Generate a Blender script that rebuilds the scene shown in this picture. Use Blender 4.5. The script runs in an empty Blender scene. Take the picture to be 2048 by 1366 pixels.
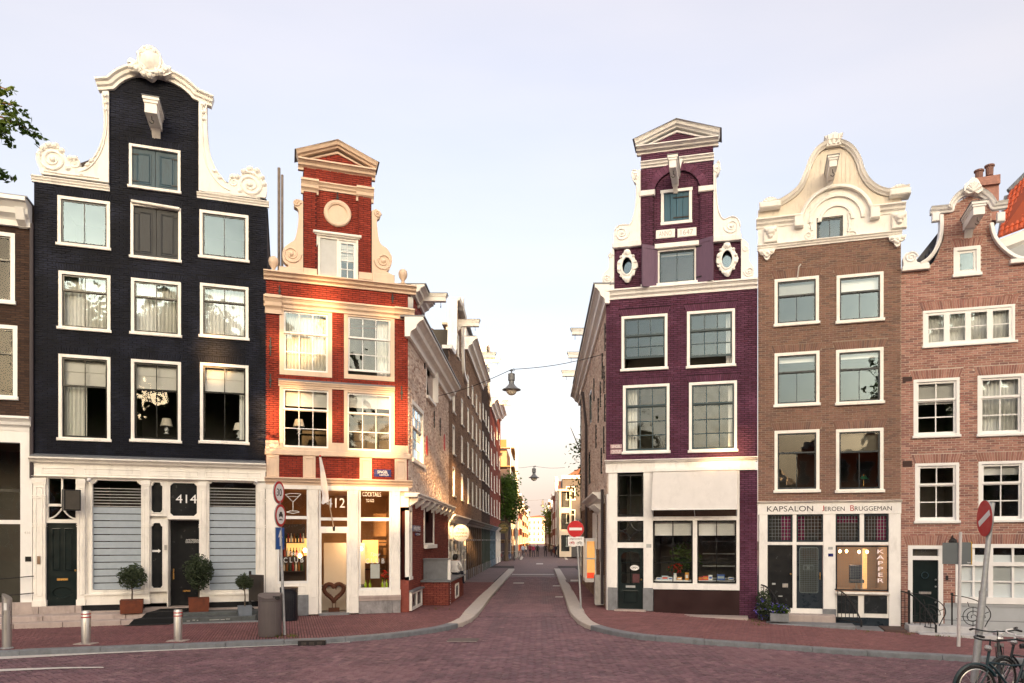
import bpy, bmesh, math, random
import numpy as np
from math import sin, cos, pi, radians, sqrt, atan2
from mathutils import Vector, Matrix
from mathutils.geometry import tessellate_polygon
random.seed(7)
scene = bpy.context.scene
COL = scene.collection

# ------------------------------------------------------------------ camera
FPX, CX, CY, EYE = 1500.0, 1080.0, 1080.0, 2.25      # focal length and vanishing point in pixels of the 2048 px photograph
cam_data = bpy.data.cameras.new('camera')
cam = bpy.data.objects.new('camera', cam_data); COL.objects.link(cam)
cam.location = (0, 0, EYE); cam.rotation_euler = (pi/2, 0, 0)
cam_data.sensor_width = 36.0; cam_data.lens = FPX/2048*36
cam_data.shift_x = -(CX-1024)/2048; cam_data.shift_y = (CY-683)/2048
cam_data.clip_start = 0.1; cam_data.clip_end = 3000
scene.camera = cam

# ------------------------------------------------------------------ sky and sun
SUN_EL, SUN_AZ = radians(10), radians(6)            # azimuth measured from straight behind the camera towards the right
sun_dir = Vector((sin(SUN_AZ)*cos(SUN_EL), -cos(SUN_AZ)*cos(SUN_EL), sin(SUN_EL)))   # towards the sun
world = bpy.data.worlds.new('World'); scene.world = world; world.use_nodes = True
nt = world.node_tree
sky = nt.nodes.new('ShaderNodeTexSky'); sky.sky_type = 'NISHITA'; sky.sun_disc = False
sky.sun_elevation = SUN_EL; sky.sun_rotation = pi - SUN_AZ
sky.altitude = 0; sky.air_density = 1.0; sky.dust_density = 10.0; sky.ozone_density = 3.0
bg = nt.nodes['Background']; bg.inputs[1].default_value = 0.15
tint = nt.nodes.new('ShaderNodeMix'); tint.data_type = 'RGBA'; tint.blend_type = 'MULTIPLY'; tint.inputs['Factor'].default_value = 1
tint.inputs['B'].default_value = (.99, .94, .86, 1)              # white balance of the evening sky
veil = nt.nodes.new('ShaderNodeMix'); veil.data_type = 'RGBA'; veil.blend_type = 'ADD'; veil.inputs['Factor'].default_value = 1
# thin veil of high cloud, a little streaky, whiter through the haze near the horizon all the way round
tcw = nt.nodes.new('ShaderNodeTexCoord'); sep = nt.nodes.new('ShaderNodeSeparateXYZ'); nt.links.new(tcw.outputs['Generated'], sep.inputs[0])
hz = nt.nodes.new('ShaderNodeMapRange'); hz.interpolation_type = 'SMOOTHERSTEP'; hz.inputs['From Min'].default_value = -.02; hz.inputs['From Max'].default_value = .42; hz.inputs['To Min'].default_value = 1; hz.inputs['To Max'].default_value = 0
nt.links.new(sep.outputs['Z'], hz.inputs['Value'])
vm = nt.nodes.new('ShaderNodeMix'); vm.data_type = 'RGBA'; vm.inputs['A'].default_value = (.92, .59, .25, 1); vm.inputs['B'].default_value = (1.70, 1.35, 1.15, 1); nt.links.new(hz.outputs[0], vm.inputs['Factor'])
mpw = nt.nodes.new('ShaderNodeMapping'); mpw.inputs['Scale'].default_value = (1.2, 1.2, 5.0); nzw = nt.nodes.new('ShaderNodeTexNoise'); nzw.inputs['Scale'].default_value = 1.6; nzw.inputs['Detail'].default_value = 5
nt.links.new(tcw.outputs['Generated'], mpw.inputs[0]); nt.links.new(mpw.outputs[0], nzw.inputs['Vector'])
st_ = nt.nodes.new('ShaderNodeMapRange'); st_.inputs['From Min'].default_value = .3; st_.inputs['From Max'].default_value = .7; st_.inputs['To Min'].default_value = .9; st_.inputs['To Max'].default_value = 1.1; nt.links.new(nzw.outputs[0], st_.inputs['Value'])
vs_ = nt.nodes.new('ShaderNodeVectorMath'); vs_.operation = 'SCALE'; nt.links.new(vm.outputs['Result'], vs_.inputs[0]); nt.links.new(st_.outputs[0], vs_.inputs['Scale']); nt.links.new(vs_.outputs[0], veil.inputs['B'])
nt.links.new(sky.outputs[0], tint.inputs['A']); nt.links.new(tint.outputs['Result'], veil.inputs['A'])
nt.links.new(veil.outputs['Result'], bg.inputs[0])
sun_data = bpy.data.lights.new('sun', 'SUN'); sun_data.energy = 5.0; sun_data.angle = radians(0.35)
sun_data.color = (1.0, 0.55, 0.22)
sun = bpy.data.objects.new('sun', sun_data); COL.objects.link(sun)
sun.location = (30, -30, 20); sun.rotation_euler = sun_dir.to_track_quat('Z', 'Y').to_euler()
scene.view_settings.view_transform = 'Standard'; scene.view_settings.look = 'None'
scene.view_settings.exposure = 1.94; scene.view_settings.gamma = 1.0
scene.cycles.use_denoising = True
scene.cycles.max_bounces = 7; scene.cycles.diffuse_bounces = 3; scene.cycles.glossy_bounces = 3
scene.cycles.transparent_max_bounces = 12; scene.cycles.transmission_bounces = 2
scene.cycles.caustics_reflective = False; scene.cycles.caustics_refractive = False
scene.cycles.sample_clamp_indirect = 6.0

# ------------------------------------------------------------------ mesh helpers
class MB:
    """collects shapes into one mesh"""
    def __init__(s): s.v = []; s.f = []; s.m = []; s.k = 0
    def add(s, vs, fs):
        b = len(s.v); s.v.extend(vs)
        for f in fs: s.f.append(tuple(i+b for i in f)); s.m.append(s.k)
        return s
    def box(s, x0, x1, y0, y1, z0, z1):
        if x0 > x1: x0, x1 = x1, x0
        if y0 > y1: y0, y1 = y1, y0
        if z0 > z1: z0, z1 = z1, z0
        return s.add([(x0,y0,z0),(x1,y0,z0),(x1,y1,z0),(x0,y1,z0),(x0,y0,z1),(x1,y0,z1),(x1,y1,z1),(x0,y1,z1)],
              [(0,3,2,1),(4,5,6,7),(0,1,5,4),(1,2,6,5),(2,3,7,6),(3,0,4,7)])
    def bbox(s, x0, x1, y0, y1, z0, z1, b=0.01):
        """box whose front edges (towards -y) are chamfered"""
        pts = [(x0,z0),(x1,z0),(x1,z1),(x0,z1)]; q = [(x0+b,z0+b),(x1-b,z0+b),(x1-b,z1-b),(x0+b,z1-b)]
        vs = [(x,y1,z) for x,z in pts]+[(x,y0+b,z) for x,z in pts]+[(x,y0,z) for x,z in q]
        fs = [(3,2,1,0)]
        for i in range(4):
            j = (i+1)%4; fs += [(i,j,4+j,4+i),(4+i,4+j,8+j,8+i)]
        fs.append((8,9,10,11)); return s.add(vs, fs)
    def prism(s, pts, y0, y1, holes=()):
        """polygon in (x,z) with holes, extruded from y0 (front) to y1"""
        loops = [list(pts)]+[list(h) for h in holes]
        tri = tessellate_polygon([[Vector((p[0],p[1],0)) for p in L] for L in loops])
        flat = [p for L in loops for p in L]; n = len(flat)
        vs = [(p[0],y0,p[1]) for p in flat]+[(p[0],y1,p[1]) for p in flat]
        fs = [tuple(t) for t in tri]+[tuple(i+n for i in reversed(t)) for t in tri]
        b = 0
        for L in loops:
            for i in range(len(L)):
                j = (i+1)%len(L); fs.append((b+i, b+j, b+j+n, b+i+n))
            b += len(L)
        return s.add(vs, fs)
    def tube(s, path, r, n=6, cap=True):
        path = [Vector(p) for p in path]; rs = r if isinstance(r, (list,tuple)) else [r]*len(path)
        vs = []; fs = []; up = None
        for i, p in enumerate(path):
            d = (path[min(i+1,len(path)-1)]-path[max(i-1,0)])
            if d.length < 1e-9: d = Vector((0,0,1))
            d.normalize()
            if up is None: up = Vector((0,0,1)) if abs(d.z) < .9 else Vector((0,1,0))
            a = d.cross(up)
            if a.length < 1e-6: a = d.cross(Vector((1,0,0)))
            a.normalize(); b = a.cross(d).normalized(); up = b
            for k in range(n):
                t = 2*pi*k/n; vs.append(tuple(p+(a*cos(t)+b*sin(t))*rs[i]))
        for i in range(len(path)-1):
            for k in range(n):
                j = (k+1)%n; fs.append((i*n+k, i*n+j, (i+1)*n+j, (i+1)*n+k))
        if cap: fs.append(tuple(range(n-1,-1,-1))); fs.append(tuple((len(path)-1)*n+k for k in range(n)))
        return s.add(vs, fs)
    def lathe(s, prof, c=(0,0,0), n=14, axis='z'):
        vs = []; fs = []
        for r, z in prof:
            for k in range(n):
                t = 2*pi*k/n
                p = (r*cos(t), r*sin(t), z) if axis == 'z' else (r*cos(t), z, r*sin(t))
                vs.append((c[0]+p[0], c[1]+p[1], c[2]+p[2]))
        for i in range(len(prof)-1):
            for k in range(n):
                j = (k+1)%n; fs.append((i*n+k, i*n+j, (i+1)*n+j, (i+1)*n+k))
        fs.append(tuple(range(n-1,-1,-1))); fs.append(tuple((len(prof)-1)*n+k for k in range(n)))
        return s.add(vs, fs)
    def mould(s, path, prof, closed=False):
        """sweep a profile of (offset to the left of the path, outwards) along a path in (x,z)"""
        P = [Vector((p[0],p[1])) for p in path]; n = len(P); m = len(prof); vs = []; fs = []
        for i in range(n):
            if closed: a, b = P[i]-P[i-1], P[(i+1)%n]-P[i]
            else:
                a = P[i]-P[i-1] if i else P[1]-P[0]; b = P[i+1]-P[i] if i < n-1 else P[-1]-P[-2]
            a = a.normalized(); b = b.normalized(); na = Vector((-a.y,a.x)); nb = Vector((-b.y,b.x))
            nn = na+nb
            if nn.length < 1e-6: nn = na
            nn.normalize(); k = 1/max(.35, nn.dot(na))
            for o, w in prof: q = P[i]+nn*(o*k); vs.append((q.x,-w,q.y))
        for i in range(n if closed else n-1):
            j = (i+1)%n
            for k in range(m):
                l = (k+1)%m; fs.append((i*m+k, j*m+k, j*m+l, i*m+l))
        if not closed: fs.append(tuple(range(m))); fs.append(tuple((n-1)*m+k for k in range(m-1,-1,-1)))
        return s.add(vs, fs)
    def disc(s, c, r, y0, y1, n=28, sx=1.0, hole=0):
        ring = lambda q: [(c[0]+q*sx*cos(2*pi*k/n), c[1]+q*sin(2*pi*k/n)) for k in range(n)]
        return s.prism(ring(r), y0, y1, [ring(hole)] if hole else [])
    def spiral(s, c, r, turns, y, w, start=0.0, sgn=1, n=40):
        path = []; rs = []
        for i in range(n+1):
            t = i/n; a = start+sgn*turns*2*pi*t; q = r*(1-t*.86)
            path.append((c[0]+q*cos(a), y, c[1]+q*sin(a))); rs.append(w*(1-.45*t))
        return s.tube(path, rs, 6)
    def build(s, name, mats, parent=None, smooth=False, kind=None, label=None):
        me = bpy.data.meshes.new(name); me.from_pydata(s.v, [], s.f)
        if not isinstance(mats, (list,tuple)): mats = [mats]
        for m in mats: me.materials.append(m)
        if len(mats) > 1: me.polygons.foreach_set('material_index', s.m)
        if len(s.f) < 30000:
            bm = bmesh.new(); bm.from_mesh(me); bmesh.ops.recalc_face_normals(bm, faces=bm.faces); bm.to_mesh(me); bm.free()
        if smooth:
            me.polygons.foreach_set('use_smooth', [True]*len(me.polygons))
            try: me.set_sharp_from_angle(angle=radians(40))
            except Exception: pass
        me.update()
        o = bpy.data.objects.new(name, me); COL.objects.link(o)
        if parent is not None: o.parent = parent
        if kind: o['kind'] = kind
        if label: o['label'] = label
        return o

def tag(o, label, cat, group=None):
    o['label'] = label; o['category'] = cat
    if group: o['group'] = group
    return o
def thing(name, label, cat, loc=(0,0,0), rz=0.0, group=None):
    o = bpy.data.objects.new(name, None); COL.objects.link(o); o.empty_display_size = .2
    o.location = loc; o.rotation_euler = (0,0,rz); return tag(o, label, cat, group)
def copy_tree(o, parent=None):
    c = o.copy(); COL.objects.link(c); c.parent = parent
    for ch in list(o.children): copy_tree(ch, c)
    return c

# ------------------------------------------------------------------ where things stand
def gz(x, y=0):
    """height of the pavement: level, falling towards the right"""
    return 0.0 if x < 3.2 else -0.047*(min(x, 13.5)-3.2)
def ground_pt(px, py, dz=0.0):
    dx = (px-CX)/FPX; dz_ = (CY-py)/FPX; z = dz
    for _ in range(12):
        t = (z-EYE)/dz_; z = gz(t*dx)+dz
    return Vector((t*dx, t, z))
def at(px, py, Y): return Vector(((px-CX)/FPX*Y, Y, EYE+(CY-py)/FPX*Y))
class Frame:
    """a vertical plane: local x along it, local -y outwards, z up"""
    def __init__(s, x, y, ang): s.x, s.y, s.a = x, y, ang; s.c, s.s = cos(ang), sin(ang)
    def uz(s, px, py, off=0.0):
        dx = (px-CX)/FPX; t = (-s.s*s.x+s.c*s.y-off)/(-s.s*dx+s.c)
        return ((t*dx-s.x)*s.c+(t-s.y)*s.s, EYE+(CY-py)/FPX*t)
    def u(s, px, off=0.0): return s.uz(px, CY, off)[0]
    def z(s, px, py, off=0.0): return s.uz(px, py, off)[1]
    def pts(s, L, off=0.0): return [s.uz(p[0], p[1], off) for p in L]
    def shifted(s, u, ang=None): return Frame(s.x+u*s.c, s.y+u*s.s, s.a if ang is None else ang)
    def world(s, u, y, z): return Vector((s.x+u*s.c-y*s.s, s.y+u*s.s+y*s.c, z))
LEFT = Frame(-4.1, 23.3, radians(18.7)).shifted(0)      # runs up to the street corner at u = 0
RIGHT = Frame(2.17, 24.1, radians(-14))                 # starts at the other street corner
RIGHT2 = RIGHT.shifted(RIGHT.u(1516), radians(-16.5))
SIDE_L = Frame(-4.1, 23.3, radians(90))                 # left wall of the street, u runs away from the camera
SIDE_R = Frame(2.17, 24.1, radians(-90))                # right wall of the street, u runs towards the camera

# ------------------------------------------------------------------ materials
MATS = {}
def srgb(r, g, b):
    f = lambda c: (c/255/12.92) if c/255 <= .04045 else ((c/255+.055)/1.055)**2.4
    return (f(r), f(g), f(b))
def mat(name, col, rough=.6, var=.12, scale=6.0, bump=0.0, bscale=40.0, metal=0.0, spec=.4, island=0.0, stops=None, dirt=0.0, emit=0.0, stretch=(1,1,1), fade=0.0):
    """procedural surface: base colour with cloudy variation, optional change from piece to piece, stains and fine relief"""
    if name in MATS: return MATS[name]
    m = bpy.data.materials.new(name); m.use_nodes = True; t = m.node_tree; N = t.nodes; L = t.links
    b = N['Principled BSDF']; b.inputs['Roughness'].default_value = rough; b.inputs['Metallic'].default_value = metal
    b.inputs['Specular IOR Level'].default_value = spec
    tc = N.new('ShaderNodeTexCoord'); mp = N.new('ShaderNodeMapping'); mp.inputs['Scale'].default_value = stretch
    L.new(tc.outputs['Object'], mp.inputs[0])
    nz = N.new('ShaderNodeTexNoise'); nz.inputs['Scale'].default_value = scale; nz.inputs['Detail'].default_value = 6; nz.inputs['Roughness'].default_value = .65
    L.new(mp.outputs[0], nz.inputs['Vector'])
    def rng(src, a, c_):
        r = N.new('ShaderNodeMapRange'); r.inputs['From Min'].default_value = .25; r.inputs['From Max'].default_value = .75
        r.inputs['To Min'].default_value = a; r.inputs['To Max'].default_value = c_; L.new(src, r.inputs['Value']); return r.outputs[0]
    def mul(a, bsock):
        x = N.new('ShaderNodeVectorMath'); x.operation = 'SCALE'; L.new(a, x.inputs[0]); L.new(bsock, x.inputs['Scale']); return x.outputs[0]
    if stops:
        g = N.new('ShaderNodeNewGeometry'); cr = N.new('ShaderNodeValToRGB'); cr.color_ramp.interpolation = 'LINEAR'
        e = cr.color_ramp.elements
        for i, c in enumerate(stops):
            pos = i/(len(stops)-1)
            el = e[i] if i < 2 else e.new(pos)
            el.position = pos; el.color = (*c, 1)
        if len(stops) >= 2: e[0].position = 0
        L.new(g.outputs['Random Per Island'], cr.inputs[0]); src = cr.outputs[0]
    else:
        c = N.new('ShaderNodeRGB'); c.outputs[0].default_value = (*col, 1); src = c.outputs[0]
    src = mul(src, rng(nz.outputs[0], 1-var, 1+var))
    if island:
        g2 = N.new('ShaderNodeNewGeometry'); r = N.new('ShaderNodeMapRange'); r.inputs['To Min'].default_value = 1-island; r.inputs['To Max'].default_value = 1+island
        L.new(g2.outputs['Random Per Island'], r.inputs['Value']); src = mul(src, r.outputs[0])
    if dirt:
        n2 = N.new('ShaderNodeTexNoise'); n2.inputs['Scale'].default_value = 1.7; n2.inputs['Detail'].default_value = 9; n2.inputs['Roughness'].default_value = .72
        mp2 = N.new('ShaderNodeMapping'); mp2.inputs['Scale'].default_value = (2.2, 2.2, .7); L.new(tc.outputs['Object'], mp2.inputs[0]); L.new(mp2.outputs[0], n2.inputs['Vector'])
        r = N.new('ShaderNodeMapRange'); r.inputs['From Min'].default_value = .52; r.inputs['From Max'].default_value = .72
        r.inputs['To Min'].default_value = 1.0; r.inputs['To Max'].default_value = 1-dirt; L.new(n2.outputs[0], r.inputs['Value']); src = mul(src, r.outputs[0])
    if fade:                                                    # weathered, paler patches
        n4 = N.new('ShaderNodeTexNoise'); n4.inputs['Scale'].default_value = .9; n4.inputs['Detail'].default_value = 8; n4.inputs['Roughness'].default_value = .6; n4.inputs['Distortion'].default_value = .6
        L.new(tc.outputs['Object'], n4.inputs['Vector'])
        r = N.new('ShaderNodeMapRange'); r.inputs['From Min'].default_value = .46; r.inputs['From Max'].default_value = .74; r.inputs['To Min'].default_value = 1.0; r.inputs['To Max'].default_value = 1+fade*2; L.new(n4.outputs[0], r.inputs['Value']); src = mul(src, r.outputs[0])
    L.new(src, b.inputs['Base Color'])
    rr = rng(nz.outputs[0], max(.03, rough-.1), min(1, rough+.1)); L.new(rr, b.inputs['Roughness'])
    if bump:
        n3 = N.new('ShaderNodeTexNoise'); n3.inputs['Scale'].default_value = bscale; n3.inputs['Detail'].default_value = 5
        L.new(mp.outputs[0], n3.inputs['Vector'])
        bp = N.new('ShaderNodeBump'); bp.inputs['Strength'].default_value = bump; bp.inputs['Distance'].default_value = .02
        L.new(n3.outputs[0], bp.inputs['Height']); L.new(bp.outputs[0], b.inputs['Normal'])
    if emit:
        b.inputs['Emission Strength'].default_value = emit; b.inputs['Emission Color'].default_value = (*col, 1)
    MATS[name] = m; return m
def glass(name, blend=.6, tint=(.92,.95,.95), wob=.05, gloss=(1,1,1), wscale=2.2):
    if name in MATS: return MATS[name]
    m = bpy.data.materials.new(name); m.use_nodes = True; t = m.node_tree; N = t.nodes; L = t.links
    N.remove(N['Principled BSDF']); out = N['Material Output']
    tr = N.new('ShaderNodeBsdfTransparent'); tr.inputs[0].default_value = (*tint, 1)
    gl = N.new('ShaderNodeBsdfGlossy'); gl.inputs['Roughness'].default_value = 0.012; gl.inputs[0].default_value = (*gloss, 1)
    lw = N.new('ShaderNodeLayerWeight'); lw.inputs[0].default_value = blend
    mx = N.new('ShaderNodeMixShader'); L.new(lw.outputs['Fresnel'], mx.inputs[0]); L.new(tr.outputs[0], mx.inputs[1]); L.new(gl.outputs[0], mx.inputs[2])
    tc = N.new('ShaderNodeTexCoord'); nz = N.new('ShaderNodeTexNoise'); nz.inputs['Scale'].default_value = wscale; nz.inputs['Detail'].default_value = 1
    L.new(tc.outputs['Object'], nz.inputs['Vector'])
    bp = N.new('ShaderNodeBump'); bp.inputs['Strength'].default_value = wob; bp.inputs['Distance'].default_value = .25
    L.new(nz.outputs[0], bp.inputs['Height']); L.new(bp.outputs[0], gl.inputs['Normal'])
    L.new(mx.outputs[0], out.inputs[0]); MATS[name] = m; return m

CREAM = mat('cream_paint', (.87,.845,.80), .45, .07, 3, .05, 60, dirt=.24)
WARMWHITE = mat('white_paint', (.87,.86,.845), .42, .06, 3, .05, 60, dirt=.20)
WHITE = mat('bright_white_paint', (.82,.82,.82), .4, .04, 3, .04, 60, dirt=.07)
TAN = mat('sandstone_paint', (.72,.55,.42), .5, .07, 3, .06, 50, dirt=.14)
BLACKPAINT = mat('black_gloss_paint', (.012,.014,.016), .22, .2, 4)
DARKGREEN = mat('dark_green_gloss_paint', (.008,.016,.017), .2, .2, 4)
TEAL = mat('teal_paint', (.012,.040,.056), .35, .15, 4)
TEALDOOR = mat('weathered_blue_door_paint', (.035,.075,.105), .5, .3, 5, .1, 30, dirt=.35, stretch=(8,8,1))
NAVY = mat('navy_sash_paint', (.012,.022,.034), .3, .15, 4)
GREYWOOD = mat('weathered_grey_shutter', (.030,.034,.040), .55, .35, 4, .12, 30, dirt=.3, stretch=(8,8,1))
PURPLEWOOD = mat('purple_shutter_paint', (.135,.078,.130), .5, .15, 4, .06, 30, stretch=(6,6,1))
LEAD = mat('lead_sheet', (.16,.17,.19), .45, .25, 5, .15, 12)
STONE = mat('blue_grey_stone', (.20,.21,.23), .6, .25, 5, .15, 30, dirt=.35)
PALESTONE = mat('pale_pink_stone', (.42,.35,.33), .65, .15, 4, .12, 40, dirt=.35)
GREYSTONE = mat('weathered_plinth_stone', (.26,.25,.26), .7, .45, 4, .2, 25, dirt=.5)
IRON = mat('black_iron', (.012,.012,.014), .5, .2, 10)
STEEL = mat('brushed_steel', (.55,.54,.53), .32, .06, 30, metal=.9, stretch=(1,1,.1))
GALV = mat('galvanised_steel', (.42,.44,.46), .45, .22, 14, metal=.55)
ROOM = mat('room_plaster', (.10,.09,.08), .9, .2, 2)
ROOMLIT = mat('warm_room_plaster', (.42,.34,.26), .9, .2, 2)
CURTAIN = mat('white_curtain', (.80,.79,.76), .9, .06, 8)
BLIND = mat('white_blind', (.78,.76,.74), .8, .04, 8)
SLATBLIND = mat('grey_slat_blind', (.36,.42,.48), .6, .08, 8)
GLASS = glass('window_glass', .42, gloss=(.56,.78,1), wob=.012)
GLASSDARK = glass('shop_glass', .33, wob=.01)
GLASSOLD = glass('wavy_old_glass', .40, gloss=(.72,.86,1), wob=.035, wscale=2.6)
GLASSLOW = glass('dull_glass', .2, wob=.01)
BRASS = mat('brass', (.65,.38,.12), .3, .1, 20, metal=.9)
def brick_mat(name, stops, rough=.75, dirt=.25, var=.18, fade=.15): return mat(name, (1,1,1), rough, var, 9, .35, 45, stops=stops, dirt=dirt, spec=.08, fade=fade)
B_DARK = brick_mat('black_painted_brick', [(.006,.0075,.0145),(.010,.012,.021),(.008,.0095,.018)], .5, .35, fade=.9)
B_RED = brick_mat('red_painted_brick', [(.21,.032,.021),(.28,.046,.030),(.245,.038,.025)], .55, .35, fade=.28)
B_PURPLE = brick_mat('purple_painted_brick', [(.086,.032,.062),(.122,.047,.085),(.104,.038,.072),(.094,.031,.056)], .55, .35, fade=.30)
B_BROWN = brick_mat('brown_brick', [(.18,.105,.082),(.25,.145,.112),(.215,.12,.10),(.15,.098,.085)], .8, .2)
B_ROSE = brick_mat('rose_brick', [(.27,.135,.11),(.36,.19,.155),(.41,.23,.19),(.30,.145,.125),(.22,.125,.115)], .8, .18)
B_SOOT = brick_mat('sooty_brick', [(.055,.033,.026),(.08,.048,.036),(.045,.03,.026)], .75, .3)
B_STREET = brick_mat('street_brown_brick', [(.27,.175,.125),(.34,.23,.165),(.21,.135,.10)], .8, .4)
B_PALE = brick_mat('worn_whitewashed_brick', [(.55,.42,.35),(.72,.60,.53),(.76,.66,.59),(.44,.29,.23)], .8, .3)
B_SIDERED = brick_mat('side_red_brick', [(.20,.055,.045),(.26,.075,.058),(.17,.05,.042)], .7, .3)
def mortar(name, c): return mat(name, c, .9, .2, 14, .3, 60)
M_DARK = mortar('black_joint', (.004,.0045,.007)); M_RED = mortar('red_joint', (.070,.012,.011)); M_PURPLE = mortar('purple_joint', (.026,.008,.017))
M_BROWN = mortar('sand_joint', (.30,.235,.185)); M_ROSE = mortar('pale_joint', (.52,.42,.36)); M_SOOT = mortar('soot_joint', (.03,.022,.02)); M_PALE = mortar('whitewash_joint', (.62,.52,.46))
# ------------------------------------------------------------------ building helpers
def scan(loops, z):
    xs = []
    for L in loops:
        for i in range(len(L)):
            (ax, az), (bx, bz) = L[i], L[(i+1) % len(L)]
            if (az > z) != (bz > z): xs.append(ax+(z-az)/(bz-az)*(bx-ax))
    xs.sort(); return [(xs[i], xs[i+1]) for i in range(0, len(xs)-1, 2)]
def one_brick(V, Fc, x0, x1, z0, z1, y, d, c=.004):
    b = len(V)
    V += [(x0,y,z0),(x1,y,z0),(x1,y,z1),(x0,y,z1),(x0+c,y-d,z0+c),(x1-c,y-d,z0+c),(x1-c,y-d,z1-c),(x0+c,y-d,z1-c)]
    Fc += [(b+4,b+5,b+6,b+7),(b,b+1,b+5,b+4),(b+1,b+2,b+6,b+5),(b+2,b+3,b+7,b+6),(b+3,b,b+4,b+7)]
def bricks(name, loops, mat_, parent, course=.062, length=.215, gap=.012, y=0.0, depth=.010, arches=(), seed=1, rough=.35):
    """courses of real bricks clipped to a polygon with openings; flat arches of upright bricks over openings"""
    rnd = random.Random(seed); V = []; Fc = []
    holes = [[(a,b),(c,b),(c+e,d),(a-e,d)] for a, c, b, d, e in arches]
    L = list(loops)+holes
    zs = [p[1] for p in loops[0]]; z = min(zs); row = 0; half = length/2
    while z < max(zs):
        zc = z+course/2
        for a, b in scan(L, zc):
            a += .004; b -= .004
            x = a-((a-(half if row % 2 else 0)) % length)
            while x < b:
                l, r = max(x+gap/2, a), min(x+length-gap/2, b)
                if r-l > .03:
                    j = rnd.uniform(-.004,.004)*rough*4; d = depth*(1+rnd.uniform(-rough, rough)*1.6)
                    one_brick(V, Fc, l+rnd.uniform(0,.003), r-rnd.uniform(0,.003), z+gap/2+j*.4, z+course-gap/2+j*.4, y, d)
                x += length
        z += course; row += 1
    for a, c, b, d, e in arches:
        w = .060; n = max(3, int((c-a)/w)); w = (c-a)/n
        for i in range(n):
            t0, t1 = i/n, (i+1)/n; g = .005
            xb0, xb1 = a+(c-a)*t0+g, a+(c-a)*t1-g; xt0, xt1 = a-e+(c-a+2*e)*t0+g, a-e+(c-a+2*e)*t1-g
            k = len(V); dd = depth*(1+rnd.uniform(-.3,.3)); mid = b+(d-b)*.5
            V += [(xb0,y,b),(xb1,y,b),(xt1,y,d-.005),(xt0,y,d-.005)]
            V += [(xb0+.003,y-dd,b+.003),(xb1-.003,y-dd,b+.003),(xt1-.003,y-dd,d-.008),(xt0+.003,y-dd,d-.008)]
            Fc += [(k+4,k+5,k+6,k+7),(k,k+1,k+5,k+4),(k+1,k+2,k+6,k+5),(k+2,k+3,k+7,k+6),(k+3,k,k+4,k+7)]
    me = bpy.data.meshes.new(name); me.from_pydata(V, [], Fc); me.materials.append(mat_)
    o = bpy.data.objects.new(name, me); COL.objects.link(o); o.parent = parent; o['kind'] = 'stuff'
    return o
def rect(u0, u1, z0, z1): return [(u0,z0),(u1,z0),(u1,z1),(u0,z1)]
def arc(c, rx, rz, a0, a1, n=24): return [(c[0]+rx*cos(a0+(a1-a0)*i/n), c[1]+rz*sin(a0+(a1-a0)*i/n)) for i in range(n+1)]
def smooth_path(P, n=6):
    """Catmull-Rom through points"""
    out = []; P = [Vector(p) for p in P]
    for i in range(len(P)-1):
        a = P[max(i-1,0)]; b = P[i]; c = P[i+1]; d = P[min(i+2,len(P)-1)]
        for k in range(n):
            t = k/n; out.append(tuple(.5*((2*b)+(c-a)*t+(2*a-5*b+4*c-d)*t*t+(3*b-a-3*c+d)*t**3)))
    out.append(tuple(P[-1])); return out
def curtain(parent, u0, u1, z0, z1, y=.24, m=None, folds=None, amp=.028, name='curtain'):
    n = int((u1-u0)/.018)+4; k = folds or max(3, int((u1-u0)/.09)); mb = MB(); ph = random.random()*6
    xs = [u0+(u1-u0)*i/n for i in range(n+1)]
    V = []; Fc = []
    for i, x in enumerate(xs):
        t = 2*pi*k*i/n+ph; w = amp*(sin(t)+.35*sin(2.3*t+1))
        V += [(x, y+w, z0), (x, y+w*.7, z1)]
    for i in range(n): Fc.append((2*i, 2*i+2, 2*i+3, 2*i+1))
    return mb.add(V, Fc).build(name, m or CURTAIN, parent, smooth=True)
def roman_blind(parent, u0, u1, z0, z1, y=.2, m=None, folds=3, name='blind'):
    mb = MB(); h = (z1-z0)/folds
    for i in range(folds):
        mb.prism([], 0, 0) if False else None
        a, b = z0+i*h, z0+(i+1)*h
        mb.add([(u0,y-.015,a),(u1,y-.015,a),(u1,y+.006,b),(u0,y+.006,b),(u0,y+.01,a),(u1,y+.01,a)], [(0,1,2,3),(0,4,5,1)])
    return mb.build(name, m or BLIND, parent)
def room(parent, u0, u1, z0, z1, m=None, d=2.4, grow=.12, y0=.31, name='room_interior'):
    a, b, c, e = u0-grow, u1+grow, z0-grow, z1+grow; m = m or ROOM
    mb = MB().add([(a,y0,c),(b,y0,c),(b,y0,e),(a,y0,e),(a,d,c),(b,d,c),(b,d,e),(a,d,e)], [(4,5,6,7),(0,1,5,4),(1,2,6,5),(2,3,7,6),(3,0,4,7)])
    return mb.build(name, m, parent)
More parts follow.
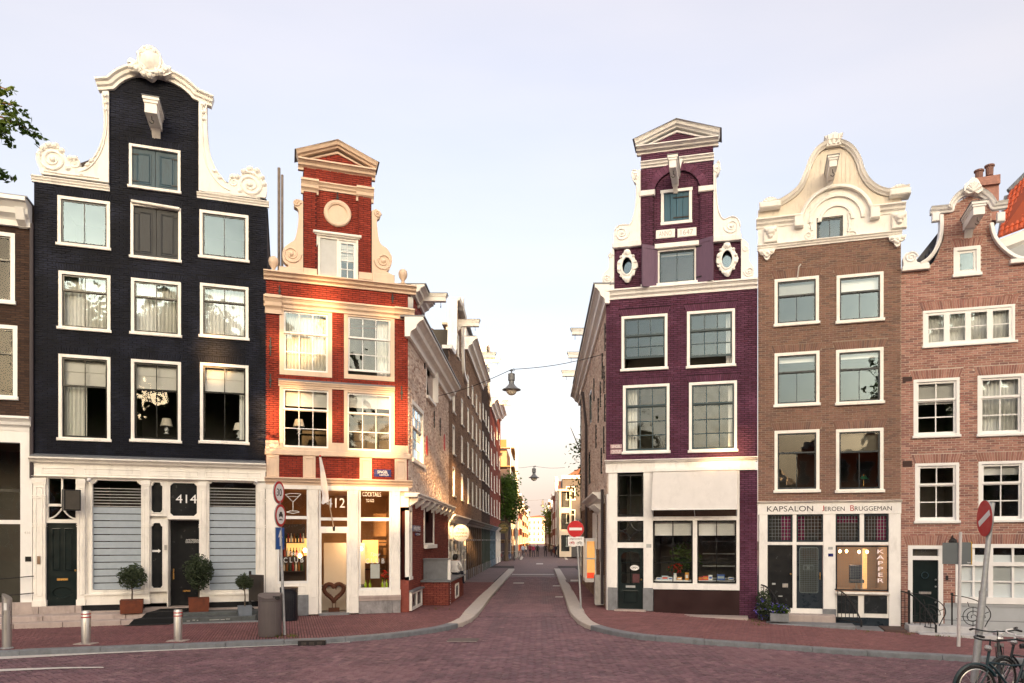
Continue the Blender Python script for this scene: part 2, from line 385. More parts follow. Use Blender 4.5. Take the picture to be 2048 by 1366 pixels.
def lettering(parent, text, u0, u1, z0, z1, y, m, name='lettering', depth=.004, fit=True, shear=0.0, space=1.0):
    cu = bpy.data.curves.new(name, 'FONT'); cu.body = text; cu.align_x = 'CENTER'; cu.extrude = .01; cu.resolution_u = 3; cu.shear = shear; cu.space_line = space
    tmp = bpy.data.objects.new('tmp_text', cu); COL.objects.link(tmp)
    dg = bpy.context.evaluated_depsgraph_get(); me = bpy.data.meshes.new_from_object(tmp.evaluated_get(dg))
    bpy.data.objects.remove(tmp); bpy.data.curves.remove(cu)
    xs = [v.co.x for v in me.vertices]; ys = [v.co.y for v in me.vertices]
    ax, bx, ay, by = min(xs), max(xs), min(ys), max(ys)
    for v in me.vertices:
        x = u0+(v.co.x-ax)/(bx-ax)*(u1-u0); z = z0+(v.co.y-ay)/(by-ay)*(z1-z0); d = depth if v.co.z > 0 else 0
        v.co = (x, y-d, z)
    me.materials.clear(); me.materials.append(m); me.update(); me.name = name
    o = bpy.data.objects.new(name, me); COL.objects.link(o); o.parent = parent; return o

class House:
    def __init__(s, name, label, frame, z=0.0):
        s.f = frame; s.e = thing(name, label, 'house', (frame.x, frame.y, 0), frame.a); s.holes = []; s.arches = []
    def rc(s, x0, x1, y0, y1, off=0.0):
        c = (x0+x1)/2; return s.f.u(x0,off), s.f.u(x1,off), s.f.z(c,y1,off), s.f.z(c,y0,off)
    def part(s, name, mb, m, **k): return mb.build(name, m, s.e, **k)
    def hole(s, u0, u1, z0, z1): s.holes.append(rect(u0,u1,z0,z1))
    def arch(s, u0, u1, z, h, e=.08): s.arches.append((u0-.02, u1+.02, z, z+h, e))
    def window(s, x0, x1, y0, y1, sashes, frame=.085, fm=None, sm=None, gm=None, sill=.05, cur=(), rm=None, arch=0, sash_w=.045,
               bar=.022, rec=.035, name='window', shift=None, label=None, uz=None, glassy=True, rdepth=2.4, front=-.014, dorm=True, hole=True, headpiece=0):
        fm = fm or WARMWHITE; sm = sm or TEAL; gm = gm or GLASS
        u0, u1, z0, z1 = uz if uz else s.rc(x0, x1, y0, y1)
        if hole: s.hole(u0, u1, z0, z1)
        if arch: s.arch(u0, u1, z1, arch)
        mb = MB(); b = frame*1.15
        mb.box(u0, u0+frame, front, .15, z0+b, z1-frame); mb.box(u1-frame, u1, front, .15, z0+b, z1-frame)
        mb.box(u0, u1, front-.001, .15, z1-frame, z1); mb.box(u0, u1, front-.001, .15, z0, z0+b)
        w = mb.build(name, fm, s.e, label=label)
        if sill: MB().bbox(u0-.035, u1+.035, -sill-.03, .0+front-.003, z0-.012, z0+b*.72, .012).build('sill', fm, w)
        a, c, d, e = u0+frame, u1-frame, z0+b, z1-frame; H = e-d
        for i, sa in enumerate(sashes):
            f0, f1, nc, nr = sa[:4]; t, bt = e-H*f0, e-H*f1; y = rec+(.04 if i else 0)
            sb = MB(); sw = sash_w
            sb.box(a, a+sw, y, y+.04, bt, t); sb.box(c-sw, c, y, y+.04, bt, t)
            sb.box(a+sw, c-sw, y+.0015, y+.04, t-sw, t); sb.box(a+sw, c-sw, y+.0015, y+.04, bt, bt+sw*(1.25 if i == len(sashes)-1 else 1))
            p0, p1, q0, q1 = a+sw, c-sw, bt+sw, t-sw; cw = (p1-p0)/nc; rh = (q1-q0)/nr
            for k in range(1, nc): sb.box(p0+cw*k-bar/2, p0+cw*k+bar/2, y+.006, y+.034, q0, q1)
            for k in range(1, nr): sb.box(p0, p1, y+.008, y+.032, q0+rh*k-bar/2, q0+rh*k+bar/2)
            so = sb.build('sash', sm, w)
            for k in range(nc):
                for r in range(nr):
                    tl = random.uniform(-.0016,.0016); tz = random.uniform(-.0012,.0012)
                    x_0, x_1 = p0+cw*k+(bar/2 if k else 0), p0+cw*(k+1)-(bar/2 if k < nc-1 else 0)
                    g0, g1 = q0+rh*r+(bar/2 if r else 0), q0+rh*(r+1)-(bar/2 if r < nr-1 else 0); yy = y+.02
                    MB().add([(x_0,yy+tl+tz,g0),(x_1,yy-tl+tz,g0),(x_1,yy-tl-tz,g1),(x_0,yy+tl-tz,g1)], [(0,1,2,3)]).build('pane', gm, w)
        for k in cur:
            kind = k[0]
            if kind == 'full': curtain(w, a-.03, c+.03, d, e+.02, .26)
            elif kind == 'left': curtain(w, a-.05, a+(c-a)*k[1], d-.02, e, .27)
            elif kind == 'right': curtain(w, c-(c-a)*k[1], c+.05, d-.02, e, .27)
            elif kind == 'blind': roman_blind(w, a-.01, c+.01, e-H*k[1], e+.02, .20, folds=k[2] if len(k) > 2 else 3)
            elif kind == 'roller': MB().box(a, c, .185, .19, e-H*k[1], e).box(a, c, .18, .2, e-H*k[1]-.02, e-H*k[1]).build('blind', k[2] if len(k) > 2 else BLIND, w)
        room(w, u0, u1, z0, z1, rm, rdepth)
        return w
    def wall(s, outer, mm, bm_, thick=.3, seed=1, y=0.0, name='wall', course=.062, extra=(), brick=True, **k):
        hs = s.holes+list(extra)
        w = MB().prism(outer, y, y+thick, hs).build(name, mm, s.e)
        if brick: bricks('brickwork', [outer]+hs, bm_, w, course=course, y=y, arches=s.arches, seed=seed, **k)
        return w
    def cornice(s, u0, u1, z0, z1, out, m, name='cornice', steps=4, ends=True, y0=.05, under=.02):
        """stepped and sloped moulding along the wall, flaring outwards to the top"""
        prof = [(under*.5, z0)]; h = z1-z0
        seq = [(.18,0),(.22,.22),(.30,.30),(.55,.42),(.62,.62),(.85,.80),(1.0,.84),(1.0,1.0)]
        P = [(-under, z0)]
        for o, t in seq: P.append((-(under+(out-under)*o), z0+h*t))
        P.append((y0, z1)); P.append((y0, z0)); n = len(P)
        flare = out*.0
        vs = [(u0,p[0],p[1]) for p in P]+[(u1,p[0],p[1]) for p in P]
        fs = [(i,(i+1)%n,(i+1)%n+n,i+n) for i in range(n)]+[tuple(range(n-1,-1,-1)), tuple(range(n,2*n))]
        return MB().add(vs, fs).build(name, m, s.e)
def hoist(h, px, py, length=1.0, w=.2, hgt=.3, m=None, rake=0.0, cap=LEAD, hook=True, uz=None):
    """hoist beam sticking out of the gable with a moulded casing, lead cap and hook"""
    u, z = uz if uz else h.f.uz(px, py); m = m or CREAM
    mb = MB(); a = w/2
    for k, (g, t0, t1) in enumerate([(0,0,.62),(.025,.62,.80),(.05,.80,1.0)]):
        mb.box(u-a-g, u+a+g, -length-g, .05, z+hgt*t0+(.001*k), z+hgt*t1)
    b = mb.build('hoist_beam', m, h.e)
    MB().box(u-a-.07, u+a+.07, -length-.07, .05, z+hgt+.001, z+hgt+.018).build('beam_cap', cap, b)
    MB().prism([(-.0,-.26),(.05,-.26),(.05,0),(-.0,0)], 0, .01)
    br = MB().add([(u-a*.7,-.0,z-.22),(u+a*.7,-.0,z-.22),(u+a*.7,-.0,z),(u-a*.7,-.0,z),(u-a*.7,-.16,z-.06),(u+a*.7,-.16,z-.06),(u+a*.7,-.2,z),(u-a*.7,-.2,z)],
        [(0,1,5,4),(4,5,6,7),(0,4,7,3),(1,2,6,5),(0,3,2,1),(3,7,6,2)]).build('bracket', m, b)
    if hook:
        y = -length*.82; pts = [(u,y,z),(u,y,z-.10)]+[(u+.05*sin(t)*1, y, z-.15+.05*cos(t)) for t in [0,.8,1.6,2.4,3.2,4.0,4.6]]
        MB().tube(pts, .010, 5).build('hook', IRON, b)
    return b
def volute_plate(mb, pts, y0, y1): return mb.prism(pts, y0, y1)
def leaf_blob(mb, c, r, y, n=7, start=0.0, span=2*pi, depth=.05):
    """small carved acanthus lobes around a centre"""
    for i in range(n):
        a = start+span*i/max(1,n-1 if span < 6.2 else n); p = (c[0]+r*cos(a), c[1]+r*sin(a)); q = r*.34
        mb.add(*dome(p, q, y, depth))
def dome(c, r, y, d, n=8, sx=1.0):
    vs = [(c[0], y-d, c[1])]; fs = []
    for q, dd in ((.55,.8),(1.0,0)):
        for k in range(n): vs.append((c[0]+r*sx*q*cos(2*pi*k/n), y-d*dd, c[1]+r*q*sin(2*pi*k/n)))
    for k in range(n):
        j = (k+1)%n; fs += [(0,1+k,1+j),(1+k,1+n+k,1+n+j,1+j)]
    return vs, fs
def urn(h, px, py, hgt, m, name='urn', y=-.02):
    u, z = h.f.uz(px, py); s = hgt
    return MB().lathe([(.16*s,0),(.18*s,.06*s),(.09*s,.12*s),(.11*s,.2*s),(.27*s,.45*s),(.31*s,.65*s),(.27*s,.85*s),(.12*s,.98*s),(.02*s,1.0*s)], (u,y,z), 14).build(name, m, h.e, smooth=True)
def wall_anchor(h, px, py0, py1, name='wall_anchor'):
    u, z1 = h.f.uz(px, py0); z0 = h.f.z(px, py1)
    mb = MB().box(u-.018, u+.018, -.05, .0, z0, z1).box(u-.04, u+.04, -.055, 0, (z0+z1)/2-.03, (z0+z1)/2+.03)
    return mb.build(name, IRON, h.e)
# ------------------------------------------------------------------ ground, road, kerbs, pavements
ROADZ = -0.11
ASPH = mat('dark_earth', (.06,.05,.048), .9, .2, 3)
PAVER = brick_mat('road_clinker', [(.158,.094,.112),(.222,.134,.154),(.192,.112,.134),(.136,.085,.102),(.25,.158,.170)], .62, .38, .2)
PAVER2 = brick_mat('pavement_clinker', [(.19,.092,.096),(.235,.116,.118),(.21,.102,.110),(.175,.090,.096)], .68, .25, .16)
PJOINT = mat('sandy_joint', (.040,.030,.031), .95, .25, 20, .2, 60)
KERBSTONE = mat('kerb_bluestone', (.17,.185,.205), .6, .25, 6, .15, 30, dirt=.3)
KERBPALE = mat('kerb_pale_granite', (.52,.47,.43), .65, .15, 6, .12, 40, dirt=.25)
ROADPAINT = mat('worn_white_road_paint', (.62,.59,.56), .7, .15, 5, .15, 60, dirt=.25)

kl_px = [(-260,1318),(-120,1310),(0,1303),(200,1295),(400,1287),(560,1281),(640,1278),(720,1273),(800,1266),(860,1258),(900,1251),(935,1240),(958,1222),(982,1192),(1006,1165),(1029,1137)]
kr_px = [(1108,1137),(1125,1180),(1136,1213),(1146,1230),(1166,1245),(1200,1256),(1250,1266),(1300,1272),(1400,1279),(1530,1288),(1700,1300),(1860,1309),(2048,1319),(2300,1332)]
KL = [ground_pt(*p) for p in kl_px]; KR = [ground_pt(*p) for p in kr_px]
def dense(P, step=.25):
    Q = smooth_path([(p.x,p.y) for p in P], 14); out = [Vector(Q[0])]
    for q in Q[1:]:
        q = Vector(q)
        if (q-out[-1]).length >= step: out.append(q)
    out.append(Vector(Q[-1])); return out
def offset(P, d):
    out = []
    for i, p in enumerate(P):
        t = (P[min(i+1,len(P)-1)]-P[max(i-1,0)]).normalized(); out.append(p+Vector((-t.y,t.x))*d)
    return out
KLd, KRd = dense(KL), dense(KR)
def kw(p): return .26+.20*min(1, max(0, (p.y-19)/5))                 # the kerb is wider inside the street
KLi = [q for q in (a+(b-a)*kw(a) for a, b in zip(KLd, offset(KLd, 1.0)))]
KRi = [q for q in (a+(b-a)*kw(a) for a, b in zip(KRd, offset(KRd, 1.0)))]

def sheet(name, poly, dz, m, kind='structure', cell=1.0, parent=None):
    """polygon draped over the falling ground"""
    bm = bmesh.new(); tri = tessellate_polygon([[Vector((p[0],p[1],0)) for p in poly]])
    vs = [bm.verts.new((p[0],p[1],0)) for p in poly]
    for t in tri:
        try: bm.faces.new([vs[i] for i in t])
        except ValueError: pass
    for x in (3.2, 13.5):
        bmesh.ops.bisect_plane(bm, geom=bm.verts[:]+bm.edges[:]+bm.faces[:], plane_co=(x,0,0), plane_no=(1,0,0))
    for v in bm.verts: v.co.z = gz(v.co.x)+dz
    bmesh.ops.recalc_face_normals(bm, faces=bm.faces)
    me = bpy.data.meshes.new(name); bm.to_mesh(me); bm.free(); me.materials.append(m)
    o = bpy.data.objects.new(name, me); COL.objects.link(o)
    if kind: o['kind'] = kind
    if parent: o.parent = parent
    return o
road = sheet('road', [(-900,-60),(900,-60),(900,1500),(-900,1500)], ROADZ-.024, PJOINT)

def inside(poly, x, y):
    c = False; n = len(poly)
    for i in range(n):
        x1, y1 = poly[i]; x2, y2 = poly[i-1]
        if (y1 > y) != (y2 > y) and x < (x2-x1)*(y-y1)/(y2-y1)+x1: c = not c
    return c
PAVER_DARK = brick_mat('tyre_darkened_clinker', [(.118,.074,.088),(.165,.102,.118),(.142,.086,.102)], .55, .35, .2)
PAVER_NEW = brick_mat('relaid_clinker', [(.200,.118,.134),(.240,.148,.165),(.182,.102,.120)], .68, .2, .16)
REPAIRS = [(-3.2,13.4,1.1,.7),(4.6,15.6,.9,1.2),(-8.2,12.6,.7,.6),(1.2,18.4,.8,.6),(8.2,12.2,1.3,.5),(-.4,26,.9,1.6),(.3,33,.6,1.2)]
def wear(x, y, rnd):
    """relaid patches and darker wheel tracks"""
    for a, b, rx, ry in REPAIRS:
        if abs(x-a) < rx and abs(y-b) < ry and rnd.random() < .93: return 2
    yy = 13.2+.012*x*x+.25*sin(x*.35); t = min(abs(y-yy), abs(y-yy-1.7))
    if y < 20 and t < .26 and rnd.random() < .75-t: return 1
    if y > 19 and min(abs(x+1.15), abs(x-.35)) < .24 and rnd.random() < .7: return 1
    return 1 if rnd.random() < .05 else 0
def pavers(name, test, box, m, parent, dz, L=.20, W=.10, ang=0.0, bond='herring', seed=3, gap=.012):
    """real paving bricks, laid in herringbone or running bond"""
    rnd = random.Random(seed); V = []; Fc = []; MI = []; ca, sa = cos(ang), sin(ang); mats_ = m if isinstance(m, list) else [m]
    x0, x1, y0, y1 = box; cx, cy = (x0+x1)/2, (y0+y1)/2; R = sqrt((x1-x0)**2+(y1-y0)**2)/2+1
    items = []
    if bond == 'herring':
        k = int(R/W)+4
        for a in range(-k, k+1):
            for b in range(-k, k+1):
                r = (a-b) % 4
                if r == 0: items.append(((a+1)*W, (b+.5)*W, 0))
                elif r == 2: items.append(((a+.5)*W, b*W, 1))
    else:
        rows = int(2*R/W)+2
        for j in range(rows):
            yy = -R+j*W; off = (L/2 if j % 2 else 0)
            x = -R-off
            while x < R: items.append((x+L/2, yy+W/2, 0)); x += L
    for (lx, ly, o) in items:
        X, Y = cx+lx*ca-ly*sa, cy+lx*sa+ly*ca
        if not (x0 <= X <= x1 and y0 <= Y <= y1) or not test(X, Y): continue
        a = ang+(pi/2 if o else 0)+rnd.uniform(-.012,.012); c, s_ = cos(a), sin(a); hl, hw = L/2-gap/2, W/2-gap/2
        z = gz(X)+dz+rnd.uniform(-.0028,.0028)+.006*sin(X*1.3+.7*sin(Y*.9))*cos(Y*1.1); tx, ty = rnd.uniform(-.016,.016), rnd.uniform(-.016,.016); b = len(V); ch = .006
        for (q, zz) in ((0,-.022),(ch,0)):
            for sx, sy in ((-1,-1),(1,-1),(1,1),(-1,1)):
                px, py = sx*(hl-q), sy*(hw-q); V.append((X+px*c-py*s_, Y+px*s_+py*c, z+zz+px*tx+py*ty))
        Fc += [(b+4,b+5,b+6,b+7),(b,b+1,b+5,b+4),(b+1,b+2,b+6,b+5),(b+2,b+3,b+7,b+6),(b+3,b,b+4,b+7)]
        MI += [wear(X, Y, rnd) if len(mats_) > 1 else 0]*5
    me = bpy.data.meshes.new(name); me.from_pydata(V, [], Fc)
    for q in mats_: me.materials.append(q)
    me.polygons.foreach_set('material_index', MI)
    o = bpy.data.objects.new(name, me); COL.objects.link(o); o['kind'] = 'stuff'; o.parent = parent
    return o
# pavement polygons
left_poly = [(p.x,p.y) for p in KLi]+[(-2.3,66),(-12,66),(-12,24.5),(-30,24.5),(-30,14)]
right_poly = [(p.x,p.y) for p in KRi]+[(30,14),(30,25),(8,27),(8,66),(1.5,66)]
left_pavement = sheet('pavement', left_poly, -.022, PJOINT)
right_pavement = sheet('pavement', right_poly, -.022, PJOINT)
kerb_l = [(p.x,p.y) for p in KLd]; kerb_r = [(p.x,p.y) for p in KRd]
road_poly = kerb_l+[(-2.1,62),(1.2,62)]+kerb_r+[(17,8.6),(-14,8.6)]
def in_view(x, y): return y > 8.5 and -.76*y-.6 < x < .69*y+.6
pavers('clinker_paving', lambda x, y: in_view(x, y) and inside(road_poly, x, y) and y < 23, (-14,15,8.6,23.2), [PAVER,PAVER_DARK,PAVER_NEW], road, ROADZ, bond='herring', ang=radians(45), seed=3)
pavers('clinker_paving', lambda x, y: inside(road_poly, x, y), (-2.6,1.6,23.2,48), [PAVER,PAVER_DARK,PAVER_NEW], road, ROADZ, bond='run', seed=4)
def near_front_l(x, y): return inside(left_poly, x, y) and (x < -3.9 and y < 23.6+.34*(x+4.1)+.3 or x >= -4.25)
pavers('clinker_paving', lambda x, y: in_view(x, y) and near_front_l(x, y), (-15.5,-1.8,14,40), PAVER2, left_pavement, 0.0, ang=radians(18.7-90), bond='run', L=.2, W=.066, seed=5)
def near_front_r(x, y): return inside(right_poly, x, y) and (y < 24.4-.26*(x-2.17)+.2 and x > 2.1 or x <= 2.3)
pavers('clinker_paving', lambda x, y: in_view(x, y) and near_front_r(x, y), (.9,16.5,13,40), PAVER2, right_pavement, 0.0, ang=radians(-20+60), bond='run', L=.2, W=.066, seed=6)

# kerb stones, each a piece of its own
def kerb(name, A, Bi, split, seed):
    rnd = random.Random(seed); root = bpy.data.objects.new(name, None); COL.objects.link(root); root['kind'] = 'structure'
    i = 0; n = len(A)
    while i < n-1:
        k = 4+rnd.randint(0,1); j = min(i+k, n-1)
        if n-1-j < 2: j = n-1
        V = []; Fc = []; dz = rnd.uniform(-.004,.006); m = KERBPALE if (A[i].y > split) else KERBSTONE
        for q in range(i, j+1):
            a, b = A[q], Bi[q]; t = (A[min(q+1,n-1)]-A[max(q-1,0)]).normalized()
            g = t*(.006 if q == i else (-.006 if q == j else 0)); a = a+g; b = b+g; d = (b-a).normalized()
            z = gz(a.x)+dz; z2 = gz(b.x)+dz
            V += [(a.x,a.y,z-.28),(a.x,a.y,z-.018),(a.x+d.x*.018,a.y+d.y*.018,z),(b.x,b.y,z2),(b.x,b.y,z2-.2)]
        for q in range(j-i):
            for w in range(4): Fc.append((q*5+w, q*5+w+1, q*5+w+6, q*5+w+5))
        Fc += [(0,1,2,3,4), tuple((j-i)*5+w for w in (4,3,2,1,0))]
        MB().add(V, Fc).build('kerb_stone', m, root); i = j
    return root
kerb('kerb', KLd, KLi, 20.2, 1); kerb('kerb', KRd, KRi, 20.6, 2)

# painted markings
def marking(name, px, dz=ROADZ+.008):
    P = [ground_pt(x, y, ROADZ) for x, y in px]
    return sheet(name, [(p.x,p.y) for p in P], dz, ROADPAINT, 'structure')
marking('edge_line', [(-200,1332),(0,1319),(200,1308),(420,1298),(600,1290),(700,1285),(700,1283),(600,1285.5),(420,1291.5),(200,1301),(0,1310),(-200,1321)])
marking('lane_line', [(-60,1347),(0,1343.5),(120,1338),(208,1336.2),(206,1334.4),(120,1335),(0,1339),(-60,1341)])
for x0, x1, y in ((1026,1048,1166.2),(1105,1121,1171.8),(1110,1126,1194),(1072,1086,1127.6)):
    marking('dash_marking', [(x0,y+1.1),(x1,y+1.1),(x1,y-.9),(x0+1,y-.9)])
marking('cross_line', [(1024,1149.6),(1108,1149.6),(1108,1148.4),(1024,1148.4)])
marking('street_line', [(1038,1119.5),(1044,1119.5),(1051,1106),(1048,1106)])
marking('street_line', [(1123,1106),(1126,1106),(1136,1119.5),(1131,1119.5)])
marking('pavement_tile', [(1141,1167),(1158,1167),(1157,1163.5),(1141,1163.5)], .008)
# iron cover set in the road
pc = ground_pt(927, 1281, ROADZ)
cov = sheet('manhole_cover', [(pc.x-.38,pc.y-.3),(pc.x+.34,pc.y-.3),(pc.x+.36,pc.y+.36),(pc.x-.36,pc.y+.36)], ROADZ+.010, mat('cover_concrete', (.12,.095,.088), .7, .3, 8, .3, 40))
MB().add([(pc.x-.36,pc.y-.28,ROADZ+.012),(pc.x+.33,pc.y-.28,ROADZ+.012),(pc.x+.33,pc.y-.24,ROADZ+.014),(pc.x-.36,pc.y-.24,ROADZ+.014)],[(0,1,2,3)]).build('cover_rim', KERBPALE, cov)

# farther off the paving is only a surface pattern
def far_paving(name, c1, c2):
    m = bpy.data.materials.new(name); m.use_nodes = True; t = m.node_tree; b = t.nodes['Principled BSDF']; b.inputs['Roughness'].default_value = .7
    tc = t.nodes.new('ShaderNodeTexCoord'); bt = t.nodes.new('ShaderNodeTexBrick'); bt.inputs['Scale'].default_value = 2.5; bt.inputs['Color1'].default_value = (*c1,1); bt.inputs['Color2'].default_value = (*c2,1); bt.inputs['Mortar'].default_value = (.05,.04,.04,1); bt.inputs['Mortar Size'].default_value = .012
    nz = t.nodes.new('ShaderNodeTexNoise'); nz.inputs['Scale'].default_value = .6; nz.inputs['Detail'].default_value = 6; mx = t.nodes.new('ShaderNodeMix'); mx.data_type = 'RGBA'; mx.blend_type = 'MULTIPLY'; mx.inputs['Factor'].default_value = .5
    t.links.new(tc.outputs['Object'], bt.inputs['Vector']); t.links.new(tc.outputs['Object'], nz.inputs['Vector']); t.links.new(bt.outputs[0], mx.inputs['A']); t.links.new(nz.outputs[0], mx.inputs['B']); t.links.new(mx.outputs['Result'], b.inputs['Base Color']); return m
FARP = far_paving('far_road_paving', (.24,.15,.155), (.19,.115,.12))
sheet('road', [(-2.5,48),(1.6,48),(2.4,59.5),(60,64),(60,700),(-60,700),(-60,64),(-2.6,59.5)], ROADZ-.004, FARP); sheet('pavement', [(-4.3,39.9),(-2.5,39.9),(-2.5,60),(-4.3,60)], .002, FARP); sheet('pavement', [(1.4,39.9),(2.8,39.9),(2.8,60),(1.6,60)], .002, FARP)
# ------------------------------------------------------------------ the black house with the cream neck gable
fD = LEFT.shifted(LEFT.u(68)); D = House('canal_house', 'tall black brick house with cream scrolled neck gable and number 414 shopfront', fD)
U1 = fD.u(534)
two = [(0,1,2,1)]
sash4 = [(0,.31,2,1),(.29,1,2,1)]
D.window(115,220,397,496, two, .08, CREAM, NAVY, cur=(), rm=ROOM)
D.window(399,497,425,521, two, .08, CREAM, NAVY)
for x0, x1, y0, y1 in ((117,221,546,662),(262,362,560,672),(400,497,570,678)):
    D.window(x0,x1,y0,y1, sash4, .08, CREAM, BLACKPAINT, cur=(('full',),), arch=0)
for i, (x0, x1, y0, y1) in enumerate(((117,221,711,882),(262,362,721,885),(400,497,728,888))):
    D.window(x0,x1,y0,y1, [(0,.36,2,1),(.34,1,2,1)], .08, CREAM, BLACKPAINT, cur=(('blind',.33,2),)+((('left',.5),),(),(('right',.16),))[i], gm=GLASSDARK)
def double_door(h, x0, x1, y0, y1, m, fm, name, planks=False):
    u0, u1, z0, z1 = h.rc(x0,x1,y0,y1); h.hole(u0,u1,z0,z1); fw = .07
    w = MB().box(u0,u0+fw,-.014,.2,z0+.08,z1-.07).box(u1-fw,u1,-.014,.2,z0+.08,z1-.07).box(u0,u1,-.016,.2,z1-.07,z1).build(name, fm, h.e)
    MB().bbox(u0-.03,u1+.03,-.09,.2,z0,z0+.08,.012).build('sill', fm, w)
    c = (u0+u1)/2
    for a, b in ((u0+fw,c-.006),(c+.006,u1-fw)):
        mb = MB().box(a,b,.07,.11,z0+.08,z1-.07)
        if not planks:
            for e0, e1 in ((z0+.2,z1-.2),): mb.mould([(a+.1,e0),(b-.1,e0),(b-.1,e1),(a+.1,e1)], [(0,-.072),(0,-.052),(.03,-.06),(.045,-.072)], True); mb.bbox(a+.14,b-.14,.055,.072,e0+.05,e1-.05,.012)
        MB_ = mb.build('door_leaf', m, w)
        for zz in (z0+.25,z1-.25): MB().box(a if a < c-.3 else b-.16, (a if a < c-.3 else b-.16)+.16, .050,.068, zz-.018, zz+.018).build('hinge', IRON, w)
    MB().box(u0,u1,.2,.24,z0,z1).build('door_back', ROOM, w)
    return w
double_door(D,261,362,411,522, GREYWOOD, CREAM, 'shuttered_hatch')
uu = D.rc(258,361,411,420); MB().tube([(uu[0]+.06,-.06,uu[3]+.02),(uu[1]-.02,-.06,uu[3]-.03)], .045, 8).build('rolled_blind', CREAM, D.e)
double_door(D,258,361,294,383, TEALDOOR, CREAM, 'shuttered_hatch')
# outline of the wall and gable
zt = fD.uz
outer = [(0,-.6),(U1,-.6),zt(534,400),zt(400,384),zt(402,200),zt(388,186),zt(370,172),zt(340,160),zt(305,153),zt(278,152),zt(252,157),zt(232,170),zt(217,180),zt(217,368),zt(68,350)]
shop_top = fD.z(300, 926)
D.hole(fD.u(72), fD.u(531), -.1, shop_top-.02)
D.arches = [(D.f.u(x0)-.02, D.f.u(x1)+.02, D.f.z((x0+x1)/2,y), D.f.z((x0+x1)/2,y)+.20, .05) for x0,x1,y in ((115,220,397),(258,361,294),(261,362,411),(399,497,425),(117,221,546),(262,362,560),(400,497,570),(117,221,711),(262,362,721),(400,497,728))]
outer[0] = (0, -.1); outer[1] = (U1, -.1)
D.wall(outer, M_DARK, B_DARK, seed=11, depth=.013)
# side walls and roof behind the gable
dD = 9.0
MB().box(.01,.3,.31,dD,-.1,fD.z(68,350)-.15).box(U1-.3,U1-.01,.31,dD,-.1,fD.z(534,402)-.1).box(.01,U1-.01,dD,dD+.3,-.1,9.5).build('side_wall', B_SOOT, D.e)
rz0 = fD.z(534,402)-.1; mid = (fD.u(217)+fD.u(401))/2; rzt = fD.z(310,260)
MB().add([(0,.31,rz0),(mid,.31,rzt),(U1+.02,.31,rz0),(0,dD,rz0),(mid,dD,rzt),(U1+.02,dD,rz0)], [(0,1,4,3),(1,2,5,4),(0,2,1),(3,4,5)]).build('roof', mat('dark_roof_tile', (.05,.035,.03), .7, .3, 8, .3, 12), D.e)
# gable stone dressings
def ledge(h, px0, py0, px1, py1, hgt, out, m, name='ledge'):
    (a, za), (b, zb) = h.f.uz(px0,py0), h.f.uz(px1,py1)
    z = (za+zb)/2
    return h.cornice(a, b, z-hgt, z, out, m, name)
ledge(D, 64,352,220,373, .15, .12, CREAM); ledge(D, 394,387,538,404, .15, .12, CREAM)
# left and right wings traced from the gable
wingL = smooth_path(fD.pts([(219,368),(219,186),(207,186),(209,215),(210,250),(205,285),(192,315),(176,332),(163,338),(152,325),(140,316),(130,322),(121,302),(108,292),(90,291),(78,304),(74,320),(80,338),(84,348)],0), 5)
wingL = [fD.uz(219,368), fD.uz(219,186)]+smooth_path(fD.pts([(206,186),(209,215),(210,250),(205,285),(192,315),(176,332),(163,338),(160,324),(150,315),(139,317),(136,322),(126,304),(110,293),(90,291),(78,304),(74,320),(80,338),(84,350)]), 5)
wingR = [fD.uz(398,384), fD.uz(398,206)]+smooth_path(fD.pts([(415,206),(415,230),(416,270),(421,310),(432,340),(446,360),(457,370),(459,358),(466,351),(477,353),(481,358),(486,344),(498,339),(516,343),(527,358),(534,378),(531,398)]), 5)
mb = MB().prism(wingL, -.10, .12); w1 = mb.build('gable_wing', CREAM, D.e)
mb = MB().prism(wingR, -.10, .12); w2 = mb.build('gable_wing', CREAM, D.e)
def carve(h, parent, spirals, lines, blobs, m, y=-.10, holes=()):
    mb = MB()
    for px, py, r, turns, st, sg in spirals: mb.spiral(h.f.uz(px,py), r, turns, y-.01, .035*min(1.3,r/.3), st, sg)
    for L, r in lines: mb.tube([(p[0], y-.012, p[1]) for p in smooth_path(h.f.pts(L), 5)], r, 6)
    for px, py, r, d in blobs:
        mb.add(*dome(h.f.uz(px,py), r, y, d))
    return mb.build('carving', m, parent, smooth=True)
carve(D, w1, [(107,322,.36,2.2,pi*.3,1),(150,330,.16,1.6,pi*.6,-1)], [([(214,200),(215,250),(209,290),(196,320),(178,340),(160,347)],.025),([(207,190),(211,250),(205,288),(190,318),(172,335)],.022),([(90,345),(130,352),(170,356),(200,360)],.02)],
      [(108,322,.09,.08),(88,300,.09,.07),(100,294,.1,.08),(113,295,.1,.08),(125,305,.09,.07),(80,312,.08,.06),(142,320,.09,.07),(152,320,.08,.07),(185,325,.07,.06),(178,333,.07,.06),(212,196,.08,.09),(213,210,.07,.08),(213,224,.06,.07),(164,352,.07,.05),(138,340,.08,.06)], CREAM)
carve(D, w2, [(500,372,.36,2.2,pi*.7,-1),(468,368,.14,1.6,pi*.4,1)], [([(404,215),(405,260),(409,310),(420,345),(440,372),(460,384)],.025),([(413,215),(414,265),(420,312),(434,345),(452,368)],.022),([(410,388),(450,392),(490,396),(520,400)],.02)],
      [(500,372,.09,.08),(488,346,.09,.07),(500,341,.1,.08),(514,345,.1,.08),(524,358,.09,.07),(529,372,.08,.06),(475,357,.09,.07),(465,356,.08,.07),(430,345,.07,.06),(440,358,.07,.06),(408,214,.08,.09),(408,228,.07,.08),(408,242,.06,.07),(480,385,.07,.05)], CREAM)
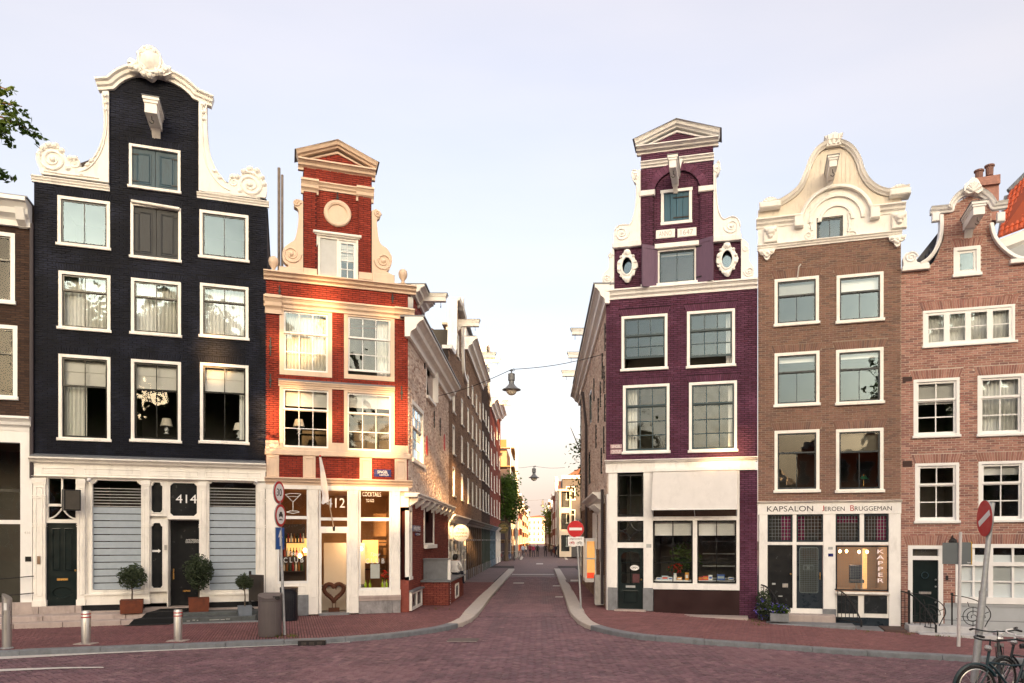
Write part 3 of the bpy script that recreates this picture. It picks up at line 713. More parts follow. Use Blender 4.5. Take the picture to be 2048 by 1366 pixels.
# curved cornice over the neck with its crest
topP = [zt(197,180), zt(226,178)]+smooth_path(fD.pts([(229,176),(240,166),(256,157),(278,152),(300,153),(325,158),(350,167),(368,178),(382,190),(388,197)]),4)+[zt(392,199), zt(424,213)]
prof = [(-.05,.02),(-.05,.10),(.02,.11),(.05,.17),(.12,.19),(.16,.26),(.21,.26),(.21,-.08),(-.05,-.08)]
D.part('gable_cornice', MB().mould(topP, prof), CREAM)
crest = fD.pts([(262,152),(266,138),(258,136),(264,128),(276,133),(280,122),(276,117),(288,110),(300,108),(312,110),(322,118),(327,130),(334,142),(345,146),(340,154),(346,158),(332,164),(318,160),(306,168),(292,160),(276,156)])
cr = D.part('crest', MB().prism(smooth_path(crest+[crest[0]],3)[:-1], -.30, -.05), CREAM)
mb = MB()
c0 = fD.uz(303,132)
mb.add(*dome(c0, .30, -.30, .13, 12, .85)); mb.tube([(c0[0]+.33*cos(t)*.85,-.32,c0[1]+.36*sin(t)) for t in [i*.35 for i in range(19)]], .035, 6)
for px, py in ((268,146),(277,150),(335,152),(325,157),(290,116),(300,112),(311,116)): mb.add(*dome(fD.uz(px,py), .10, -.30, .09))
for px, sg in ((280,1),(323,-1)): mb.spiral(fD.uz(px,148), .17, 1.4, -.31, .035, 0, sg)
for px, py in ((292,160),(304,164),(316,158)): mb.add(*dome(fD.uz(px,py), .09, -.30, .09))
mb.build('carving', CREAM, cr, smooth=True)
hoist(D, 313, 262, .95, .30, .42, CREAM)
# ------- shopfront
sf = fD.shifted(0)
def ru(x): return fD.u(x)
zb = fD.z(300, 1207)                       # top of the stone base
z_top, z_fas = fD.z(300,922), fD.z(300,957)
D.cornice(ru(62), ru(531)+.02, fD.z(300,937), z_top, .30, CREAM, 'shop_cornice')
MB().box(ru(66), ru(531), -.30, 0.0, z_top+.002, z_top+.035).add([(ru(66),-.28,z_top+.036),(ru(531),-.28,z_top+.036),(ru(531),-.012,z_top+.11),(ru(66),-.012,z_top+.11)],[(0,1,2,3)]).build('lead_flashing', LEAD, D.e)
fas = MB().box(ru(70),ru(531),-.09,.1,z_fas,fD.z(300,937)-.001)
for a, b in ((86,152),(168,284),(298,398),(410,524)):
    u0, u1 = ru(a), ru(b); zz0, zz1 = z_fas+.06, fD.z(300,937)-.05
    fas.mould([(u0,zz0),(u1,zz0),(u1,zz1),(u0,zz1)], [(0,.089),(0,.105),(.018,.108),(.03,.089)], True)
D.part('fascia', fas, CREAM); D.cornice(ru(66), ru(531), z_fas-.06, z_fas-.001, .15, CREAM, 'architrave')
def pilaster(h, x0, x1, z0, z1, m, y=-.10, bands=(), name='pilaster', cap=.12, base=.16):
    u0, u1 = h.f.u(x0), h.f.u(x1); mb = MB().box(u0,u1,y,.05,z0,z1); w = u1-u0
    mb.mould([(u0+w*.22,z0+base+.12),(u1-w*.22,z0+base+.12),(u1-w*.22,z1-cap-.12),(u0+w*.22,z1-cap-.12)], [(0,-y-.001),(0,-y+.014),(.012,-y+.016),(.024,-y-.001)], True)
    mb.box(u0-.02,u1+.02,y-.025,.05,z1-cap,z1-.001); mb.box(u0-.012,u1+.012,y-.015,.05,z1-cap-.04,z1-cap-.001); mb.box(u0-.02,u1+.02,y-.02,.05,z0,z0+base)
    for f in bands:
        z = z0+(z1-z0)*f; mb.box(u0-.012,u1+.012,y-.018,.05,z,z+.03); mb.box(u0-.012,u1+.012,y-.018,.05,z+.06,z+.09)
    return mb.build(name, m, h.e)
zpt = z_fas-.061
for x0, x1 in ((68,93),(156,171),(286,300),(399,413),(515,530)):
    pilaster(D, x0, x1, zb, zpt, CREAM, bands=(.62,.84))
def shop_window(h, x0, x1, y0, y1, m, gm, rm, corner=.10, fr=.09, name='shop_window', arched=True, y=-.03):
    u0, u1, z0, z1 = h.rc(x0,x1,y0,y1); a, b, c, d = u0+fr, u1-fr, z0+fr, z1-fr*.7; k = corner
    inner = [(a+k*.3,c),(b-k*.3,c),(b,c+k*.3),(b,d-k),(b-k*.35,d-k*.95),(b-k,d-k*.35),(b-k*1.05,d),(a+k*1.05,d),(a+k,d-k*.35),(a+k*.35,d-k*.95),(a,d-k),(a,c+k*.3)]
    w = MB().prism(rect(u0,u1,z0,z1), y, .10, [inner]).build(name, m, h.e)
    MB().mould(list(reversed(inner)), [(0,.031),(0,.045),(.02,.05),(.035,.031)], True).build('moulding', m, w)
    MB().add([(a-.02,.06,c-.02),(b+.02,.06,c-.02),(b+.02,.062,d+.02),(a-.02,.062,d+.02)], [(0,1,2,3)]).build('pane', gm, w)
    return w, (a,b,c,d)
def slat_blind(w, a, b, c, d, n, m=None):
    mb = MB(); h = (d-c)/n
    for i in range(n):
        z = c+h*i; mb.add([(a,.13,z+.012),(b,.13,z+.012),(b,.10+.02,z+h*.93),(a,.10+.02,z+h*.93)], [(0,1,2,3)])
    return mb.build('slat_blind', m or SLATBLIND, w)
for x0, x1, nn in ((178,290,19),(412,518,26)):
    w, (a,b,c,d) = shop_window(D, x0, x1, 957, 1186, CREAM, GLASSDARK, None)
    hh = d-c; nl = 12; mb = MB(); lz = c+.02
    for i in range(nl):                                   # wide frosted bands below, narrow open slats above
        z0_ = c+hh*(.76)*i/nl; z1_ = c+hh*.76*(i+1)/nl
        MB().box(a,b,.045,.049,z0_+.012,z1_-.012).build('frosted_band', SLATBLIND, w)
    for i in range(7):
        z0_ = c+hh*(.76+.19*i/7); MB().box(a,b,.045,.055,z0_+.012,z0_+.024).build('slat', BLIND, w)
    room(w, a-.1, b+.1, c-.1, d+.1, ROOM, 2.6, 0, .14)
    base = MB().box(ru(x0)-.1, ru(x1)+.1, -.06, .1, zb, fD.z((x0+x1)/2,1186)-.001); D.part('window_base', base.box(ru(x0)-.12, ru(x1)+.12, -.10, .1, fD.z((x0+x1)/2,1186)-.05, fD.z((x0+x1)/2,1186)-.002), CREAM)
for a, b in ((156,290),(412,530)): MB().box(ru(a), ru(b), -.05, .1, zb-.16, zb-.003).build('plinth_strip', BLACKPAINT, D.e)
# left house door with transom window and hanging black sign
u0, u1 = ru(93), ru(156); zd1 = fD.z(124,1046)
dr = MB().box(u0,u1,.02,.06,zb+.0,zd1)
for a, b in ((u0+.12,(u0+u1)/2-.04),((u0+u1)/2+.04,u1-.12)): dr.mould([(a,zb+.95),(b,zb+.95),(b,zd1-.14),(a,zd1-.14)], [(0,-.021),(0,.0),(.02,.004),(.04,-.021)], True)
dr.mould(arc(((u0+u1)/2,zb+.36),.26,.17,0,2*pi,24)[:-1], [(0,-.021),(0,.02),(.03,.02),(.05,-.021)], True)
door = dr.build('front_door', DARKGREEN, D.e)
MB().bbox((u0+u1)/2-.13,(u0+u1)/2+.13,.0,.019,zb+.68,zb+.74,.006).build('letter_slot', BRASS, door)
MB().add(*dome((u1-.06,zb+.95),.035,.02,.06)).build('door_knob', BRASS, door)
tz = fD.z(124,957)
tr = MB().box(u0,u0+.05,-.03,.08,zd1+.1,tz).box(u1-.05,u1,-.03,.08,zd1+.1,tz).box(u0,u1,-.04,.08,zd1+.001,zd1+.1).box(u0,u1,-.03,.08,fD.z(124,1010)-.04,fD.z(124,1010)+.03).box((u0+u1)/2-.02,(u0+u1)/2+.02,-.03,.06,fD.z(124,1010),tz)
c = ((u0+u1)/2, zd1+.1); tr.tube([(c[0]-.32+.32*t,-.0,c[1]+.02+.28*t*t) for t in [i/8 for i in range(9)]], .022, 5); tr.tube([(c[0]+.32-.32*t,-.0,c[1]+.02+.28*t*t) for t in [i/8 for i in range(9)]], .022, 5)
tw = tr.build('transom_window', CREAM, D.e)
for a, b in ((u0+.05,(u0+u1)/2-.02),((u0+u1)/2+.02,u1-.05)): MB().add([(a,.03,fD.z(124,1010)+.03),(b,.03,fD.z(124,1010)+.03),(b,.032,tz),(a,.032,tz)],[(0,1,2,3)]).build('pane', GLASS, tw)
MB().add([(u0+.05,.03,zd1+.1),(u1-.05,.03,zd1+.1),(u1-.05,.032,fD.z(124,1010)-.04),(u0+.05,.032,fD.z(124,1010)-.04)],[(0,1,2,3)]).build('pane', GLASS, tw)
room(tw, u0, u1, zd1, tz, ROOM, 2, .0, .1)
sg = fD.uz(141,1000,.5)
hs = MB().box(-.20,.20,-.09,.09,-.28,.28).build('hanging_sign', BLACKPAINT, D.e); hs.location = (sg[0],-.42,sg[1]); hs.rotation_euler = (0,0,radians(32)); MB().box(-.17,.17,-.094,-.09,-.25,.25).build('sign_face', mat('dull_bronze_face', (.07,.062,.05), .5, .2, 6), hs)
MB().box(ru(77),ru(83),-.128,-.10,fD.z(80,1128),fD.z(80,1112)).build('doorbell_panel', mat('bronze_plate', (.22,.15,.11), .4, .2, 20, metal=.6), D.e)
# the middle entrance: angled side lights, number panel and recessed glass door
pz = fD.z(320,1186)
for x0, x1, y0, y1, nm in ((303,325,965,1025,'top'),(303,325,1046,1176,'low')):
    u0, u1, z0, z1 = D.rc(x0,x1,y0,y1); k = .05
    inner = [(u0+k,z0),(u1-k,z0),(u1,z0+k*1.4),(u1,z1-k*2),(u1-k*.6,z1-k*1.7),(u1-k,z1-k*.7),(u1-k*1.4,z1),(u0+k*1.4,z1),(u0+k,z1-k*.7),(u0+k*.6,z1-k*1.7),(u0,z1-k*2),(u0,z0+k*1.4)]
    p = MB().prism(rect(u0-.035,u1+.13,z0-.10,z1+.10), -.02, .12, [inner]).build('side_light', CREAM, D.e)
    MB().mould(list(reversed(inner)), [(0,.021),(0,.035),(.015,.04),(.03,.021)], True).build('moulding', CREAM, p)
    MB().box(u0-.01,u1+.01,.06,.065,z0-.01,z1+.01).build('dark_panel', BLACKPAINT, p)
u0, u1, z0, z1 = D.rc(334,400,962,1036)
k = .08; inner = [(u0+.08+k,z0+.06),(u1-.08-k,z0+.06),(u1-.08,z0+.06+k),(u1-.08,z1-.06-k),(u1-.08-k,z1-.06),(u0+.08+k,z1-.06),(u0+.08,z1-.06-k),(u0+.08,z0+.06+k)]
p = MB().prism(rect(u0,u1,z0,z1), .0, .12, [inner]).build('number_panel', CREAM, D.e)
MB().box(u0+.06,u1-.06,.05,.055,z0+.05,z1-.05).build('dark_panel', BLACKPAINT, p)
nu = D.rc(351,393,989,1006); lettering(p, '414', nu[0], nu[1], nu[2], nu[3], .05, WHITE)
u0, u1 = ru(334), ru(400); z1 = fD.z(367,1038)
MB().box(u0,u1,-.03,.12,z1-.01,fD.z(367,1033)-.001).box(u0,u0+.03,-.02,.6,zb-.1,z1-.012).build('door_frame', CREAM, D.e)
dr = MB().box(u0+.04,u1,.45,.49,zb-.10,z1-.02).build('glass_door', BLACKPAINT, D.e, label='black glass door with small white lettering')
q = D.rc(358,388,1079,1082.5); lettering(dr, 'AMSTERDAM', q[0]+.12, q[1]+.12, q[2]+.01, q[3]+.01, .449, WHITE); lettering(dr, 'DESIGN OFFICES', q[0]+.12, q[1]+.12, q[2]-.05, q[3]-.05, .449, WHITE)
MB().box(u0+.35,u1-.3,.435,.449,zb+.28,zb+.33).build('letter_slot', BRASS, dr); MB().box(u0+.10,u0+.13,.40,.449,zb+.65,zb+.95).build('door_handle', BRASS, dr)
MB().box(u0-.02,u1,.12,.6,z1-.03,z1-.02).box(u1,u1+.03,.05,.6,zb-.1,z1).build('porch_lining', CREAM, D.e)
MB().box(u0-.06,u0-.0,-.05,-.02,fD.z(327,1100),fD.z(327,1090)).build('intercom', STEEL, D.e)
MB().prism([(ru(303.5),fD.z(310,1104)),(ru(316),fD.z(310,1104)),(ru(316),fD.z(310,1106)),(ru(321),fD.z(310,1102)),(ru(316),fD.z(310,1098)),(ru(316),fD.z(310,1100)),(ru(303.5),fD.z(310,1100))], .054, .058).build('white_arrow', WHITE, D.e)
for px, py in ((178,960),(512,963)):
    u, z = fD.uz(px,py,.2); MB().add(*dome((u,z),.06,-.2,.08)).box(u-.02,u+.02,-.2,-.1,z-.02,z+.06).build('security_camera', WHITE, D.e, smooth=True)
for a, b, q in ((170,179,.02),(299,335,.125),(411,413.5,.02)): MB().box(ru(a), ru(b), q, q+.015, zb-.001, zpt-.002).build('infill_board', CREAM, D.e)
# stone base
mb = MB(); mb.box(ru(68),U1,-.13,.1,fD.z(124,1226),zb-.001-.0)
st = MB()
for a, b in ((68,80),(80,153),(153,166),(166,258),(412,530)): MB().bbox(ru(a)+.006,ru(b)-.006,-.15,.1,-.02,zb-.161 if a in (166,412) else zb-.002,.01).build('base_stone', PALESTONE, D.e)
MB().box(ru(258),ru(412),-.05,.4,-.02,zb-.11).build('threshold', PALESTONE, D.e)
# chimney pipes beside the roof
for a, b, t in ((555,561,336),(562,567,350)):
    p0, p1 = at(a,t,26.5), at(b,t,26.5); bz = at(a,545,26.5).z
    ch = MB().tube([((p0.x+p1.x)/2,26.5,bz-1.5),((p0.x+p1.x)/2,26.5,p0.z)], (p1.x-p0.x)/2, 10).build('chimney_pipe', mat('old_pipe', (.20,.165,.14), .7, .3, 6, .2, 20), None)
    ch.parent = D.e; ch.matrix_parent_inverse = Matrix.LocRotScale(D.e.location, D.e.rotation_euler.to_quaternion(), None).inverted()
# ------------------------------------------------------------------ the red corner house
fR = LEFT.shifted(LEFT.u(531)); R = House('canal_house', 'red brick corner house with triangular pediment, round medallion and cream cocktail bar front', fR)
ru = fR.u; zz = fR.z; W_R = ru(816)
SASHW = WHITE
# windows: frames in tan stone, white sashes with many panes
R.window(559,664,617,752, [(0,.37,3,1),(.35,1,3,2)], .12, TAN, WHITE, cur=(('full',),), sash_w=.05, sill=0, gm=GLASS)
R.window(688,789,628,760, [(0,.37,3,1),(.35,.93,3,2)], .12, TAN, WHITE, cur=(('right',.3),), sash_w=.05, sill=0, gm=GLASSOLD)
R.window(559,664,772,903, [(0,.36,3,1),(.34,1,3,2)], .10, TAN, WHITE, cur=(('roller',.27),), sash_w=.05, sill=0, gm=GLASSOLD)
R.window(688,789,781,909, [(0,.36,3,1),(.34,1,3,2)], .10, TAN, WHITE, cur=(('roller',.23),), sash_w=.05, sill=0, gm=GLASSOLD)
# attic window: a grey boarded half and a small white sash
u0, u1, z0, z1 = R.rc(636,716,476,559); R.hole(u0,u1,z0,z1); c = ru(675.5)
aw = MB().box(u0,u0+.06,-.03,.15,z0,z1).box(u1-.06,u1,-.03,.15,z0,z1).box(u0,u1,-.031,.15,z1-.06,z1).box(c-.03,c+.03,-.03,.15,z0,z1-.06).build('attic_window', CREAM, R.e)
MB().box(u0+.06,c-.03,.02,.06,z0,z1-.06).build('grey_board', mat('pale_grey_board', (.52,.54,.55), .5, .1, 3), aw)
sb = MB(); a, b = c+.03, u1-.06; sb.box(a,a+.07,.01,.06,z0,z1-.06).box(b-.07,b,.01,.06,z0,z1-.06).box(a+.07,b-.07,.011,.06,z1-.14,z1-.06).box(a+.07,b-.07,.011,.06,z0,z0+.08).box((a+b)/2-.012,(a+b)/2+.012,.015,.05,z0+.08,z1-.14)
for k in (1,2,3): sb.box(a+.07,b-.07,.016,.05,z0+.08+(z1-z0-.22)*k/4-.01,z0+.08+(z1-z0-.22)*k/4+.01)
sb.build('sash', WHITE, aw)
for i in range(2):
    for k in range(4):
        x_ = (a+.07, (a+b)/2+.012)[i]; x2 = ((a+b)/2-.012, b-.07)[i]; h4 = (z1-z0-.22)/4
        MB().add([(x_,.035,z0+.08+h4*k),(x2,.035,z0+.08+h4*k),(x2,.036,z0+.08+h4*(k+1)),(x_,.036,z0+.08+h4*(k+1))],[(0,1,2,3)]).build('pane', GLASS, aw)
roman_blind(aw, a+.05, b-.05, z0+(z1-z0)*.45, z1-.1, .09); room(aw, u0, u1, z0, z1)
lt = MB().bbox(ru(626),ru(722),-.16,.05,z1+.03,z1+.11,.02).box(ru(629),ru(719),-.10,.05,z1,z1+.03); R.part('window_hood', lt, CREAM)
for x in (632.5,716): R.part('hood_bracket', MB().prism([(ru(x-3),z1),(ru(x+3),z1),(ru(x+3),z1-.28),(ru(x),z1-.36),(ru(x-3),z1-.28)], -.07, .02), CREAM)
# wall outline (rectangular lower part, neck above)
P = fR.uz; zc1 = zz(670,566)
zsill = zz(672,899)
shopz = zz(672,962)
for n_ in ((531,816),): pass
outer = [(0,shopz),(W_R,shopz),(W_R,zz(816,584)),P(743,572),P(743,349),P(606,344),P(606,556),(0,zz(531,552))]
R.wall(outer, M_RED, B_RED, seed=21, depth=.014)
# recessed panel edge: pilasters stand proud either side of the medallion field
nz0, nz1 = zz(670,466), zz(674,394)
for x0, x1, yb, yt in ((607,633,541,386),(716,742,552,394)):
    u0, u1, z0, z1 = R.rc(x0,x1,yt,yb); o_ = rect(u0,u1,z0,z1)
    w = MB().prism(o_, -.085, -.011).build('brick_pilaster', M_RED, R.e); bricks('brickwork', [o_], B_RED, w, y=-.085, seed=22, depth=.010)
# entablature brick
u0, u1, z0, z1 = R.rc(607,743,347,371); o_ = rect(u0,u1,z0,z1); w = MB().prism(o_, -.085, -.011).build('brick_frieze', M_RED, R.e); bricks('brickwork', [o_], B_RED, w, y=-.085, seed=23)
# capitals and beam moulding
zl = zz(674,382)
for x0, x1 in ((602,637),(712,747)):
    R.cornice(ru(x0), ru(x1), zz(674,397), zz(674,371), .24, TAN, 'capital')
R.cornice(ru(637), ru(712), zz(674,386), zz(674,372), .16, TAN, 'neck_moulding')
# pediment
zb_ = zz(674,350); a, b = ru(596), ru(750); zt_ = zz(672,293); ap = (a+b)/2
R.cornice(a, b, zz(674,352), zz(674,334), .30, TAN, 'pediment_base')
rk = [(a, zz(674,334)), (ap, zt_-.16), (b, zz(674,334))]
R.part('pediment_rake', MB().mould([(b,rk[0][1]+.02),(ap,zt_-.13),(a,rk[0][1]+.02)], [(0,.05),(0,.20),(-.04,.22),(-.06,.29),(-.12,.32),(-.17,.36),(-.17,-.1),(0,-.1)]), TAN)
tym = [(a+.25,zz(674,334)),(b-.25,zz(674,334)),(ap,zt_-.28)]; w = MB().prism(tym, -.10, .1).build('tympanum', M_RED, R.e); bricks('brickwork', [tym], B_RED, w, y=-.10, seed=24)
MB().mould([tym[0],tym[1],tym[2]], [(0,.09),(0,.15),(-.05,.17),(-.06,.09)], True).build('tympanum_moulding', TAN, R.e)
MB().add([(a-.1,-.36,rk[0][1]+.17),(ap,-.36,zt_+.03),(b+.1,-.36,rk[0][1]+.17),(a-.1,.5,rk[0][1]+.17),(ap,.5,zt_+.03),(b+.1,.5,rk[0][1]+.17)],[(0,1,4,3),(1,2,5,4)]).build('pediment_lead', LEAD, R.e)
# medallion
mc = P(675,428); R.part('medallion', MB().mould(arc(mc,.27,.27,0,2*pi,32)[:-1], [(0,.0),(0,.07),(-.05,.09),(-.10,.09),(-.13,.06),(-.13,.0)], True).disc(mc,.28,-.03,.01), TAN)
for px, a_, b_ in ((675,386,407),(617,448,484),(730,463,498),(559,572,595),(785,588,606),(541,675,712),(541,748,775),(803,772,800)):
    wall_anchor(R, px, a_, b_)
# scrolls at the neck
sl = [P(606,541),P(606,405)]+smooth_path(fR.pts([(598,402),(589,405),(588,415),(596,422),(597,440),(594,465),(589,482),(581,488),(569,497),(565,512),(568,526),(577,534),(570,541)]),5)
sr = [P(743,552),P(743,424)]+smooth_path(fR.pts([(751,421),(760,427),(760,437),(753,443),(754,460),(757,482),(762,492),(773,500),(782,514),(783,527),(778,541),(772,545),(786,553)]),5)
for L_, cs, sg in ((sl,((594,410,.10,0,1),(583,511,.26,0,-1)),1),(sr,((754,430,.10,0,-1),(766,525,.27,pi,1)),-1)):
    w = MB().prism(L_, -.12, .12).build('gable_scroll', TAN, R.e)
    for px, py, r, st, sg_ in cs: MB().spiral(P(px,py), r, 1.9, -.13, .034, st, sg_).add(*dome(P(px,py), r*.3, -.12, .06)).build('carving', TAN, w, smooth=True)
for x0, x1, y0, y1 in ((558,606,538,549),(743,788,551,565),(606,634,540,551),(717,743,548,559)):
    u0, u1, z0, z1 = R.rc(x0,x1,y0,y1); R.part('scroll_base', MB().bbox(u0,u1,-.16,.1,z0-.05,z1,.012), TAN)
# cornices
zA = zz(672,559)
def cornice_round(u0, u1, z0, z1, out, m, name, side=2.0):
    """runs along the front and turns the street corner"""
    o = R.cornice(u0, u1+out*.9, z0, z1, out, m, name)
    return o
cornice_round(ru(531)-.05, W_R, zz(672,574), zz(672,559), .26, TAN, 'main_cornice')
cornice_round(ru(531)-.05, W_R, zz(672,626), zz(672,606), .20, TAN, 'lower_cornice')
for x0, x1 in ((530,562),(787,815)): R.cornice(ru(x0), ru(x1)+.02, zz((x0+x1)/2, 628 if x0 < 600 else 639), zz(672,606)-.002, .27, TAN, 'capital')
urn(R, 547, 546, .46, TAN, y=-.1); urn(R, 805, 570, .46, TAN, y=-.1)
# band above the lower windows
R.cornice(ru(557), ru(789), zz(672,779), zz(672,769), .12, TAN, 'window_band'); MB().add([(ru(557),-.125,zz(672,769)),(ru(789),-.125,zz(672,769)),(ru(789),-.01,zz(672,764)),(ru(557),-.01,zz(672,764))],[(0,1,2,3)]).build('lead_flashing', LEAD, R.e)
# sill band with raised blocks
zs0, zs1 = zz(672,914), zz(672,903)
R.part('sill_band', MB().bbox(-.02, W_R+.08, -.09, .1, zs0, zs1, .02), TAN)
for x0, x1 in ((531,560),(658,694),(785,816)): R.part('sill_block', MB().prism([(ru(x0),zs1+.001),(ru(x1),zs1+.001),(ru(x1)-(.05 if x0 < 700 else 0),zs1+.25),(ru(x0)+(.05 if x0 > 600 else 0),zs1+.25)], -.075, .02), TAN)
for x0, x1 in ((533,558),(606,631),(719,743),(789,813)):
    u0, u1 = ru(x0), ru(x1); za, zb2 = shopz, zs0-.002
    bl = MB().box(u0,u1,-.06,.05,za+.01,zb2); bl.mould([(u0+.06,za+.09),(u1-.06,za+.09),(u1-.06,zb2-.07),(u0+.06,zb2-.07)], [(0,.059),(0,.075),(.012,.075),(.025,.059)], True); R.part('frieze_block', bl, TAN)
R.cornice(-.02, W_R+.12, zz(672,972), zz(672,958), .22, TAN, 'shop_cornice'); R.part('shop_architrave', MB().box(-.0, W_R, -.06, .1, zz(672,980), zz(672,972)-.001), CREAM)
# street name plate
BLUE = mat('enamel_blue', (.010,.018,.13), .25, .1, 10); q = R.rc(748,782,939,954)
sp = MB().bbox(q[0],q[1],-.035,-.012,q[2],q[3],.006).build('street_sign', BLUE, R.e, label='blue street name plate on the red frieze'); h_ = q[3]-q[2]
lettering(sp, 'SINGEL', q[0]+.10, q[1]-.10, q[2]+h_*.47, q[3]-h_*.16, -.0352, WHITE); lettering(sp, 'CENTRUM', q[0]+.16, q[1]-.08, q[2]+h_*.14, q[2]+h_*.36, -.0352, WHITE)
# ------- shopfront
zg = .03; ztop = zz(672,980); SHOPROOM = mat('warm_bar_wall', (.36,.20,.10), .8, .3, 1.5)
def post(x0, x1, z0, z1, m=CREAM, y=-.06, name='post'):
    u0, u1 = ru(x0), ru(x1); mb = MB().bbox(u0,u1,y,.12,z0,z1,.012)
    w_ = u1-u0
    if w_ > .2: mb.mould([(u0+.05,z0+.5),(u1-.05,z0+.5),(u1-.05,z1-.12),(u0+.05,z1-.12)], [(0,-y-.001),(0,-y+.012),(.012,-y+.014),(.022,-y-.001)], True)
    return mb.build(name, m, R.e)
post(531,555,zg,ztop-.001); post(617,637,zg,ztop-.001); post(698,717,zg,ztop-.001); post(782,800,zz(790,1190),ztop-.001)
def shopwin(x0, x1, ya, yb, yc, yd, gm=GLASSDARK, fm=WHITE):
    u0, u1, z0, z1 = R.rc(x0,x1,ya,yd); m0 = zz((x0+x1)/2,yc); m1 = zz((x0+x1)/2,yb); f_ = .05
    w = MB().box(u0,u0+f_,-.02,.1,z0,z1).box(u1-f_,u1,-.02,.1,z0,z1).box(u0+f_,u1-f_,-.021,.1,z1-f_,z1).box(u0+f_,u1-f_,-.021,.1,z0,z0+f_*1.4).box(u0+f_,u1-f_,-.03,.1,m0,m1).build('shop_window', fm, R.e)
    MB().add([(u0+f_,.04,m1),(u1-f_,.04,m1),(u1-f_,.041,z1-f_),(u0+f_,.041,z1-f_)],[(0,1,2,3)]).build('pane', gm, w)
    MB().add([(u0+f_,.04,z0+f_*1.4),(u1-f_,.04,z0+f_*1.4),(u1-f_,.041,m0),(u0+f_,.041,m0)],[(0,1,2,3)]).build('pane', gm, w)
    return w, u0, u1, z0, z1, m0, m1
w1, *wl = shopwin(555,617,974,1032,1038,1167); w2, *wr = shopwin(718,782,976,1035,1042,1180)
w3u = R.rc(638,698,979,1058)
w3 = MB().box(w3u[0],w3u[0]+.05,-.02,.1,w3u[2],w3u[3]).box(w3u[1]-.05,w3u[1],-.02,.1,w3u[2],w3u[3]).box(w3u[0],w3u[1],-.021,.1,w3u[3]-.04,w3u[3]).box(w3u[0],w3u[1],-.021,.1,w3u[2],w3u[2]+.07).box(w3u[0],w3u[1],-.021,.1,zz(668,1041),zz(668,1035)).build('door_transom', WHITE, R.e)
MB().add([(w3u[0]+.05,.04,zz(668,1035)),(w3u[1]-.05,.04,zz(668,1035)),(w3u[1]-.05,.041,w3u[3]-.04),(w3u[0]+.05,.041,w3u[3]-.04)],[(0,1,2,3)]).build('pane', GLASSDARK, w3)
MB().add([(w3u[0]+.05,.04,w3u[2]+.07),(w3u[1]-.05,.04,w3u[2]+.07),(w3u[1]-.05,.041,zz(668,1041)),(w3u[0]+.05,.041,zz(668,1041))],[(0,1,2,3)]).build('pane', GLASSDARK, w3)
q = R.rc(653,690,996,1015); lettering(w3, '412', q[0], q[1], q[2], q[3], .03, WHITE)
# cocktail glass and lettering on the panes
LW = mat('white_window_lettering', (.72,.72,.70), .6, .05, 10)
mb = MB(); gp = lambda px, py: (P(px,py)[0], .03, P(px,py)[1])
cup = [gp(571,989),gp(586,1004),gp(602,988)]; mb.tube(cup, .012, 5); mb.tube([gp(571,989),gp(580,987),gp(592,987),gp(602,988)], .010, 5); mb.tube([gp(586,1004),gp(586,1022)], .012, 5); mb.tube([gp(573,1024),gp(580,1022),gp(594,1022),gp(599,1024),gp(586,1027),gp(573,1024)], .011, 5); mb.tube([gp(576,993),gp(597,993)], .007, 4)
mb.build('cocktail_glass_drawing', LW, w1)
for w, x0, x1, dy in ((w1,567,607,0),(w2,731,769,2)):
    q = R.rc(x0,x1,1115+dy,1125+dy); lettering(w, 'C L U B', q[0], q[1], q[2], q[3], .03, LW)
    q = R.rc(x0+10,x1-8,1103+dy,1112+dy); lettering(w, 'Tipsy', q[0], q[1], q[2], q[3], .03, LW, shear=.35)
q = R.rc(725,762,984,993); lettering(w2, 'COCKTAILS', q[0], q[1], q[2], q[3], .03, LW); q = R.rc(732,748,998,1004); lettering(w2, 'TO GO', q[0], q[1], q[2], q[3], .03, LW)
# panelled base under the left window, stone under the right
u0, u1 = ru(555), ru(617); mz = zz(586,1190); bp_ = MB().box(u0,u1,-.02,.1,mz,wl[2]-.001); bp_.mould([(u0+.08,mz+.05),(u1-.08,mz+.05),(u1-.08,wl[2]-.07),(u0+.08,wl[2]-.07)], [(0,.019),(0,.032),(.012,.034),(.022,.019)], True); R.part('window_base', bp_, CREAM)
MB().bbox(u0,u1,-.04,.1,zg-.03,mz-.001,.01).build('plinth_stone', STONE, R.e)
u0, u1 = ru(717), ru(801); mz = zz(758,1195); R.part('plinth_cap', MB().box(u0,u1,-.10,.1,mz,mz+.07).box(u0,u1,-.07,.1,mz-.09,mz-.001), PALESTONE)
for a_, b_ in ((u0,ru(784)),(ru(784),u1)): MB().bbox(a_+.004,b_-.004,-.05,.1,zg-.03,mz-.091,.01).build('plinth_stone', GREYSTONE, R.e)
R.part('window_base', MB().box(ru(717),ru(801),-.055,.1,mz+.071,wr[2]-.001), CREAM)
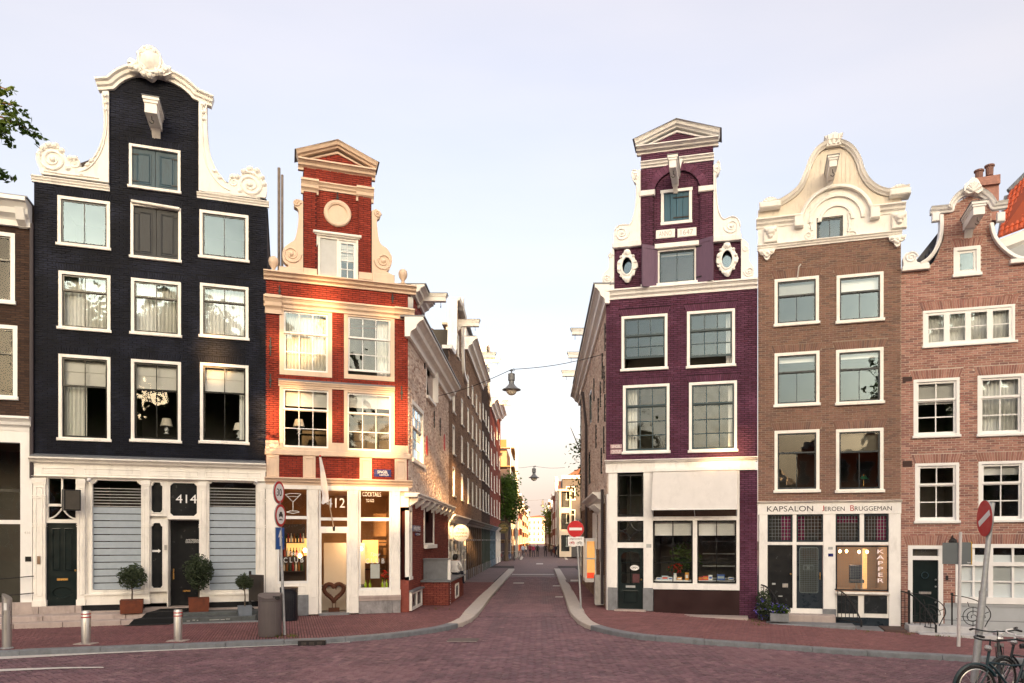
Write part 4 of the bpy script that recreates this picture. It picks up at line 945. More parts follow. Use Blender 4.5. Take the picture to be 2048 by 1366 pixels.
# doorway, open, with the room behind
u0, u1 = ru(638), ru(698); dz1 = zz(668,1066)
R.part('door_frame', MB().box(u0,u0+.07,-.05,.14,zg,dz1).box(u1-.07,u1,-.05,.14,zg,dz1).box(u0,u1,-.052,.14,dz1,w3u[2]-.001), CREAM)
R.part('door_sill', MB().box(u0-.0,u1+.0,-.12,.5,-.03,zg+.03), STONE)
dp = 3.2; ca, cb, cc, cd = ru(540), ru(798), zg+.02, ztop
rm = MB(); rm.add([(ca,dp,cc),(cb,dp,cc),(cb,dp,cd),(ca,dp,cd)],[(0,1,2,3)]); rm.add([(ca,.12,cc),(ca,dp,cc),(ca,dp,cd),(ca,.12,cd)],[(0,1,2,3)]); rm.add([(cb,.12,cc),(cb,dp,cc),(cb,dp,cd),(cb,.12,cd)],[(0,1,2,3)]); rm.add([(ca,.12,cd),(cb,.12,cd),(cb,dp,cd),(ca,dp,cd)],[(0,1,2,3)])
rm.build('bar_room', SHOPROOM, R.e); MB().add([(ca,.12,cc),(cb,.12,cc),(cb,dp,cc),(ca,dp,cc)],[(0,1,2,3)]).build('bar_floor', mat('dark_bar_floor', (.04,.035,.035), .5, .2, 5), R.e)
IVORY = mat('ivory_wall', (.62,.56,.48), .7, .05, 3)
MB().box(u0-.3,u1+.6,.95,1.0,cc,zz(668,1176)).build('bar_front', IVORY, R.e); MB().box(u0-.3,u1+.6,.85,1.25,zz(668,1177),zz(668,1174)).build('bar_counter', STONE, R.e); MB().box(u0+.2,u1+.6,1.3,1.34,zz(668,1174),zz(668,1086)).build('bar_screen', IVORY, R.e)
MB().box(ca+.02,u0-.35,1.6,1.65,cc,cd-1.0).build('back_shelf', mat('dark_shelf_wood', (.05,.03,.02), .6, .3, 4), R.e)
for k, zz_ in enumerate((1.25,1.7,2.15)): MB().box(ca+.1,u0-.4,1.3,1.58,zz_,zz_+.03).build('bottle_shelf', MATS['dark_shelf_wood'], R.e); MB().box(cb-1.0,cb-.1,2.2,2.5,zz_,zz_+.03).build('bottle_shelf', MATS['dark_shelf_wood'], R.e)
BT = [mat('bar_bottle_%d' % i, c, .2) for i, c in enumerate(((.02,.05,.02),(.20,.08,.02),(.5,.5,.45),(.25,.02,.02)))]
for k, zz_ in enumerate((1.28,1.73,2.18)):
    for i in range(9): b_ = MB().lathe([(.035,0),(.035,.16),(.012,.22),(.012,.28)],(ca+.2+i*.09+.02*k,1.42,zz_),8).build('shelf_bottle', BT[(i*3+k)%4], R.e, smooth=True)
# lit bar lamps inside
LAMP = mat('lamp_glow', (1.0,.55,.2), .5, emit=9.0)
for px, py, yy in ((610,1101,.9),(722,1098,.9),(600,1112,1.3)):
    u, z = P(px,py,-yy); MB().lathe([(.01,.08),(.05,.04),(.06,0),(.04,-.05),(.01,-.06)], (u,yy,z), 10).build('bar_lamp', LAMP, R.e, smooth=True)
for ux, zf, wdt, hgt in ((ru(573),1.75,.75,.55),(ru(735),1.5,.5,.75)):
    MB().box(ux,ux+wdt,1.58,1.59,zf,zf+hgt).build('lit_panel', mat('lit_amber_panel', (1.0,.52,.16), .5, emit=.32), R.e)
pl = bpy.data.lights.new('bar_lamp_light','POINT'); pl.energy = 13; pl.color = (1,.6,.28); pl.shadow_soft_size = .15
lo = bpy.data.objects.new('bar_lamp_light', pl); COL.objects.link(lo); lo.location = fR.world(ru(722), .9, 2.3)
# corner: angled side light of the shop and side wall along the street
sR = SIDE_L; side = bpy.data.objects.new('side_front', None)
S = House.__new__(House); S.f = sR; S.holes = []; S.arches = []
S.e = bpy.data.objects.new('street_side', None); COL.objects.link(S.e); S.e.parent = R.e
S.e.matrix_parent_inverse = (Matrix.Translation((fR.x,fR.y,0)) @ Matrix.Rotation(fR.a,4,'Z')).inverted(); S.e.location = (sR.x, sR.y, 0); S.e.rotation_euler = (0,0,sR.a)
DS = sR.u(897)
S.window(823,847,810,930, [(0,.4,3,2),(.38,1,3,3)], .14, CREAM, WHITE, cur=(), gm=GLASSOLD, sill=.05)
S.window(848,868,996,1096, [(0,.42,3,1),(.40,1,3,2)], .16, CREAM, WHITE, sill=.1, cur=(('full',),))
u0, u1, z0, z1 = S.rc(852,866,712,802); S.hole(u0,u1,z0,z1); sw = MB().box(u0,u0+.08,-.02,.15,z0,z1).box(u1-.08,u1,-.02,.15,z0,z1).box(u0,u1,-.021,.15,z1-.08,z1).box(u0-.05,u1+.05,-.12,.15,z0-.05,z0+.05).build('slit_window', CREAM, S.e)
MB().box(u0+.08,u1-.08,.06,.07,z0,z1).build('hatch_board', CREAM, sw); MB().box(u1,u1+.05,-.20,-.02,z0+.1,z1).build('shutter', WARMWHITE, sw)
zs_b = 3.62; top = 8.75
hs_up = [h for h in S.holes if min(p[1] for p in h) > zs_b]; hs_lo = [h for h in S.holes if min(p[1] for p in h) <= zs_b]
hh = S.holes; S.holes = hs_up; S.wall([(0.0,zs_b),(DS,zs_b),(DS,top),(0.0,top)], M_PALE, B_PALE, seed=25, depth=.012, name='side_wall', rough=.5)
S.holes = hs_lo; S.wall([(.62,-.1),(DS,-.1),(DS,zs_b-.1),(.62,zs_b-.1)], M_RED, B_SIDERED, seed=26, depth=.012, y=.02, name='side_wall')
# shop side light by the corner
u0, u1 = .04, .60; zA, zB = 1.0, zs_b-.35
sl_ = MB().box(u0,u0+.08,-.03,.1,zA,zB).box(u1-.08,u1,-.03,.1,zA,zB).box(u0,u1,-.031,.1,zB-.1,zB).box(u0,u1,-.06,.1,zA,zA+.1).box(u0+.08,u1-.08,-.02,.1,2.55,2.63).build('side_shop_window', CREAM, S.e)
for a_, b_ in ((zA+.1,2.55),(2.63,zB-.1)): MB().add([(u0+.08,.04,a_),(u1-.08,.04,a_),(u1-.08,.041,b_),(u0+.08,.041,b_)],[(0,1,2,3)]).build('pane', GLASSDARK, sl_)
MB().box(0,.62,-.02,.3,-.05,zA-.001).build('side_plinth', B_SIDERED, S.e); MB().box(0,.62,-.02,.3,zB+.001,zs_b-.001).build('side_panel', CREAM, S.e)
# corbel row
R_c = MB().box(-.1,DS,-.30,.1,zs_b-.03,zs_b+.05).box(-.05,DS,-.36,.1,zs_b+.051,zs_b+.10); R_c.build('corbel_ledge', CREAM, S.e)
for i in range(9):
    u = .3+i*(DS-.5)/8; MB().prism([(-.0,0)]*0 or [(u-.13,zs_b-.031),(u+.13,zs_b-.031),(u+.13,zs_b-.05),(u-.13,zs_b-.05)], -.3, .02).add([(u-.13,-.3,zs_b-.05),(u+.13,-.3,zs_b-.05),(u+.13,.02,zs_b-.34),(u-.13,.02,zs_b-.34),(u-.13,.02,zs_b-.05),(u+.13,.02,zs_b-.05),(u-.13,-.26,zs_b-.16),(u+.13,-.26,zs_b-.16)],[(0,1,7,6),(6,7,2,3),(0,6,3,4),(1,5,2,7)]).build('corbel', CREAM, S.e)
S.cornice(-.3, DS+.1, top-.25, top+.35, .52, CREAM, 'side_cornice'); MB().box(-.3,DS+.1,-.56,.2,top+.351,top+.40).build('gutter', LEAD, S.e)
for px, a_, b_ in ((822,645,677),(832,655,692),(848,700,738),(878,740,768),(887,750,776),(867,822,856),(879,836,872)): wall_anchor(S, px, a_, b_)
RED_OVAL = mat('red_oval_paint', (.55,.015,.015), .5, .05, 5)
for px, py in ((853,891),(888,885)): MB().disc(sR.uz(px,py), .36, -.03, -.012, 24, .62).build('round_shutter', RED_OVAL, S.e)
q = S.rc(825,840,1051,1063); sp = MB().box(q[0],q[1],-.02,.018,q[2],q[3]).build('street_sign', BLUE, S.e, label='blue plate on the side wall'); lettering(sp, 'HEISTEEG', q[0]+.1, q[1]-.1, q[2]+.06, q[3]-.05, -.021, WHITE)
q = S.rc(831,840,1066,1071); MB().box(q[0],q[1],-.01,.018,q[2],q[3]).build('number_plate', BLUE, S.e)
# cellar lights low in the side wall
u0, u1, z0, z1 = .10, 2.2, .04, .62
bo = MB().box(u0,u0+.12,-.10,.02,z0,z1).box(u1-.12,u1,-.10,.02,z0,z1).box(u0+.12,u1-.12,-.099,.02,z0,z0+.09).box(u0+.12,u1-.12,-.099,.02,z1-.08,z1).box((u0+u1)/2-.07,(u0+u1)/2+.07,-.098,.02,z0+.09,z1-.08).build('basement_window', CREAM, S.e)
for a_, b_ in ((u0+.12,(u0+u1)/2-.07),((u0+u1)/2+.07,u1-.12)): MB().box(a_,b_,-.06,-.055,z0+.09,z1-.08).build('pane', NAVY, bo)
MB().box(u0-.06,u1+.06,-.17,.02,z1+.001,z1+.05).build('ledge', LEAD, S.e)
# roof and rear walls of the corner house
wv = lambda X, Y, Z: (X, Y, Z)
rf = MB(); e0 = fR.world(0.02,.31,8.9); e1 = fR.world(W_R-.05,.31,8.9); rg = fR.world(ru(676),.31,11.4)
rf.add([tuple(e0),tuple(rg),tuple(e1),(e0.x+.5,34,8.9),(rg.x,33,11.4),(-4.0,33.5,8.9)],[(0,1,4,3),(1,2,5,4),(0,2,1),(3,4,5)])
o = rf.build('roof', MATS['dark_roof_tile'], R.e); o.matrix_parent_inverse = (Matrix.Translation((fR.x,fR.y,0)) @ Matrix.Rotation(fR.a,4,'Z')).inverted()
# dormer above the side cornice with its own hoist beam
def side_dormer(u0, u1, z0, z1, mm, bm_):
    o_ = rect(u0,u1,z0,z1); w = MB().prism(o_, .0, .3).build('side_dormer', mm, S.e); bricks('brickwork', [o_], bm_, w, y=.0, seed=31)
    MB().box(u0,u0+.25,.31,2.2,z0,z1).build('dormer_cheek', bm_, S.e); S.cornice(u0-.15,u1+.15,z1-.05,z1+.3,.4,CREAM,'dormer_cornice')
    MB().box(u0-.15,u1+.15,-.45,2.4,z1+.301,z1+.34).build('dormer_roof', LEAD, S.e); MB().box(u0-.02,u0+.0,-.01,2.0,z0,z1-.06).build('dormer_side', WARMWHITE, S.e)
side_dormer(.9,2.7,9.12,10.15,M_RED,B_RED); hoist(S, 0, 0, .95, .20, .24, CREAM, uz=(1.8,10.22))
# ------------------------------------------------------------------ the purple corner house
fP = RIGHT.shifted(RIGHT.u(1212)); Pp = House('canal_house', 'purple brick corner house with white pediment, ANNO 1647 plaques and open shutters', fP)
ru = fP.u; zz = fP.z; P = fP.uz; W_P = ru(1515)
AR = .22
for x0, x1, y0, y1, sa, cu in ((1243,1335,630,741,[(0,.36,3,1),(.34,.80,3,2)],()),(1374,1470,620,735,[(0,.34,3,1),(.32,.84,3,2)],(('right',.14),)),
        (1246,1339,769,907,[(0,.30,3,1),(.29,1,3,3)],(('left',.26),)),(1378,1474,763,904,[(0,.30,3,1),(.29,1,3,3)],(('right',.14),))):
    Pp.window(x0,x1,y0,y1,sa,.085,WARMWHITE,TEAL,GLASSOLD if y0 > 700 else GLASS,.06,cu,None,AR,bar=.032,sash_w=.055)
double = Pp.window(1315,1393,497,572, [(0,1,2,1)], .06, WARMWHITE, TEAL, sill=0, rec=.06, name='attic_window', cur=(('roller',.08),))
# hatch in the arched niche
u0, u1, z0, z1 = Pp.rc(1322,1384,378,448); Pp.hole(u0,u1,z0,z1); fw = .09
ht = MB().box(u0,u0+fw,-.02,.2,z0+.09,z1-.09).box(u1-fw,u1,-.02,.2,z0+.09,z1-.09).box(u0-.02,u1+.02,-.03,.2,z1-.09,z1).box(u0-.01,u1+.01,-.03,.2,z0,z0+.09).build('hatch', WARMWHITE, Pp.e)
n = 4; a, b = u0+fw, u1-fw
for i in range(n): MB().bbox(a+(b-a)*i/n+.003,a+(b-a)*(i+1)/n-.003,.05,.09,z0+.09,z1-.09,.008).build('plank', mat('bright_teal_boards', (.028,.10,.155), .5, .2, 4, .08, 20, dirt=.3, stretch=(8,8,1)), ht)
for q in (z0+.22,z1-.25): MB().box((a+b)/2-.1,b,.03,.049,q-.02,q+.02).build('hinge', IRON, ht)
MB().box(a,b,.1,.12,z0,z1).build('hatch_back', ROOM, ht)
for i, (x0, x1) in enumerate(((1283,1314),(1394,1433))): pass
shopz = zz(1365,925)
outer = [(0,shopz),(W_P,shopz),(W_P,zz(1515,575)),P(1482,572),P(1482,478),P(1427,484),P(1427,306),P(1282,318),P(1282,490),P(1229,496),P(1229,590),(0,zz(1212,596))]
for px, py in ((1255,534),(1454,521)): Pp.holes.append(list(reversed(arc(P(px,py),.19,.30,0,2*pi,20)[:-1])))
Pp.wall(outer, M_PURPLE, B_PURPLE, seed=41, depth=.013)
# side pilasters and the arch stand proud of the niche
nc = P(1354,388); nr = (ru(1400)-ru(1308))/2
ftop, fbot = zz(1354,333), zz(1354,488)
face = rect(ru(1282.5),ru(1426.5),fbot,ftop)
niche = [(nc[0]-nr,fbot+.0),(nc[0]+nr,fbot)]+arc(nc,nr,nr*.98,0,pi,20)
poly = [(ru(1282.5),fbot),(nc[0]-nr,fbot)]+list(reversed(arc(nc,nr,nr*.98,0,pi,20)))+[(nc[0]+nr,fbot),(ru(1426.5),fbot),(ru(1426.5),ftop),(ru(1282.5),ftop)]
w = MB().prism(poly, -.10, -.010).build('arched_front', M_PURPLE, Pp.e)
bricks('brickwork', [poly], B_PURPLE, w, y=-.10, seed=42, depth=.009)
mb = MB()
for i in range(26):
    t0, t1 = pi*i/26+.012, pi*(i+1)/26-.012; r0, r1 = nr+.005, nr+.24
    V = [(nc[0]+r*cos(t),yy,nc[1]+r*.98*sin(t)) for yy in (-.10,-.116) for (r,t) in ((r0,t0),(r0,t1),(r1,t1),(r1,t0))]
    mb.add(V, [(4,5,6,7),(0,1,5,4),(1,2,6,5),(2,3,7,6),(3,0,4,7)])
o = mb.build('arch_bricks', B_PURPLE, w); o['kind'] = 'stuff'
for x0, x1, y0, y1 in ((1280,1311,386,395),(1397,1428,377,386)):
    q = Pp.rc(x0,x1,y0,y1); Pp.part('impost', MB().bbox(q[0],q[1],-.19,.0,q[2]-.02,q[3]+.02,.025), WARMWHITE)
Pp.part('keystone', MB().prism([(ru(1348),zz(1354,345)),(ru(1361),zz(1354,344)),(ru(1366),zz(1354,326)),(ru(1345),zz(1354,327))], -.2, -.02), WARMWHITE)
hoist(Pp, 1351, 373, 1.25, .20, .36, WARMWHITE)
# plaques
for tx, x0, x1, y0, y1 in (('ANNO',1312,1350,460,477),('1647',1355,1393,457,474)):
    q = Pp.rc(x0,x1,y0,y1); p = MB().bbox(q[0],q[1],-.05,.0,q[2],q[3],.01).mould([(q[0]+.05,q[2]+.03),(q[1]-.05,q[2]+.03),(q[1]-.05,q[3]-.03),(q[0]+.05,q[3]-.03)],[(0,.049),(0,.056),(.008,.056),(.008,.049)],True).build('plaque', WARMWHITE, Pp.e)
    lettering(p, tx, q[0]+.1, q[1]-.1, q[2]+.06, q[3]-.05, -.0505, mat('plaque_letter', (.48,.44,.43), .6))
# cornices and pediment
za = (zz(1354,289)); a, b = ru(1274), ru(1437); ap = (a+b)/2; zt_ = zz(1354,252)
Pp.cornice(a, b, zz(1354,303), zz(1354,291), .32, WARMWHITE, 'pediment_base')
Pp.part('pediment_rake', MB().mould([(b,zz(1354,291)+.02),(ap,zt_-.13),(a,zz(1354,291)+.02)], [(0,.05),(0,.20),(-.04,.22),(-.06,.30),(-.12,.33),(-.17,.38),(-.17,-.1),(0,-.1)]), WARMWHITE)
tym = [(a+.25,zz(1354,291)),(b-.25,zz(1354,291)),(ap,zt_-.28)]; w = MB().prism(tym, -.12, .1).build('tympanum', M_PURPLE, Pp.e); bricks('brickwork', [tym], B_PURPLE, w, y=-.12, seed=44)
MB().mould(tym, [(0,.11),(0,.17),(-.05,.19),(-.06,.11)], True).build('tympanum_moulding', WARMWHITE, Pp.e)
MB().add([(a-.1,-.40,zz(1354,291)+.17),(ap,-.40,zt_+.03),(b+.1,-.40,zz(1354,291)+.17),(a-.1,.5,zz(1354,291)+.17),(ap,.5,zt_+.03),(b+.1,.5,zz(1354,291)+.17)],[(0,1,4,3),(1,2,5,4)]).build('pediment_lead', LEAD, Pp.e)
o_ = rect(ru(1282.5),ru(1426.5),zz(1354,320),zz(1354,304)); w = MB().prism(o_, -.12, -.01).build('brick_frieze', M_PURPLE, Pp.e); bricks('brickwork', [o_], B_PURPLE, w, y=-.12, seed=45)
Pp.cornice(ru(1282), ru(1428), zz(1354,330), zz(1354,319), .18, WARMWHITE, 'neck_band')
# scrolls
sl = [P(1282,492),P(1282,344)]+smooth_path(fP.pts([(1277,344),(1266,345),(1265,355),(1268,366),(1274,372),(1274,395),(1272,418),(1268,438),(1262,452),(1252,453),(1240,454),(1231,463),(1229,478),(1228,492)]),5)
sr = [P(1427,480),P(1427,334)]+smooth_path(fP.pts([(1432,332),(1438,326),(1440,338),(1437,350),(1432,356),(1432,380),(1434,405),(1438,428),(1446,442),(1456,440),(1464,437),(1474,440),(1480,452),(1480,464),(1482,473)]),5)
ol = [P(1229,584),P(1229,498)]+smooth_path(fP.pts([(1224,503),(1219,515),(1220,530),(1218,540),(1211,547),(1206,556),(1206,568),(1209,584)]),5)
orr = [P(1482,572),P(1482,480)]+smooth_path(fP.pts([(1488,482),(1496,490),(1498,505),(1497,520),(1500,528),(1506,537),(1507,550),(1507,568)]),5)
for L_, cs in ((sl,((1245,470,.22,0,-1),(1272,357,.10,1,1))),(sr,((1463,456,.22,pi,1),(1434,343,.10,1,-1))),(ol,((1216,560,.15,0,-1),(1223,515,.08,0,1))),(orr,((1498,546,.15,pi,1),(1490,500,.08,0,-1)))):
    w = MB().prism(L_, -.14, .10).build('gable_scroll', WARMWHITE, Pp.e); mb = MB()
    for px, py, r, st, sg in cs: mb.spiral(P(px,py), r, 1.9, -.15, .03, st, sg); mb.add(*dome(P(px,py), r*.28, -.14, .05))
    mb.tube([(p[0],-.15,p[1]) for p in L_[4:-8:3]], .02, 5) if len(L_) > 40 else None
    mb.build('carving', WARMWHITE, w, smooth=True)
for x0, x1, y0, y1 in ((1226,1283,487,494),(1426,1483,474,482)):
    q = Pp.rc(x0,x1,y0,y1); Pp.part('scroll_base', MB().bbox(q[0],q[1],-.17,.1,q[2]-.05,q[3],.012), WARMWHITE)
Pp.cornice(-.05, W_P, zz(1358,590), zz(1358,572), .22, WARMWHITE, 'main_cornice')
q = Pp.rc(1285,1425,560,572); Pp.part('attic_sill', MB().box(ru(1282),ru(1427),-.08,.02,zz(1354,573)+.001,zz(1354,565)), WARMWHITE)
q = Pp.rc(1312,1396,487,497); Pp.part('window_hood', MB().bbox(q[0]-.03,q[1]+.03,-.14,.0,q[2],q[3],.02), WARMWHITE)
# cartouche windows
for px, py in ((1255,534),(1454,521)):
    c = P(px,py); out = []
    for i in range(40):
        t = 2*pi*i/40; k = 1+.10*cos(4*t)+.05*cos(9*t); out.append((c[0]+.30*k*cos(t), c[1]+.46*k*sin(t)))
    w = MB().prism(out, -.11, -.012, [list(reversed(arc(c,.19,.30,0,2*pi,20)[:-1]))]).build('cartouche_window', WARMWHITE, Pp.e)
    mb = MB().mould(list(reversed(arc(c,.20,.31,0,2*pi,24)[:-1])), [(0,.10),(0,.15),(-.04,.15),(-.05,.10)], True)
    for i in range(12): t = 2*pi*i/12+.26; mb.add(*dome((c[0]+.27*cos(t),c[1]+.42*sin(t)), .055, -.11, .06))
    mb.add(*dome((c[0],c[1]+.42), .12, -.11, .08)); mb.add(*dome((c[0],c[1]-.44), .10, -.11, .07)); mb.build('carving', WARMWHITE, w, smooth=True)
    MB().disc(c,.30,.08,.085,20,.62).build('pane', GLASS, w); room(w, c[0]-.25,c[0]+.25,c[1]-.35,c[1]+.35)
# open shutters hinged at the attic window
def shutter(h, u, z0, z1, w_, ang, sgn, m):
    """leaf swung out from the hinge line at u"""
    e = MB(); d = Vector((sgn*cos(ang), -sin(ang))); nrm = Vector((-d.y, d.x))
    def q(s_, t, z): p = Vector((u,-.03))+d*s_+nrm*t; return (p.x,p.y,z)
    def slab(s0, s1, za, zb_, t0, t1): e.add([q(s0,t0,za),q(s1,t0,za),q(s1,t1,za),q(s0,t1,za),q(s0,t0,zb_),q(s1,t0,zb_),q(s1,t1,zb_),q(s0,t1,zb_)],[(0,3,2,1),(4,5,6,7),(0,1,5,4),(1,2,6,5),(2,3,7,6),(3,0,4,7)])
    slab(0,w_,z0,z1,-.012,.012); f_ = .09
    for s0, s1, za, zb_ in ((0,f_,z0,z1),(w_-f_,w_,z0,z1),(f_,w_-f_,z0,z0+f_*1.3),(f_,w_-f_,z1-f_*1.3,z1)): slab(s0,s1,za,zb_,-.026,.026)
    o = e.build('shutter', m, h.e)
    for zz_ in (z0+.2,z1-.2): MB().add([q(0,-.03,zz_-.02),q(.2,-.03,zz_-.02),q(.2,-.03,zz_+.02),q(0,-.03,zz_+.02)],[(0,1,2,3)]).build('hinge', IRON, o)
q = Pp.rc(1315,1393,494,574)
shutter(Pp, q[0]+.0, q[2], q[3]+.06, .55, radians(35), -1, PURPLEWOOD); shutter(Pp, q[1], q[2]+.03, q[3]+.12, .58, radians(28), 1, PURPLEWOOD)
# street plates
PINK = mat('faded_pink_plate', (.42,.27,.29), .5, .1, 8)
for tx, y0, y1 in (('SINGEL',889,897),('CENTRUM',899,908)):
    q = Pp.rc(1221,1244,y0,y1); p = MB().box(q[0],q[1],-.03,-.012,q[2],q[3]).build('street_sign', PINK, Pp.e); lettering(p, tx, q[0]+.04, q[1]-.04, q[2]+.02, q[3]-.02, -.031, WHITE)
# ------- shopfront
zg = .02; Z = lambda y: zz(1365,y)
Pp.cornice(-.02, W_P+.0, Z(926), Z(918), .24, WARMWHITE, 'shop_cornice'); Pp.part('fascia', MB().box(0, ru(1511), -.08, .1, Z(943), Z(926)-.001), WARMWHITE)
colz = (ru(1474), W_P); o_ = rect(colz[0],colz[1],-.45,Z(943)-.002); w = MB().prism(o_, .0, .3).build('brick_pier', M_PURPLE, Pp.e); bricks('brickwork', [o_], B_PURPLE, w, y=0, seed=47)
def ppost(x0, x1, z0, z1, m=WARMWHITE, y=-.05): return Pp.part('post', MB().bbox(ru(x0),ru(x1),y,.12,z0,z1,.012), m)
for x0, x1 in ((1217,1235),(1287,1306)):
    ppost(x0,x1,Z(1177),Z(943)-.001); MB().bbox(ru(x0)-.01,ru(x1)+.01,-.08,.12,zg-.02,Z(1177)-.001,.01).build('post_base', STONE, Pp.e)
# upper left window, diamond light, door
def swin(x0, x1, y0, y1, nc, nr, m=BLACKPAINT, gm=GLASSDARK, fr=.05, name='shop_window'):
    u0, u1, z0, z1 = Pp.rc(x0,x1,y0,y1); mb = MB().box(u0,u0+fr,-.01,.08,z0,z1).box(u1-fr,u1,-.01,.08,z0,z1).box(u0+fr,u1-fr,-.009,.08,z1-fr,z1).box(u0+fr,u1-fr,-.009,.08,z0,z0+fr)
    cw, rh = (u1-u0-2*fr)/nc, (z1-z0-2*fr)/nr
    for k in range(1,nc): mb.box(u0+fr+cw*k-.012,u0+fr+cw*k+.012,.0,.06,z0+fr,z1-fr)
    for k in range(1,nr): mb.box(u0+fr,u1-fr,.001,.06,z0+fr+rh*k-.012,z0+fr+rh*k+.012)
    w = mb.build(name, m, Pp.e)
    for i in range(nc):
        for k in range(nr):
            t = random.uniform(-.002,.002); MB().add([(u0+fr+cw*i,.03+t,z0+fr+rh*k),(u0+fr+cw*(i+1),.03-t,z0+fr+rh*k),(u0+fr+cw*(i+1),.031-t,z0+fr+rh*(k+1)),(u0+fr+cw*i,.031+t,z0+fr+rh*(k+1))],[(0,1,2,3)]).build('pane', gm, w)
    return w, u0, u1, z0, z1
swin(1235,1287,949,1032,2,2,gm=GLASSOLD); w, u0, u1, z0, z1 = swin(1235,1287,1041,1084,1,1)
c = ((u0+u1)/2,(z0+z1)/2); mb = MB(); dx, dz = (u1-u0)/2-.05, (z1-z0)/2-.05
for sx, sy in ((1,1),(-1,1),(-1,-1),(1,-1)): mb.tube([(c[0]+sx*dx*(1-sin(t)),.0,c[1]+sy*dz*(1-cos(t))) for t in [pi/2*i/8 for i in range(9)]], .018, 5)
mb.build('diamond_tracery', BLACKPAINT, w)
Pp.part('transom_rail', MB().box(ru(1235),ru(1287),-.04,.1,Z(1041)+.0,Z(1033)).box(ru(1235),ru(1287),-.04,.1,Z(1096),Z(1085)), WARMWHITE)
u0, u1, z0, z1 = Pp.rc(1236,1286,1097,1219)
gl0, gl1 = z0+(z1-z0)*.43, z1-.12
dr = MB().prism(rect(u0,u1,z0,z1), .03, .08, [[(u0+.1,gl0),(u1-.1,gl0),(u1-.1,gl1-.12),(u1-.16,gl1-.02),((u0+u1)/2,gl1+.03),(u0+.16,gl1-.02),(u0+.1,gl1-.12)]]).build('shop_door', DARKGREEN, Pp.e)
MB().mould([(u0+.16,z0+.2),(u1-.16,z0+.2),(u1-.16,gl0-.22),(u0+.16,gl0-.22)],[(0,-.031),(0,-.015),(.03,-.01),(.04,-.031)],True).build('door_panel', DARKGREEN, dr)
for i in range(2):
    for k in range(3):
        a_, b_ = u0+.09+(u1-u0-.18)*i/2, u0+.09+(u1-u0-.18)*(i+1)/2; c_, d_ = gl0+(gl1-gl0+.05)*k/3, gl0+(gl1-gl0+.05)*(k+1)/3
        MB().add([(a_,.055,c_),(b_,.055,c_),(b_,.056,d_),(a_,.056,d_)],[(0,1,2,3)]).build('pane', GLASSDARK, dr)
MB().box((u0+u1)/2-.01,(u0+u1)/2+.01,.035,.07,gl0,gl1).box(u0+.1,u1-.1,.036,.07,gl0+(gl1-gl0)/3-.01,gl0+(gl1-gl0)/3+.01).box(u0+.1,u1-.1,.036,.07,gl0+(gl1-gl0)*2/3-.01,gl0+(gl1-gl0)*2/3+.01).build('glazing_bar', DARKGREEN, dr)
MB().box((u0+u1)/2-.15,(u0+u1)/2+.15,.015,.029,gl0-.14,gl0-.07).build('letter_slot', GALV, dr); MB().add(*dome((u1-.06,gl0+.12),.03,.03,.05)).build('door_knob', BRASS, dr)
lab = MB().disc(((u0+u1)/2+.13,gl0+(gl1-gl0)*.5),.085,.028,.032,20,1.7).build('open_sign', WHITE, dr); lettering(lab,'OPEN',(u0+u1)/2+.03,(u0+u1)/2+.23,gl0+(gl1-gl0)*.5-.03,gl0+(gl1-gl0)*.5+.03,.0275,BLACKPAINT)
MB().box((u0+u1)/2+.06,u1-.12,.045,.05,gl0+.02,gl0+.30).build('notice', mat('maroon_poster', (.09,.03,.035), .6, .3, 12), dr)
MB().box(u0-.08,u1+.1,-.25,.3,-.05,zg+.03).build('door_step', PALESTONE, Pp.e)
# big windows
for x0, x1 in ((1306,1386),(1394,1473)):
    u0, u1, z0, z1 = Pp.rc(x0,x1,1041,1166); fr = .05; zm = z0+(z1-z0)*.33
    mb = MB().box(u0,u0+fr,-.01,.08,z0,z1).box(u1-fr,u1,-.01,.08,z0,z1).box(u0,u1,-.012,.08,z1-fr,z1).box(u0,u1,-.012,.08,z0,z0+fr).box((u0+u1)/2-.012,(u0+u1)/2+.012,0,.06,z0,z1).box(u0,u1,.002,.06,zm-.012,zm+.012)
    w = mb.build('shop_window', BLACKPAINT, Pp.e)
    for a_, b_ in ((u0+fr,(u0+u1)/2),((u0+u1)/2,u1-fr)):
        for c_, d_ in ((z0+fr,zm),(zm,z1-fr)): t = random.uniform(-.002,.002); MB().add([(a_,.03+t,c_),(b_,.03-t,c_),(b_,.031-t,d_),(a_,.031+t,d_)],[(0,1,2,3)]).build('pane', GLASSDARK, w)
    roman_blind(w, u0+fr, u1-fr, z1-(z1-z0)*.24, z1-fr, .12, folds=3)
ppost(1385.5,1394.5,Z(1170),Z(1036)); ppost(1472.5,1479,Z(1178),Z(943)-.001)
Pp.part('transom_rail', MB().box(ru(1306),ru(1474),-.055,.1,Z(1041)+.001,Z(1033)), WARMWHITE); Pp.part('window_sill', MB().bbox(ru(1306),ru(1479),-.075,.12,Z(1179),Z(1166.5),.01), WARMWHITE)
q = Pp.rc(1308,1479,1180,1232); MB().box(q[0],q[1],-.03,.2,-.35,q[3]).build('dark_red_panel', mat('oxblood_panel', (.020,.004,.006), .35, .3, 2), Pp.e)
q = Pp.rc(1293,1303,1090,1094); MB().box(q[0],q[1],-.06,-.051,q[2]-.02,q[3]+.03).build('number_plate', GALV, Pp.e)
